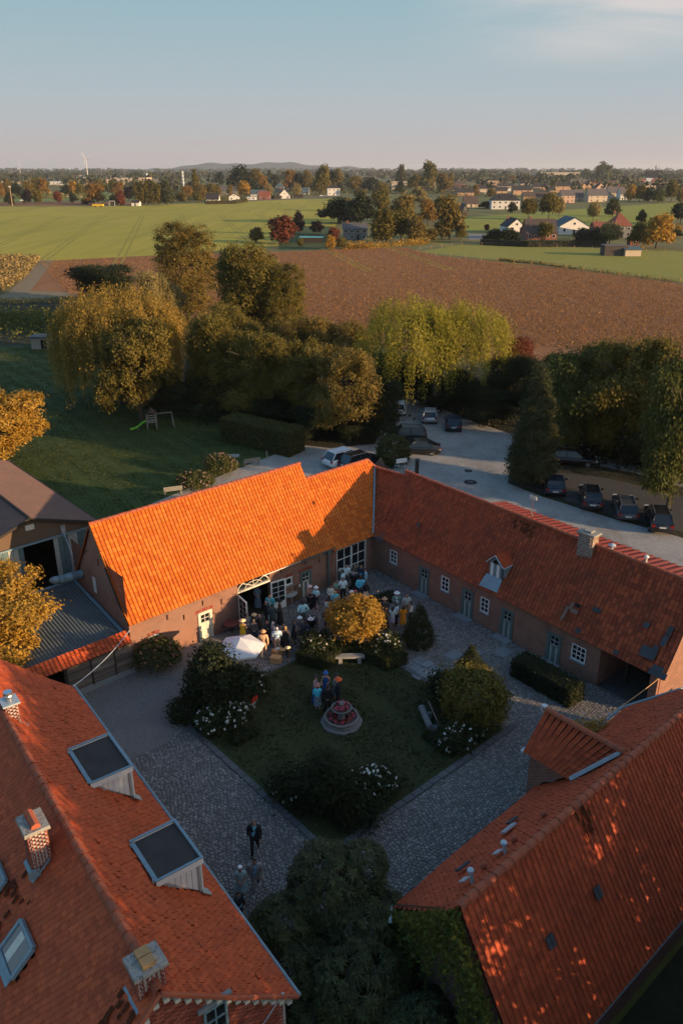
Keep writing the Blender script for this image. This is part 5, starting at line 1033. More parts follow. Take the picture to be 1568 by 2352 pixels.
def palm(label, u, v, lobes, n, seed, r):
    t = thing('palmate_tree', label, 'tree', W(u, v)); mb = MB()
    for k, L in enumerate(lobes): mb.tube([(0, 0, 0), (L[0]*.4, L[1]*.4, L[2]*.5), (L[0]*.9, L[1]*.9, L[2])], [.12, .08, .03], 6)
    mb.build('trunk', M['bark'], t, False); link('crown', rosettes(lobes, n, seed, r), t)
palm('dark tree with star-like leaf rosettes between the two near roofs', 13.5, -15.6, [(-.2, .4, 3.2, 1.5, 1.5, 1.5), (1.0, .9, 3.6, 1.0, 1.0, .9), (-1.7, -.6, 2.3, 1.3, 1.2, 1.2), (.9, -.9, 2.6, 1.2, 1.1, 1.2), (-.4, 1.9, 2.6, 1.1, 1.0, 1.0), (1.7, 0, 2.2, 1.0, 1.0, 1.0), (-1.0, -1.9, 1.9, 1.3, 1.2, 1.1)], 1050, 3, .36)
palm('smaller star leaved tree at the bottom edge of the picture', 12.2, -12.9, [(0, 0, 2.4, 1.5, 1.5, 1.4), (1.1, -1.2, 1.9, 1.2, 1.2, 1.1), (-.9, .9, 1.9, 1.2, 1.2, 1.0), (.9, 1.1, 1.8, 1.1, 1.1, 1.0), (-1.4, -.8, 1.4, 1.1, 1.1, .9)], 760, 4, .34)
palm('low star leaved shrub below the ivy gable', 12.7, -10.6, [(0, 0, 2.2, 1.1, 1.1, 1.2), (.3, -1.5, 2.5, 1.0, 1.0, 1.1), (-.9, .3, 1.4, 1, 1, 1.0), (.5, 1.2, 1.2, 1, 1, .9)], 420, 6, .36)
bush('undergrowth', 'dark undergrowth below the ivy gable', 'bush', W(12.2, -9.8), [(0, 0, .7, 2.2, 2.6, 1.0), (-1.5, -2, .6, 1.6, 1.6, .9)], 300, 20, .25, .25, L_['dark'], 97)

# short grass tufts and fallen leaves, too many to count
def scatter(name, poly, n, size, mt, seed, h=.04, up=.9, avoid=None):
    rng = np.random.default_rng(seed); q = np.array([p[:2] for p in poly]); lo, hi = q.min(0), q.max(0); xy = lo+(hi-lo)*rng.random((n*3, 2)); xy = xy[in_poly(xy[:, 0], xy[:, 1], [tuple(a) for a in q])][:n]
    k = np.sin(xy[:, 0]*.9+seed)*np.sin(xy[:, 1]*1.1)+np.sin(xy[:, 0]*2.7+xy[:, 1]*1.9)*.7+rng.normal(0, .8, len(xy)); xy = xy[k > -.35]
    C = np.column_stack([xy, h*(.4+rng.random(len(xy)))]); V, F = leaf_quads(C, size*(.5+rng.random(len(C))), rng, None, up); tag(link(name, np_mesh(name, V, F, mt, rng.random(len(C)))), kind='stuff')
LAWNP = pp((0, 800), (130, 796), (330, 905), (480, 945), (560, 1012), (630, 1044), (560, 1064), (318, 1168), (330, 1210), (200, 1280), (0, 1100))
scatter('grass', LAWNP, 70000, .13, leafmat('grass_blades', (.04, .064, .013), (.062, .08, .02), .3), 1, .05, .7)
scatter('fallen_leaves', LAWNP, 1500, .11, leafmat('leaf_litter', (.2, .12, .03), (.3, .2, .06), .1), 2, .08)
GP = [W(GU0+.2, GV0+.2), W(GU1-.2, GV0+.2), W(GU1-.2, GV1-.2), W(GU0+.2, GV1-.2)]
scatter('grass', GP, 16000, .13, leafmat('turf_blades', (.03, .04, .012), (.075, .075, .028), .3), 3, .075, .5)
scatter('fallen_leaves', GP, 420, .09, leafmat('leaf_litter_brown', (.16, .1, .04), (.26, .2, .1), .1), 4, .085)
scatter('fallen_leaves', [W(10, -37), W(36, -37), W(35.5, -14.2), W(16, -14.5), W(11, -15)], 900, .08, leafmat('leaf_litter_yard', (.14, .085, .035), (.25, .17, .06), .1), 5, .07)
# ================================================================ far landscape
if HAZE:
    hz = tag(link('haze', MB().lbox(-15000, 15000, -250, 28000, -1.2, 145).mesh('haze', None)), kind='stuff'); hm = bpy.data.materials.new('haze_air'); hm.use_nodes = True; hn = hm.node_tree.nodes; hn.remove(hn['Principled BSDF']); pv_ = hn.new('ShaderNodeVolumePrincipled'); pv_.inputs['Color'].default_value = (.82, .88, .95, 1); pv_.inputs['Density'].default_value = HAZE; pv_.inputs['Anisotropy'].default_value = .2; hm.node_tree.links.new(pv_.outputs[0], hn['Material Output'].inputs['Volume']); hz.data.materials.append(hm)
S1 = lambda x, y: (.25*x, 338.7+.25*y); S2 = lambda x, y: (392+.25*x, 338.7+.25*y); S3 = lambda x, y: (721.3+.24*x, 414+.24*y)
S4 = lambda x, y: (1003.5+.2*x, 351.2+.2*y); S5 = lambda x, y: (1254.4+.2*x, 351.2+.2*y); S6 = lambda x, y: (1066.2+.32*x, 439+.32*y); S7 = lambda x, y: (551.9+.208*x, 476.7+.208*y)
KX = {S1: .25, S2: .25, S3: .24, S4: .2, S5: .2, S6: .32, S7: .208}
def far(S, x, yb, yt, hw, key, label, group=None):
    a, b = S(x, yb), S(x, yt); return tree(key, a[0], a[1], b[1], hw*KX[S], label, group=group)
for row in (
    (S1, 20, 470, 320, 50, 'far_orange', 'orange autumn tree at the far left edge beyond the sports field'),
    (S1, 85, 450, 275, 40, 'far_brown', 'brown tree behind the orange tree at the far left'),
    (S1, 95, 530, 408, 42, 'far_dark', 'small round dark tree beside the leftmost floodlight pole'),
    (S1, 160, 455, 320, 55, 'far_dark', 'dark tree mass behind the left end of the sports field'),
    (S1, 258, 522, 385, 52, 'far_purple', 'dark tree at the field edge left of the olive tree'),
    (S1, 285, 470, 295, 55, 'far_brown', 'brown tall tree behind the sports field pole'),
    (S1, 362, 530, 372, 48, 'far_olive', 'olive tree with bare stem at the edge of the green field'),
    (S1, 400, 450, 272, 62, 'far_orange', 'broad brown orange tree behind the sports field'),
    (S1, 350, 440, 268, 45, 'far_olive', 'tall green tree left of the broad orange tree'),
    (S1, 536, 510, 395, 45, 'far_red', 'reddish round tree before the white football goals'),
    (S1, 675, 508, 412, 40, 'far_dark', 'small dark round tree below the middle floodlight pole'),
    (S1, 680, 440, 298, 45, 'far_gold', 'yellow green tree behind the middle floodlight pole'),
    (S1, 745, 450, 320, 48, 'far_olive', 'olive tree right of the yellow green tree'),
    (S1, 610, 440, 340, 45, 'far_dark', 'dark tree behind the white goals'),
    (S1, 870, 525, 312, 92, 'far_orange', 'wide orange brown tree above the yellow trailer'),
    (S1, 920, 440, 290, 60, 'far_brown', 'brown tree behind the wide orange tree'),
    (S1, 1035, 430, 285, 55, 'far_green', 'green tree left of the tan lamp post'),
    (S1, 1090, 440, 305, 65, 'far_orange', 'orange tree in front of the long factory'),
    (S1, 1112, 535, 400, 58, 'far_red', 'dark red tree between the gate and the white hut'),
    (S1, 1050, 530, 425, 45, 'far_dark', 'dark bush beside the goal shaped frame'),
    (S1, 1188, 490, 355, 60, 'far_purple', 'nearly black tree behind the white hut'),
    (S1, 1225, 410, 303, 42, 'far_green', 'green tree in front of the silo factory'),
    (S1, 1535, 530, 302, 80, 'pine_dark', 'broad dark conifer right of the poplar row'),
    (S1, 800, 520, 465, 60, 'far_dark', 'low dark hedge tree left of the yellow trailer'),
    (S2, 90, 500, 400, 60, 'far_brown', 'brown shrubs at the foot of the dark conifer'),
    (S2, 160, 480, 340, 70, 'far_orange', 'rust brown tree under the radio mast'),
    (S2, 235, 460, 202, 30, 'col_olive', 'tall slim poplar beside the radio mast'),
    (S2, 290, 490, 330, 62, 'far_brown', 'brown tree right of the slim poplar'),
    (S2, 250, 505, 400, 55, 'far_olive', 'olive bush left of the white house with dark roof'),
    (S2, 395, 470, 322, 82, 'far_brown', 'wide brown green tree behind the white house with dark roof'),
    (S2, 455, 350, 213, 45, 'far_dark', 'dark far tree left of the big wooded clump'),
    (S2, 545, 450, 333, 32, 'far_brown', 'narrow brown tree in front of the grey barn'),
    (S2, 640, 420, 150, 112, 'far_dark', 'tallest dark tree of the big wooded clump'),
    (S2, 590, 400, 195, 62, 'far_brown', 'brown tree on the left side of the big wooded clump'),
    (S2, 765, 420, 178, 92, 'far_brown', 'brown tree on the right side of the big wooded clump'),
    (S2, 850, 435, 235, 62, 'far_orange', 'orange tree at the right end of the big wooded clump'),
    (S2, 700, 440, 260, 130, 'far_dark', 'dark low tree filling the front of the big wooded clump'),
    (S2, 672, 465, 303, 62, 'weep_gold', 'golden weeping tree beside the teal roofed hall'),
    (S2, 908, 470, 330, 32, 'far_pale', 'pale narrow tree behind the red roofed house'),
    (S2, 965, 380, 240, 58, 'far_dark', 'dark tree behind the teal roofed house'),
    (S2, 910, 350, 205, 35, 'pine_dark', 'dark far conifer beside the hill line'),
    (S2, 1095, 400, 185, 62, 'far_orange', 'brown orange tree left of the white flat roofed house'),
    (S2, 1250, 400, 198, 62, 'far_brown', 'dark brown tree above the white flat roofed house'),
    (S2, 1175, 400, 220, 50, 'far_dark', 'dark tree between two brown trees above the white house'),
    (S2, 1395, 435, 153, 88, 'far_olive', 'very big green tree left of the villa with hip roof'),
    (S2, 1158, 462, 325, 45, 'weep_pale', 'pale weeping tree left of the white flat roofed house'),
    (S2, 1530, 400, 180, 60, 'far_brown', 'brown tree behind the villa with hip roof'),
    (S2, 1480, 400, 195, 45, 'far_dark', 'dark tree right of the very big green tree'),
    (S3, 60, 130, -40, 110, 'far_brown', 'brown green tree right of the villa with hip roof'),
    (S3, 260, 120, 15, 35, 'pine_dark', 'small dark spruce beside the villa'),
    (S3, 380, 110, -50, 80, 'far_brown', 'dark brown tree behind the orange gabled house'),
    (S3, 540, 110, -40, 70, 'far_dark', 'dark tree between the orange gabled house and the flats'),
    (S3, 640, 150, 10, 70, 'far_olive', 'olive tree in front of the flats'),
    (S3, 820, 130, -10, 45, 'far_dark', 'thin dark tree in front of the flats'),
    (S3, 960, 110, -60, 95, 'far_olive', 'olive tree right of the flats'),
    (S3, 1100, 110, -190, 85, 'far_olive', 'tall green tree standing above the skyline near the flats'),
    (S3, 1240, 130, -80, 80, 'far_brown', 'brown tree left of the terraced houses'),
    (S3, 830, 60, -150, 60, 'pine_dark', 'dark pointed tree on the skyline'),
    (S3, 230, 410, 150, 165, 'far_dark', 'dark round tree at the left side of the grove round the grey house'),
    (S3, 320, 400, 165, 70, 'far_olive', 'olive tree with a yellow top above the grey house'),
    (S3, 450, 420, 110, 150, 'far_dark', 'big dark tree behind the grey house'),
    (S3, 440, 200, 90, 70, 'far_olive', 'small olive tree at the top left of the grove'),
    (S3, 640, 300, 80, 100, 'far_olive', 'olive tree at the back middle of the grove'),
    (S3, 610, 600, 290, 62, 'col_olive', 'slim sunlit tree at the right corner of the grey house'),
    (S3, 690, 600, 285, 72, 'col_olive', 'second slim sunlit tree right of the grey house'),
    (S3, 650, 420, 200, 62, 'far_brown', 'brown narrow tree above the slim sunlit trees'),
    (S3, 830, 590, 255, 125, 'far_olive', 'olive tree with visible stems at the middle of the grove'),
    (S3, 840, 400, 115, 140, 'far_brown', 'large brown green tree at the back of the grove'),
    (S3, 960, 600, 320, 115, 'far_brown', 'brown tree with a forked stem in the grove'),
    (S3, 1080, 430, 158, 95, 'far_orange', 'bright golden orange tree in the grove'),
    (S3, 1000, 250, 60, 90, 'far_pale', 'pale willow-like tree at the top of the grove'),
    (S3, 1215, 560, 385, 92, 'far_orange', 'orange bushy tree low at the right of the grove'),
    (S3, 1100, 580, 450, 80, 'far_brown', 'brown shrub at the foot of the grove'),
    (S3, 1290, 565, 115, 140, 'far_brown', 'large dark brown tree at the right end of the grove'),
    (S3, 1180, 400, 150, 70, 'far_dark', 'dark tree behind the golden orange tree'),
    (S3, 1400, 570, 415, 62, 'far_olive', 'low olive tree at the right tip of the grove'),
    (S3, 152, 668, 520, 58, 'far_gold', 'yellow green bush before the grey house, left one'),
    (S3, 258, 660, 540, 62, 'far_olive', 'round green bush before the grey house, right one'),
    (S7, 470, 395, 85, 195, 'far_red', 'rust red spreading tree beside the swimming pool cover'),
    (S7, 640, 300, 45, 72, 'far_purple', 'very dark tree behind the rust red tree'),
    (S7, 842, 290, 145, 85, 'far_purple', 'dark clipped ball tree left of the grey house'),
    (S7, 175, 385, 205, 95, 'far_brown', 'brown hedge-like tree left of the rust red tree'),
    (S7, 1030, 385, 212, 85, 'far_red', 'small red brown tree before the grey house wall'),
    (S7, 660, 440, 340, 42, 'far_olive', 'small olive bush before the pool cover'),
    (S4, 432, 490, 355, 52, 'far_orange', 'orange tree between two rows of terraced houses'),
    (S4, 612, 510, 400, 62, 'far_brown', 'brown bushy tree left above the white hip roofed house'),
    (S4, 520, 300, 188, 72, 'far_green', 'far green clump on the skyline above the village'),
    (S4, 860, 330, 250, 62, 'far_orange', 'orange tree behind the dark roofed terraces'),
    (S4, 140, 395, 215, 58, 'far_brown', 'tall brown tree at the left end of the terraces'),
    (S4, 552, 640, 550, 78, 'far_dark', 'dark shrub left of the white hip roofed house'),
    (S4, 860, 690, 552, 55, 'far_dark', 'dark shrub right of the white hip roofed house'),
    (S4, 1045, 765, 505, 95, 'weep_olive', 'olive birch-like tree right of the white hip roofed house'),
    (S4, 1275, 765, 452, 110, 'weep_olive', 'tallest olive birch-like tree behind the brick house'),
    (S4, 1395, 745, 508, 58, 'weep_pale', 'pale birch-like tree behind the white modern gable house'),
    (S4, 1040, 345, 265, 38, 'far_dark', 'small dark tree before the long flat building'),
    (S4, 1295, 350, 255, 55, 'far_dark', 'dark tree before the pale warehouse'),
    (S5, 270, 330, 228, 60, 'far_dark', 'round dark tree at the right part of the pale warehouse'),
    (S5, 530, 785, 558, 76, 'weep_pale', 'brown green weeping tree in the beet field'),
    (S5, 752, 730, 518, 98, 'pine_dark', 'dark spreading pine in front of the beet field'),
    (S5, 635, 320, 98, 112, 'far_green', 'huge dark green tree on the skyline behind the village'),
    (S5, 445, 310, 180, 85, 'far_green', 'green clump left of the huge skyline tree'),
    (S5, 790, 300, 180, 80, 'far_green', 'green clump right of the huge skyline tree'),
    (S5, 950, 560, 355, 70, 'far_gold', 'yellow green shrub right of the cream terraces'),
    (S5, 1060, 560, 360, 75, 'far_olive', 'olive shrub in the row right of the cream terraces'),
    (S5, 1160, 560, 385, 80, 'far_dark', 'dark shrub in the row right of the cream terraces'),
    (S5, 1270, 565, 400, 90, 'far_green', 'green shrub in the row right of the cream terraces'),
    (S5, 1425, 560, 300, 90, 'far_olive', 'tall olive tree in the shrub row at the right'),
    (S5, 1540, 575, 395, 65, 'far_brown', 'brown shrub at the right end of the shrub row'),
    (S5, 1230, 300, 203, 165, 'far_purple', 'wide dark tree in front of the church spire'),
    (S6, 158, 285, 236, 25, 'far_red', 'red bush left of the white and brick gable house'),
    (S6, 215, 375, 262, 75, 'far_dark', 'dark bushy tree left before the gable house'),
    (S6, 310, 380, 258, 80, 'far_dark', 'dark bushy tree right before the gable house'),
    (S6, 575, 350, 218, 62, 'far_olive', 'olive tree in front of the big brown roof'),
    (S6, 850, 385, 258, 80, 'far_dark', 'dark tree left of the pale willow by the paddock'),
    (S6, 940, 390, 250, 75, 'far_dark', 'dark tree touching the pale willow by the paddock'),
    (S6, 1035, 392, 222, 82, 'weep_pale', 'pale sunlit willow behind the paddock shed'),
    (S6, 1370, 410, 148, 122, 'far_gold', 'large golden tree at the right behind the paddock'),
    (S6, 1230, 400, 215, 70, 'far_olive', 'olive tree left of the large golden tree'),
    (S6, 1545, 240, 78, 75, 'weep_dark', 'dark weeping willow at the right edge beyond the beet field'),
    (S6, 1262, 235, 125, 32, 'far_dark', 'small dark tree behind the large golden tree'),
    (S6, 1530, 310, 240, 25, 'far_gold', 'small yellow conifer at the right edge'),
    (S6, 1500, 330, 270, 60, 'far_dark', 'dark shrub right of the large golden tree'),
): far(*row)
for i, x in enumerate((1268, 1318, 1368, 1415, 1458)): far(S1, x, 532, (322, 308, 306, 308, 325)[i], 30, 'col_olive', ('leftmost poplar of the row beside the white hut', 'second poplar from the left in the row', 'middle poplar of the row', 'second poplar from the right in the row', 'rightmost poplar of the row beside the dark conifer')[i], 'poplar row')
# hedge of yellow bushes and field-edge weeds
def weeds(name, pts, n, h, mt, w=1.0, leaf=.35, seed=0):
    rng = np.random.default_rng(seed); pts = [np.array(P(*p)) for p in pts]; C = []
    for k in range(n):
        i = rng.integers(len(pts)-1); t = rng.random(); C.append(pts[i]*(1-t)+pts[i+1]*t+np.array([rng.normal(0, w), rng.normal(0, w), rng.random()**1.3*h*(.5+.5*math.sin(k*.7)**2)]))
    C = np.array(C); V, F = leaf_quads(C, leaf*(.6+.8*rng.random(n)), rng, None, .5); return tag(link(name, np_mesh(name, V, F, mt, rng.random(n))), kind='stuff')
weeds('hedge_growth', [S3(300, 655), S3(420, 650), S3(560, 650), S3(900, 620), S3(1080, 605)], 2600, 2.6, L_['gold'], 1.3, .6, 1)
weeds('weeds', [(1150, 598), (1180, 602), (1240, 606), (1290, 614), (1400, 628), (1568, 650)], 1500, .9, L_['brown'], .6, .45, 2)
weeds('undergrowth', [(480, 965), (560, 955), (660, 965), (760, 985), (850, 975), (900, 890), (960, 895), (1060, 930), (1170, 970)], 9000, 3.0, L_['dark'], 1.6, .4, 3)
weeds('undergrowth', [(1330, 1035), (1400, 1040), (1460, 1055), (1568, 1080), (1650, 1100)], 7000, 2.6, L_['dark'], 1.6, .4, 4)
weeds('undergrowth', [(230, 730), (400, 740), (560, 770), (700, 800), (820, 800)], 5000, 3.0, L_['olive'], 3.0, .5, 5)
weeds('rough_grass', [(-60, 690), (40, 695), (150, 690), (180, 690)], 2500, .9, L_['pale'], 1.2, .4, 6)
weeds('rough_grass', [(-80, 745), (20, 735), (110, 745), (130, 770)], 6000, 2.2, L_['green'], 5.5, .5, 7)
for i_, (q_, n_, m_) in enumerate((([S4(60, 505), S4(500, 500), S4(900, 505), S4(1500, 470)], 900, 'green'), ([S4(60, 425), S4(600, 420), S4(1560, 400)], 900, 'olive'), ([S4(100, 365), S4(800, 350), S4(1560, 330)], 700, 'brown'), ([S5(60, 440), S5(500, 430), S5(900, 420), S5(1560, 400)], 900, 'olive'), ([S5(300, 370), S5(900, 350), S5(1560, 345)], 700, 'green'), ([S1(-60, 470), S1(400, 462), S1(830, 480)], 700, 'brown'), ([S2(0, 495), S2(330, 480), S2(700, 470), S2(1560, 430)], 900, 'olive'), ([S1(0, 360), S1(800, 360), S1(1560, 380)], 900, 'brown'), ([S2(0, 420), S2(800, 420), S2(1560, 400)], 1100, 'dark'), ([S3(60, 120), S3(700, 130), S3(1240, 130)], 700, 'green'))): weeds('garden_shrubs', q_, n_ if i_ > 4 else n_//2, 6.5 if i_ > 4 else 3.4, L_[m_], 7, 2.0, 40+i_)
# stubble plants of the brown field and the standing maize at the left
def rows(name, poly, n, h, mt, leaf, seed, rowsp=.9, ang=R(62), lean=.9, near=None):
    rng = np.random.default_rng(seed); q = np.array([P(*p)[:2] for p in poly]); lo, hi = q.min(0), q.max(0); out = []
    while sum(map(len, out)) < n:
        xy = lo+(hi-lo)*rng.random((n*2, 2)); s = xy@np.array([math.cos(ang), math.sin(ang)]); s = np.round(s/rowsp)*rowsp+rng.normal(0, rowsp*.14, len(s)); t = xy@np.array([-math.sin(ang), math.cos(ang)])
        xy = np.outer(s, [math.cos(ang), math.sin(ang)])+np.outer(t, [-math.sin(ang), math.cos(ang)]); k = in_poly(xy[:, 0], xy[:, 1], [tuple(a) for a in q]); xy = xy[k]
        if near: xy = xy[rng.random(len(xy)) < np.clip((near/np.maximum(xy[:, 1], 1))**1.6, .05, 1)]
        out.append(xy)
    xy = np.concatenate(out)[:n]; C = np.column_stack([xy, h*(.15+.75*rng.random(len(xy)))]); V, F = leaf_quads(C, leaf*(.6+.9*rng.random(n)), rng, None, lean, .55)
    return tag(link(name, np_mesh(name, V, F, mt, rng.random(n))), kind='stuff')
rows('dry_crop_plants', [(90, 601), (365, 588), (690, 578), (930, 570), (1000, 588), (1300, 618), (1568, 654), (1700, 668), (1700, 860), (1300, 800), (700, 760), (160, 680)], 110000, .42, leafmat('dead_leaves', (.24, .112, .034), (.34, .175, .056), .25), .27, 3, .8, near=140)
rows('maize', [(-300, 598), (95, 598), (60, 640), (0, 676), (-300, 730)], 22000, 2.3, leafmat('maize_leaves', (.22, .15, .05), (.36, .26, .10), .3), .75, 4, .75, R(-40), .3)
# ---------------- houses
m_wallcols = dict(tan=(.42, .27, .16), cream=(.52, .42, .31), white=(.66, .63, .58), brick=(.26, .10, .07), grey=(.2, .19, .18), dark=(.07, .06, .055), pink=(.5, .33, .24))
m_roofcols = dict(slate=(.035, .033, .035), brownroof=(.085, .062, .052), redroof=(.24, .075, .045), greyroof=(.11, .10, .10), teal=(.07, .11, .12), white=(.55, .55, .53), tanroof=(.3, .2, .14))
HM = {k: mat('wall_'+k, v, .85, noise=(.6, .4, tuple(x*.8 for x in v))) for k, v in m_wallcols.items()}
HR = {k: mat('roof_'+k, v, .8, noise=(.5, .5, tuple(x*.7 for x in v)), bump=(3, .4, .1)) for k, v in m_roofcols.items()}
def far_house(S, x0, x1, yb, ye, yr, kind, wl, rl, label, rot=0.0, depth=9.0, nwin=4, floors=2, chim=1, cat='house', group=None, dormer=0, name='house', winw=.95):
    """kind: eave (long side to us), gable (gable to us), hip, flat; facade from x0 to x1, base yb, eave ye, ridge yr"""
    (ax, ay), (bx, by) = S(x0, yb), S(x1, yb); p0, p1 = P(ax, ay), P(bx, by); d = p1-p0; Lf = np.linalg.norm(d); d /= Lf
    c, s = math.cos(rot), math.sin(rot); d = np.array([d[0]*c-d[1]*s, d[0]*s+d[1]*c, 0]); n = np.array([d[1], -d[0], 0])
    he, hr = max(2.2, DEPTHH(p0, S(x0, ye)[1])), max(3, DEPTHH(p0+n*-depth/2, S(x0, yr)[1])); L = Lf
    t = thing(name, label, cat, p0, 0, group); q = lambda s_, k, z: p0+d*s_-n*k+UP*z; W_ = MB(); Rf = MB()
    fw = [(q(0, 0, 0), q(L, 0, 0)), (q(L, 0, 0), q(L, depth, 0)), (q(L, depth, 0), q(0, depth, 0)), (q(0, depth, 0), q(0, 0, 0))]
    for a, b in fw: W_.quad(a, b, b+UP*he, a+UP*he)
    ov = .3
    if kind == 'eave':
        for s_ in (0, L): W_.poly([q(s_, 0, he), q(s_, depth, he), q(s_, depth/2, hr-.15)])
        for k0 in (-ov, depth+ov): Rf.prism([q(-ov, k0, he-.2), q(L+ov, k0, he-.2), q(L+ov, depth/2, hr), q(-ov, depth/2, hr)], UP*.14)
    elif kind == 'gable':
        for k_ in (0, depth): W_.poly([q(0, k_, he), q(L, k_, he), q(L/2, k_, hr-.15)])
        for s_ in (-ov, L+ov): Rf.prism([q(s_, -ov, he-.2), q(s_, depth+ov, he-.2), q(L/2, depth+ov, hr), q(L/2, -ov, hr)], UP*.14)
    elif kind == 'hip':
        i = min(L, depth)*.42; A, B, C_, D = q(-ov, -ov, he), q(L+ov, -ov, he), q(L+ov, depth+ov, he), q(-ov, depth+ov, he); E_, F_ = q(i, depth/2, hr), q(L-i, depth/2, hr)
        Rf.add([A, B, C_, D, E_, F_], [(0, 1, 5, 4), (1, 2, 5), (2, 3, 4, 5), (3, 0, 4), (0, 3, 2, 1)])
    else: Rf.box(q(L/2, depth/2, he+.15), (L+.3, depth+.3, .3), (d, n, UP))
    W_.build('wall', HM[wl], t); rf_ = Rf.build('roof', HR[rl], t)
    for k in range(chim if kind != 'flat' else 0):
        MB().box(q(L*(.2+.55*k), depth/2+.1, hr+.45), (.7, .6, 1.3), (d, n, UP)).build('chimney', HM['brick'], rf_)
    for k in range(dormer): MB().box(q(L*(.3+.4*k), depth*.22, (he+hr)/2+.05)+UP*.1, (.9, 1.2, .06), (d, (n*-(depth/2)+UP*(hr-he))/np.linalg.norm(n*-(depth/2)+UP*(hr-he)), np.cross(d, UP)*.4+UP*.9)).build('roof_window', M['glass'], rf_)
    fh = he/floors
    for f in range(floors):
        for k in range(nwin):
            if f == 0 and k == nwin//2 and kind != 'flat': MB().box(q(L*(k+.5)/nwin, -.02, 1.05), (1.0, .08, 2.1), (d, n, UP)).build('door', M['darkwood'], t); continue
            w = min(winw*1.3, L/nwin*.6); wf = MB().box(q(L*(k+.5)/nwin, -.02, fh*f+fh*.56), (w, .08, fh*.46), (d, n, UP)).build('window', M['white'], t)
            MB().box(q(L*(k+.5)/nwin, -.07, fh*f+fh*.56), (w*.82, .03, fh*.38), (d, n, UP)).build('pane', M['glass'], wf)
    if kind == 'gable' and hr-he > 2: wf = MB().box(q(L/2, -.03, he+(hr-he)*.3), (1.1, .08, 1.1), (d, n, UP)).build('window', M['white'], t); MB().box(q(L/2, -.08, he+(hr-he)*.3), (.9, .03, .9), (d, n, UP)).build('pane', M['glass'], wf)
    return t
TG = 'terraced village houses'
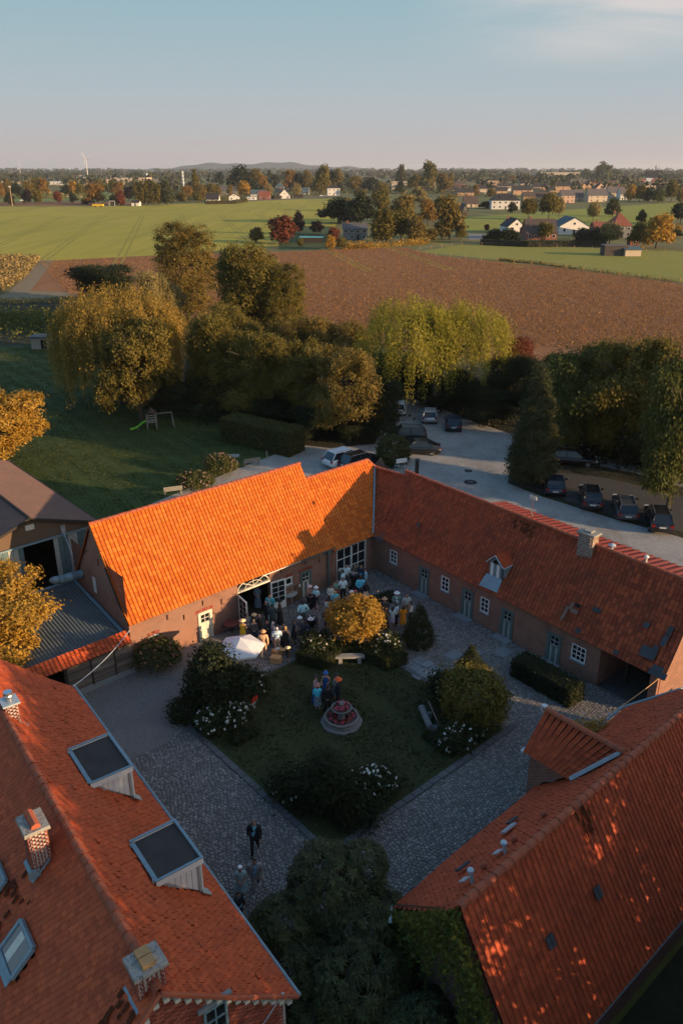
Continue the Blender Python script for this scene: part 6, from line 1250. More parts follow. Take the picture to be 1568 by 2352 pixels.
for r in (
    (S4, 225, 425, 500, 455, 405, 'eave', 'tan', 'slate', 'tan house with dark roof at the left front of the village', .1),
    (S4, 130, 215, 465, 425, 380, 'eave', 'tan', 'slate', 'small tan house behind the left front village house', .1),
    (S4, 485, 570, 470, 410, 368, 'eave', 'cream', 'slate', 'pale house with dark roof right of the orange village tree', .1),
    (S4, 500, 590, 400, 375, 338, 'eave', 'tan', 'slate', 'tan house at the back, below the flat tan building', .1),
    (S4, 680, 805, 475, 435, 390, 'eave', 'tan', 'slate', 'tan house above the white hip roofed house', .1),
    (S4, 700, 880, 400, 395, 350, 'eave', 'cream', 'slate', 'dark roofed house in the second village row', .1),
    (S4, 870, 1070, 490, 428, 378, 'eave', 'tan', 'slate', 'tan house with white windows in the middle of the village', .1),
    (S4, 940, 1100, 380, 350, 310, 'eave', 'cream', 'slate', 'dark roofed house at the back of the village', .1),
    (S4, 1100, 1290, 450, 392, 345, 'eave', 'tan', 'slate', 'tan house right of the middle village house', .1),
    (S4, 1350, 1535, 455, 383, 338, 'eave', 'tan', 'slate', 'rightmost tan house of the front terrace', .1),
    (S4, 1160, 1250, 350, 340, 312, 'gable', 'cream', 'slate', 'small gabled house before the pale warehouse', .1),
    (S4, 310, 470, 625, 585, 497, 'eave', 'cream', 'brownroof', 'low cream bungalow with big brown roof', .05),
    (S4, 985, 1330, 570, 500, 448, 'eave', 'tan', 'brownroof', 'long brown roofed bungalow behind the olive trees', .05),
    (S5, 165, 325, 575, 490, 425, 'eave', 'pink', 'greyroof', 'pink tan house with grey roof at the field edge', .12),
    (S5, 325, 425, 560, 505, 420, 'eave', 'cream', 'greyroof', 'grey roofed house between two field edge houses', .12),
    (S5, 475, 700, 565, 490, 415, 'eave', 'cream', 'greyroof', 'long cream house with dark gable at the field edge', .12),
    (S5, 705, 840, 535, 458, 388, 'eave', 'cream', 'greyroof', 'cream house with two upper windows at the field edge', .12),
    (S5, 840, 903, 540, 475, 392, 'eave', 'white', 'greyroof', 'narrow white house right of the cream house', .12),
    (S5, 905, 963, 540, 498, 432, 'eave', 'white', 'greyroof', 'small white end house of the field edge row', .12),
    (S5, 275, 470, 400, 385, 303, 'eave', 'cream', 'greyroof', 'grey roofed house in the second row on the right', .1),
    (S5, 375, 490, 420, 408, 352, 'gable', 'tan', 'slate', 'tan gable below the grey roofed second row house', .2),
    (S5, 465, 535, 400, 385, 322, 'gable', 'tan', 'slate', 'dark tan gable with a round window light', .2),
    (S5, 565, 685, 425, 405, 350, 'gable', 'pink', 'slate', 'pink gable house behind the cream row', .2),
    (S5, 520, 630, 370, 350, 318, 'eave', 'tan', 'redroof', 'red roofed house at the back right of the village', .1),
    (S5, 690, 850, 400, 375, 318, 'eave', 'tan', 'brownroof', 'brown roofed house behind the cream house', .1),
    (S5, 740, 870, 330, 310, 268, 'eave', 'tan', 'brownroof', 'brown house under the huge skyline tree', .1),
    (S5, 900, 1020, 390, 352, 306, 'hip', 'cream', 'greyroof', 'grey hip roofed house behind the shrub row', .1),
    (S5, 965, 1100, 330, 305, 272, 'eave', 'tan', 'slate', 'dark roofed house with white chimney at the back right', .1),
    (S5, 1130, 1253, 415, 362, 332, 'hip', 'cream', 'greyroof', 'pale house among the shrubs at the right', .1),
    (S5, 1255, 1322, 395, 362, 328, 'gable', 'pink', 'slate', 'small pink gable right of the pale shrub house', .1),
    (S5, 1215, 1365, 345, 332, 298, 'eave', 'brick', 'redroof', 'long red roofed house at the right', .1),
    (S5, 1455, 1560, 390, 345, 295, 'eave', 'cream', 'slate', 'cream house at the right edge of the village', .1),
    (S5, 1340, 1450, 345, 330, 300, 'eave', 'tan', 'brownroof', 'brown roofed house left of the right edge house', .1),
    (S4, 590, 680, 430, 402, 374, 'eave', 'tan', 'slate', 'small tan house left of the second row roofs', .1),
    (S4, 805, 870, 440, 425, 395, 'gable', 'white', 'slate', 'small white gable between two tan houses', .1),
    (S4, 1070, 1100, 470, 440, 400, 'gable', 'cream', 'slate', 'narrow pale gable left of the right tan house', .1),
    (S4, 1290, 1345, 470, 430, 390, 'eave', 'tan', 'slate', 'narrow tan link house left of the front terrace end', .1),
    (S4, 200, 330, 375, 358, 335, 'eave', 'brick', 'brownroof', 'brown roofed house with two chimneys behind the left front house', .1),
    (S4, 240, 380, 420, 400, 372, 'eave', 'tan', 'brownroof', 'wide brown roof behind the left front house', .1),
    (S4, 1230, 1320, 372, 352, 318, 'gable', 'tan', 'slate', 'dark gable before the right end of the warehouse', .1),
    (S5, 20, 90, 370, 350, 320, 'gable', 'cream', 'slate', 'pale gable at the left of the second right hand row', .1),
    (S5, 1050, 1130, 350, 330, 300, 'eave', 'brick', 'redroof', 'orange red roofed house right of the white chimney house', .1),
    (S5, 860, 905, 345, 330, 300, 'gable', 'brick', 'redroof', 'bright orange gable above the grey hip roof', .1),
    (S5, 1080, 1130, 390, 365, 340, 'eave', 'cream', 'slate', 'dark roof between the shrubs and the pale house', .1),
    (S5, 680, 715, 400, 372, 335, 'gable', 'pink', 'brownroof', 'tall pink gable right of the pink gable house', .2),
    (S5, 808, 858, 405, 385, 355, 'gable', 'brick', 'brownroof', 'brick gable behind the cream house with two windows', .2),
): far_house(*r[:10], rot=r[10], group=TG, nwin=3 if r[6] != 'gable' else 2)
far_house(S4, 620, 945, 648, 548, 465, 'hip', 'white', 'slate', 'large white house with dark hip roof and two roof windows', .0, 13, 5, 2, 0, dormer=2)
far_house(S6, 310, 437, 305, 255, 193, 'gable', 'white', 'slate', 'house with white gable over brick ground floor and dark roof', .12, 12, 2, 2, 1)
far_house(S6, 443, 660, 350, 303, 200, 'eave', 'brick', 'brownroof', 'brick house with a huge brown roof by the paddock', .0, 12, 5, 1, 1, dormer=1)
far_house(S6, 677, 893, 312, 252, 185, 'gable', 'white', 'teal', 'white modern house with wide gable and balcony window', .1, 13, 3, 1, 0)
far_house(S6, 930, 1085, 290, 252, 222, 'eave', 'brick', 'redroof', 'low red brown roofed house behind the pale willow', .0, 8, 3, 1, 1)
far_house(S6, 1060, 1190, 335, 250, 160, 'hip', 'grey', 'redroof', 'house with steep red brown hip roof left of the golden tree', .0, 12, 3, 2, 1)
far_house(S6, 1185, 1247, 392, 358, 340, 'flat', 'brick', 'redroof', 'small red brick garage behind the paddock shed', .0, 4, 1, 1, 0, cat='garage')
far_house(S2, 325, 443, 502, 485, 420, 'eave', 'white', 'slate', 'white bungalow with dark blue roof at the far field edge', .0, 9, 3, 1, 0)
far_house(S2, 537, 632, 495, 452, 422, 'gable', 'white', 'slate', 'white gabled house right of the blue roofed bungalow', .1, 10, 2, 1, 1)
far_house(S2, 450, 612, 445, 400, 357, 'eave', 'grey', 'greyroof', 'grey barn behind the white gabled house', .0, 14, 4, 1, 0, cat='barn')
far_house(S2, 735, 872, 450, 428, 388, 'eave', 'white', 'teal', 'hall with teal roof behind the red roofed brick house', .0, 14, 3, 1, 0, cat='hall')
far_house(S2, 808, 908, 478, 440, 402, 'eave', 'brick', 'redroof', 'red roofed brick house at the far field edge', .0, 9, 3, 1, 1)
far_house(S2, 702, 782, 482, 458, 440, 'flat', 'white', 'white', 'white flat annex left of the red roofed brick house', .0, 8, 2, 1, 0, cat='annex')
far_house(S2, 995, 1098, 470, 440, 383, 'gable', 'white', 'brownroof', 'white gabled house behind the long hedge', .15, 10, 2, 1, 1)
far_house(S2, 963, 1040, 420, 362, 322, 'hip', 'grey', 'teal', 'grey house with teal hip roof among dark trees', .0, 10, 2, 2, 1)
far_house(S2, 1060, 1118, 400, 378, 346, 'eave', 'grey', 'teal', 'teal roofed house left of the white flat roofed house', .0, 9, 2, 1, 1)
far_house(S2, 1182, 1270, 432, 375, 350, 'flat', 'white', 'white', 'white flat roofed modern house with wide windows', .0, 10, 3, 2, 0)
far_house(S2, 1440, 1556, 442, 375, 343, 'hip', 'white', 'slate', 'villa with white front and dark hip roof', .1, 10, 3, 2, 1)
far_house(S3, 378, 495, 110, 62, 42, 'eave', 'brick', 'redroof', 'orange brick house with white gable trim above the grove', .0, 8, 3, 1, 1)
far_house(S3, 740, 885, 120, 10, -10, 'flat', 'cream', 'greyroof', 'block of flats with balconies behind the grove', .0, 12, 5, 3, 0, cat='flats')
far_house(S3, 1050, 1160, 80, 5, -10, 'flat', 'cream', 'greyroof', 'low flats right of the tall skyline tree', .0, 12, 4, 2, 0, cat='flats')
far_house(S3, 275, 505, 572, 465, 412, 'eave', 'grey', 'greyroof', 'long dark grey house half hidden in the grove', .0, 10, 4, 2, 1, winw=1.6)
far_house(S3, 1415, 1470, 345, 290, 225, 'gable', 'dark', 'brownroof', 'dark wooden barn gable right of the grove', .2, 12, 1, 1, 0, cat='barn')
far_house(S4, 495, 705, 380, 322, 300, 'flat', 'tan', 'tanroof', 'tan flat roofed school building behind the village', .0, 25, 8, 1, 0, cat='school')
far_house(S4, 195, 440, 320, 308, 298, 'flat', 'tan', 'tanroof', 'low tan flat building at the back left of the village', .0, 25, 8, 1, 0, cat='building')
far_house(S4, 930, 1200, 310, 275, 268, 'flat', 'grey', 'greyroof', 'long grey flat building before the pale warehouse', .0, 30, 9, 1, 0, cat='building')
far_house(S4, 1145, 1960, 300, 225, 220, 'flat', 'cream', 'white', 'very long pale warehouse behind the village', .0, 60, 6, 1, 0, cat='warehouse')
far_house(S5, 1125, 1230, 330, 308, 290, 'eave', 'white', 'white', 'white roofed tent-like hall at the back right', .0, 15, 3, 1, 0, cat='hall')
far_house(S1, 975, 1335, 345, 278, 257, 'flat', 'cream', 'greyroof', 'long factory hall with pale front beside the silo', .0, 60, 9, 1, 0, cat='factory')
far_house(S1, 1335, 1460, 320, 290, 286, 'flat', 'grey', 'greyroof', 'grey low factory annex right of the silo', .0, 30, 4, 1, 0, cat='factory')
far_house(S1, 607, 777, 315, 273, 270, 'flat', 'white', 'white', 'white factory block with a raised plant room', .0, 40, 3, 1, 0, cat='factory')
far_house(S1, 692, 742, 275, 256, 254, 'flat', 'cream', 'white', 'raised plant room on the white factory block', .0, 15, 2, 1, 0, cat='factory')
far_house(S1, 445, 795, 345, 315, 310, 'flat', 'white', 'white', 'long low white factory behind the sports field', .0, 40, 10, 1, 0, cat='factory')
far_house(S1, -60, 225, 335, 310, 305, 'flat', 'cream', 'tanroof', 'long low building at the far left behind the orange tree', .0, 30, 8, 1, 0, cat='building')
far_house(S1, 1210, 1280, 538, 506, 488, 'eave', 'white', 'slate', 'small white hut at the left end of the poplar row', .0, 7, 1, 1, 0, cat='hut', name='hut')
far_house(S6, 1000, 1165, 465, 395, 390, 'flat', 'dark', 'greyroof', 'open fronted dark shed in the paddock', .0, 5, 0, 1, 0, cat='shed', name='shed')
far_house(S6, 1150, 1265, 468, 422, 396, 'eave', 'cream', 'teal', 'pale paddock shed with blue green roof', .05, 7, 0, 1, 0, cat='shed', name='shed')
# lawn hut
lh = thing('garden_shed', 'small plank shed with dark flat roof beside the weeping willow', 'shed', P(73, 800)); c = P(98, 799)
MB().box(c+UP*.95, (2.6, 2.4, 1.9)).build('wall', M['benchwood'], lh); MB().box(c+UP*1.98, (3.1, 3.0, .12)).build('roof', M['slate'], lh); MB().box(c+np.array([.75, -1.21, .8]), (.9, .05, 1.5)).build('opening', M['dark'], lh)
# silo, mast, lamps, turbines, spire
def pole_thing(name, label, cat, S, x, yb, yt, r, mt, group=None, head=None):
    p = P(*S(x, yb)); h = DEPTHH(p, S(x, yt)[1]); t = thing(name, label, cat, p, 0, group); MB().tube([(0, 0, 0), (0, 0, h)], [r, r*.7], 6).build('pole', mt, t, False)
    if head: head(t, h)
    return t
lamp_head = lambda t, h: MB().box((0, 0, h), (1.8, .5, .9)).build('lamp_head', M['cream'], t, False)
tanp = flat((.45, .3, .18))
for x, yb, yt, lab in ((118, 540, 360, 'leftmost floodlight pole at the sports field'), (288, 430, 340, 'floodlight pole between the brown trees'), (388, 430, 358, 'short floodlight pole before the orange tree'), (655, 410, 355, 'middle floodlight pole above the small dark tree'), (882, 400, 310, 'floodlight pole at the wide orange tree')):
    pole_thing('floodlight', lab, 'floodlight', S1, x, yb, yt, .3, tanp, 'floodlights of the sports field', lamp_head)
pole_thing('lamp_post', 'thick tan lamp post before the factory', 'lamp post', S1, 1002, 440, 300, .55, tanp)
for x, lab in ((942, 'wooden power pole at the red roofed brick house'), (1120, 'wooden power pole at the long hedge'), (1283, 'wooden power pole by the white modern house')): pole_thing('power_pole', lab, 'pole', S2, x, 470, 370, .18, M['benchwood'], 'power poles along the far road')
def mast_head(t, h):
    for k in range(4):
        for sx in (-1, 1): MB().box((sx*.9, 0, h*(.52+.14*k)), (.6, .5, h*.09)).build('antenna_panel', M['white'], t, False)
pole_thing('radio_mast', 'grey radio mast with white antenna panels', 'mast', S2, 125, 440, 215, .8, M['zinc_light'], None, mast_head)
pole_thing('silo', 'round pale silo beside the factory hall', 'silo', S1, 1353, 300, 237, 4.2, M['zinc_light'])
sp = pole_thing('church_spire', 'thin church spire above the wide dark tree', 'spire', S5, 1240, 260, 172, 3.2, HM['grey']); hh_ = DEPTHH(np.array(sp.location), S5(1240, 172)[1]); MB().lathe([(3.6, 0), (.1, DEPTHH(np.array(sp.location), S5(0, 128)[1])-hh_)], (0, 0, hh_), 6).build('spire_roof', HR['slate'], sp, False)
def turbine(px, hub_y, D, blade_px, a0, label):
    p = np.array([(px-784)/FPX*D/1.089, D, 0]); hub = DEPTHH(p, hub_y); Lb = blade_px*D/1.089/FPX; t = thing('wind_turbine', label, 'wind turbine', p); tw = flat((.6, .6, .59))
    MB().tube([(0, 0, 0), (0, 0, hub)], [Lb*.065, Lb*.04], 8).build('tower', tw, t, False); MB().box((0, -1, hub), (Lb*.07, Lb*.16, Lb*.07)).build('nacelle', tw, t, False)
    for k in range(3):
        a = a0+k*2*math.pi/3; MB().tube([(0, -Lb*.1, hub), (math.cos(a)*Lb*.3, -Lb*.1, hub+math.sin(a)*Lb*.3), (math.cos(a)*Lb, -Lb*.1, hub+math.sin(a)*Lb)], [Lb*.034, Lb*.042, Lb*.01], 4).build('blade', tw, t, False)
turbine(200, 365.5, 2600, 19, R(0), 'large wind turbine on the left skyline'); turbine(46, 372, 3400, 10, R(40), 'smaller wind turbine at the far left')
for i, (cx, cy, r) in enumerate(((965, 98, 30), (1160, 95, 26), (1195, 92, 44), (1288, 95, 36))):
    x, y = S5(cx, cy); turbine(x, y, 5600, r*.2, R(30*i+20), ('tiny turbine on the right skyline, left of the others', 'tiny turbine left of the middle far turbine', 'largest of the far right turbines', 'tiny turbine right of the church spire')[i])
# far woods: bands of crowns, too many to count
rng = np.random.default_rng(77); C, S_, H_ = [], [], []
for band, (Y, h, n, gap) in enumerate(((1150, 13, 170, .35), (1500, 15, 230, .25), (2000, 17, 300, .2), (2700, 18, 380, .15), (3600, 20, 460, .1), (5000, 24, 560, .05), (7000, 30, 640, .0))):
    for k in range(n):
        x = rng.uniform(-.52, .52)*Y; 
        if math.sin(x/Y*23+band*1.7)+math.sin(x/Y*61+band) < -1.3+gap*2: continue
        if band < 2 and abs(x/Y) < .0: continue
        hh = h*rng.uniform(.6, 1.15); r = hh*rng.uniform(.45, .8); y = Y*rng.uniform(.9, 1.1); m = 26
        d = rng.normal(0, 1, (m, 3)); d /= np.linalg.norm(d, axis=1)[:, None]; q = np.array([x, y, hh*.52])+d*np.array([r, r, hh*.48]); C.append(q[q[:, 2] > 0]); S_.append(np.full((q[:, 2] > 0).sum(), hh*.42)); H_.append(np.full((q[:, 2] > 0).sum(), rng.random()))
C = np.concatenate(C); V, F = leaf_quads(C, np.concatenate(S_)*(.7+.6*rng.random(len(C))), rng, None, .3, .8)
tag(link('far_woods', np_mesh('far_woods', V, F, leafmat('far_foliage', (.04, .05, .02), (.075, .07, .026), .2), np.concatenate(H_))), kind='stuff')
# wooded hill on the horizon
hx = np.linspace(-2300, 900, 60); V, F = [], []
prof = lambda x: 12+75*max(0, 1-((x+900)/1350)**2)**1.2+10*math.sin(x/130)+6*math.sin(x/47)
for x in hx: V += [(x, 8600, -2), (x, 9300, prof(x)), (x, 10500, -2)]
for i in range(len(hx)-1): F += [(3*i, 3*i+3, 3*i+4, 3*i+1), (3*i+1, 3*i+4, 3*i+5, 3*i+2)]
tag(link('hill', np_mesh('hill', V, np.array(F), mat('hill_woods', (.045, .055, .03), .95, noise=(.01, .6, (.075, .075, .04))))), kind='structure')
# paddock fence
fence = thing('paddock_fence', 'wooden post and rail fence round the green paddock', 'fence', P(965, 580)); fl_ = [(1560, 650), (1300, 617), (1180, 604), (1000, 588), (958, 580), (965, 574), (1060, 563), (1200, 566), (1400, 575), (1568, 582)]; pm_ = MB().box((0, 0, .6), (.1, .1, 1.2)).mesh('post', M['crate'])
for a, b in zip(fl_[:-1], fl_[1:]):
    a, b = P(*a), P(*b); n = max(1, int(np.linalg.norm(b-a)/6))
    for k in range(n): link('post', pm_, fence, a+(b-a)*k/n-world_origin(fence))
    for z in (.6, 1.1): MB().tube([a+UP*z, b+UP*z], .018, 4).build('rail', M['benchwood'], fence)
# sports goals, trailer, pool cover
for cx, cy, w, lab in ((205, 492, 36, 'white bench-like barrier at the left of the sports field'), (440, 425, 50, 'large white football goal under the orange tree'), (570, 430, 30, 'white football goal beside the reddish tree'), (38, 440, 26, 'small goal at the far left'), (630, 458, 24, 'low white board at the sports field edge'), (752, 458, 26, 'low white board near the olive tree')):
    p = P(*S1(cx, cy)); s = scale_at(p)*.25; g = thing('football_goal' if 'goal' in lab else 'barrier', lab, 'goal' if 'goal' in lab else 'barrier', p); w *= s; h = max(1.1, 18*s if 'goal' in lab else 8*s)
    if 'goal' in lab: MB().tube([(-w/2, 0, 0), (-w/2, 0, h)], .18, 5).build('goal_post', M['white'], g, False); MB().tube([(w/2, 0, 0), (w/2, 0, h)], .18, 5).build('goal_post', M['white'], g, False); MB().tube([(-w/2, 0, h), (w/2, 0, h)], .18, 5).build('crossbar', M['white'], g, False)
    else: MB().box((0, 0, h*.55), (w, .2, h*.7)).build('board', M['white'], g, False); MB().box((-w*.4, 0, h*.2), (.2, .3, h*.4)).build('leg', M['white'], g, False); MB().box((w*.4, 0, h*.2), (.2, .3, h*.4)).build('leg', M['white'], g, False)
p = P(*S1(905, 546)); s = scale_at(p)*.25; t = thing('trailer', 'yellow skip trailer at the far edge of the green field', 'trailer', p); ym = flat((.62, .42, .03))
MB().box((0, 0, 1.3), (96*s, 3, 1.5), None, None, 1.05).build('skip', ym, t, False)
for sx in (-.3, .3): MB().tube([(sx*96*s, -1.6, .45), (sx*96*s, 1.6, .45)], .45, 10).build('axle_wheels', M['ironblack'], t, False)
p = P(*S1(1033, 540)); s = scale_at(p)*.25; t = thing('square_arch', 'pale square frame beside the dark red tree', 'frame', p); w, h = 50*s, 44*s
MB().box((-w/2, 0, h/2), (.5, .5, h)).build('post', M['palebrd'], t, False); MB().box((w/2, 0, h/2), (.5, .5, h)).build('post', M['palebrd'], t, False); MB().box((0, 0, h), (w, .5, .6)).build('crossbar', M['palebrd'], t, False)
p = P(*S7(785, 385)); t = thing('pool_cover', 'long low pool enclosure with turquoise roof beside the red tree', 'pool', p); s = scale_at(p)*.208
MB().box((0, 0, 1.0), (250*s, 4, 2)).build('wall', M['darkwood'], t, False); MB().box((0, 0, 2.1), (262*s, 4.4, .18)).build('roof', flat((.12, .42, .5)), t, False)
hedge('box_hedge', 'long clipped hedge along the far edge of the green field', [P(*S2(330, 522)), P(*S2(575, 518)), P(*S2(690, 500))], 3, 2.6, L_['hedge'], 101, .9, 3)
hedge('box_hedge', 'dark clipped hedge before the white gabled far house', [P(*S2(945, 472)), P(*S2(1200, 462))], 3, 3.0, L_['dark'], 102, .9, 3)
hedge('box_hedge', 'dark hedge behind the paddock fence', [P(*S6(130, 385)), P(*S6(450, 400)), P(*S6(760, 398)), P(*S6(1000, 402))], 2, 2.0, L_['dark'], 103, .7, 5)
sheet('far_road', pp(S2(680, 492), S2(960, 480), S2(1560, 452), S2(1560, 446), S2(960, 474), S2(680, 486)), .02, mat('road_asphalt', (.12, .1, .09), .9))
sheet('yard_road', pp(S6(30, 350), S6(170, 350), S6(175, 312), S6(30, 305)), .02, mat('pale_asphalt', (.2, .19, .18), .9))
sheet('house_lawn', pp((640, 520), (760, 520), (760, 570), (640, 575)), .014, m_lawn); sheet('house_lawn', pp(S6(380, 400), S6(780, 400), S6(760, 330), S6(400, 345)), .014, m_lawn)
# ================================================================ cars
CARP = {}
def car_meshes(kind):
    if kind in CARP: return CARP[kind]
    L, belt, top = dict(suv=(4.6, 1.0, 1.66), hatch=(3.6, .92, 1.48), sedan=(4.75, .88, 1.43), estate=(4.75, .92, 1.5))[kind]
    r0_, r1_, c0, c1 = dict(suv=(.42, .86, .25, .985), hatch=(.40, .86, .22, .985), sedan=(.44, .70, .26, .93), estate=(.42, .87, .25, .985))[kind]
    st = [(0, .68, .42, belt-.28), (.02, .8, .32, belt-.2), (.1, .88, .24, belt-.09), (.24, .91, .22, belt-.03), (.5, .92, .22, belt), (.8, .92, .22, belt+.01), (.93, .9, .25, belt), (.98, .86, .32, belt-.1), (1.0, .76, .42, belt-.24)]
    b = MB(); V = []
    for (x, w, zb, zt) in st:
        x = (x-.5)*L; V += [(x, -w, zb+.1), (x, -w*.9, zb), (x, w*.9, zb), (x, w, zb+.1), (x, w, zt-.14), (x, w*.9, zt), (x, -w*.9, zt), (x, -w, zt-.14)]
    n = len(st); b.add(V, [(i*8+k, i*8+(k+1) % 8, i*8+8+(k+1) % 8, i*8+8+k) for i in range(n-1) for k in range(8)]+[tuple(range(8))[::-1], tuple(range(8*n-8, 8*n))])
    X = lambda f: (f-.5)*L
    # greenhouse: glass volume, roof skin and pillars
    lo = [(X(c0), -.8, belt-.04), (X(c0), .8, belt-.04), (X(c1)-.06, .8, belt-.04), (X(c1)-.06, -.8, belt-.04)]; hi = [(X(r0_), -.62, top-.06), (X(r0_), .62, top-.06), (X(r1_), .62, top-.07), (X(r1_), -.62, top-.07)]
    g = MB().add(lo+hi, [(0, 1, 5, 4), (1, 2, 6, 5), (2, 3, 7, 6), (3, 0, 4, 7), (4, 5, 6, 7)])
    rf = MB().box(((X(r0_)+X(r1_))/2, 0, top-.035), (X(r1_)-X(r0_)+.1, 1.3, .06), None, None, .96)
    for sgn in (-1, 1):
        for a, c in ((lo[0], hi[0]), (lo[3], hi[3])): b.tube([(a[0], a[1]*sgn, a[2]), (c[0], c[1]*sgn*1.01, c[2]+.03)], .05, 4)
        xm = X((r0_+r1_)/2-.02); b.tube([(xm, .82*sgn, belt-.02), (xm, .64*sgn, top-.04)], .04, 4)
    wh = MB().tube([(0, -.11, 0), (0, .11, 0)], .34, 14); ri = MB().tube([(0, -.115, 0), (0, .115, 0)], .22, 10)
    CARP[kind] = (L, belt, top, b, g, rf, wh, ri, {}); return CARP[kind]
m_tl = mat('tail_lamp', (.25, .01, .01), .3); m_hl = mat('head_lamp', (.6, .62, .62), .15); m_pl = mat('number_plate', (.65, .65, .62), .5)
m_tyre = mat('tyre', (.02, .02, .02), .9); m_rim = mat('rim', (.3, .3, .31), .4, metal=.7)
PAINT = dict(white=mat('car_white', (.68, .69, .7), .25, spec=.6), black=mat('car_black', (.012, .013, .016), .2, spec=.7), silver=mat('car_silver', (.4, .41, .42), .3, metal=.4), navy=mat('car_navy', (.014, .022, .04), .2, spec=.7), grey=mat('car_grey', (.05, .055, .06), .25, spec=.6))
def car(kind, paint, p, heading, label):
    L, belt, top, b, g, rf, wh, ri, cache = car_meshes(kind); t = thing('parked_car', label, 'car', p, R(heading)+math.pi, 'cars parked around the gravel car park')
    def put(nm, mb, m, par=t, key=None, loc=None):
        k = (key or nm, m.name)
        if k not in cache: cache[k] = mb().mesh(nm, m, None, nm in ('body', 'tyre'))
        return link(nm, cache[k], par, loc)
    bd = put('body', lambda: b, PAINT[paint]); put('windows', lambda: g, M['glass']); put('roof', lambda: rf, PAINT[paint])
    for x in (-L*.31, L*.30):
        for y in (-.8, .8): w = put('tyre', lambda: wh, m_tyre, t, None, (x, y, .34)); put('rim', lambda: ri, m_rim, w)
    for y in (-.68, .68):
        put('headlight', lambda: MB().box((0, 0, 0), (.16, .34, .14)), m_hl, t, None, (-L/2+.1, y, belt-.22)); put('taillight', lambda: MB().box((0, 0, 0), (.12, .26, .2)), m_tl, t, None, (L/2-.07, y*1.03, belt-.16))
        put('mirror', lambda: MB().box((0, 0, 0), (.14, .22, .14)), PAINT[paint], t, None, (-L*.2, y*1.45, belt+.06))
    put('number_plate', lambda: MB().box((0, 0, 0), (.03, .5, .11)), m_pl, t, None, (L/2-.005, 0, .62 if kind != 'suv' else .75))
    if kind in ('suv', 'estate'):
        for y in (-.58, .58): put('roof_rail', lambda: MB().tube([(-.9, 0, 0), (.9, 0, 0)], .02, 4), m_rim, t, None, (L*.14, y, top+.03))
    return t
for kd, pt, x, y, hd, lab in (
    ('suv', 'white', 792, 1066, 38, 'white estate car parked behind the barn roof'), ('suv', 'black', 828, 1074, 38, 'black car hidden beside the white estate'),
    ('suv', 'black', 930, 1010, 178, 'black tall car behind the round hedge, the farther one'), ('sedan', 'black', 958, 1040, 176, 'long black saloon beside the round hedge'),
    ('hatch', 'silver', 986, 966, 84, 'small silver car with its back to the yard'), ('hatch', 'navy', 1040, 984, 84, 'dark blue hatchback near the bright willow'),
    ('estate', 'black', 1295, 1040, -8, 'black estate under the cypress, the farther one'), ('estate', 'black', 1312, 1066, -14, 'black estate under the cypress, the nearer one'),
    ('hatch', 'navy', 1272, 1128, 78, 'dark blue hatchback, first of the four cars by the drive'), ('suv', 'black', 1354, 1156, 78, 'black off-roader with silver roof rails, second of the four by the drive'),
    ('estate', 'grey', 1433, 1178, 78, 'dark grey estate, third of the four cars by the drive'), ('suv', 'black', 1508, 1206, 78, 'black car, rightmost of the four by the drive'),
    ('hatch', 'white', 915, 948, 84, 'white car mostly hidden by the maple at the car park'), ('hatch', 'white', 735, 950, 80, 'white car glimpsed through the belt trees'), ('estate', 'silver', 688, 945, 80, 'silver car glimpsed through the belt trees'),
    ('sedan', 'white', 392+.25*1385, 338.7+.25*447, 10, 'white car on the far road before the villa'), ('sedan', 'silver', 392+.25*1432, 338.7+.25*446, 10, 'silver car on the far road before the villa')): car(kd, pt, P(x, y), hd, lab)

# ================================================================ people
BONES = [('head', (0, .015, 1.52), (0, .01, 1.74)), ('neck', (0, 0, 1.44), (0, .01, 1.5)), ('torso', (0, 0, 1.02), (0, .01, 1.42)), ('pelvis', (0, 0, .86), (0, 0, .98))]
POSES = dict(   # elbow, wrist (right; left mirrored unless given), legs (knee, ankle) right / left
    stand=dict(r=((.25, -.03, 1.14), (.26, .06, .88)), l=((-.25, -.03, 1.14), (-.26, .06, .88))),
    drink=dict(r=((.25, .02, 1.14), (.13, .25, 1.24)), l=((-.25, -.03, 1.14), (-.24, .1, .9))),
    fold=dict(r=((.25, .0, 1.13), (.05, .2, 1.0)), l=((-.25, .0, 1.13), (-.05, .21, .99))),
    talk=dict(r=((.26, .02, 1.15), (.2, .27, 1.12)), l=((-.26, .02, 1.15), (-.14, .25, 1.18))),
    hips=dict(r=((.33, -.1, 1.16), (.2, .02, .98)), l=((-.33, -.1, 1.16), (-.2, .02, .98))),
    walk=dict(r=((.24, -.12, 1.15), (.24, -.08, .9)), l=((-.24, .04, 1.15), (-.23, .2, .95)), rk=((.1, .16, .52), (.1, .2, .1)), lk=((-.1, -.02, .5), (-.1, -.32, .16))),
    back=dict(r=((.27, -.1, 1.15), (.08, -.16, .98)), l=((-.27, -.1, 1.15), (-.08, -.16, .97))))
PCACHE = {}
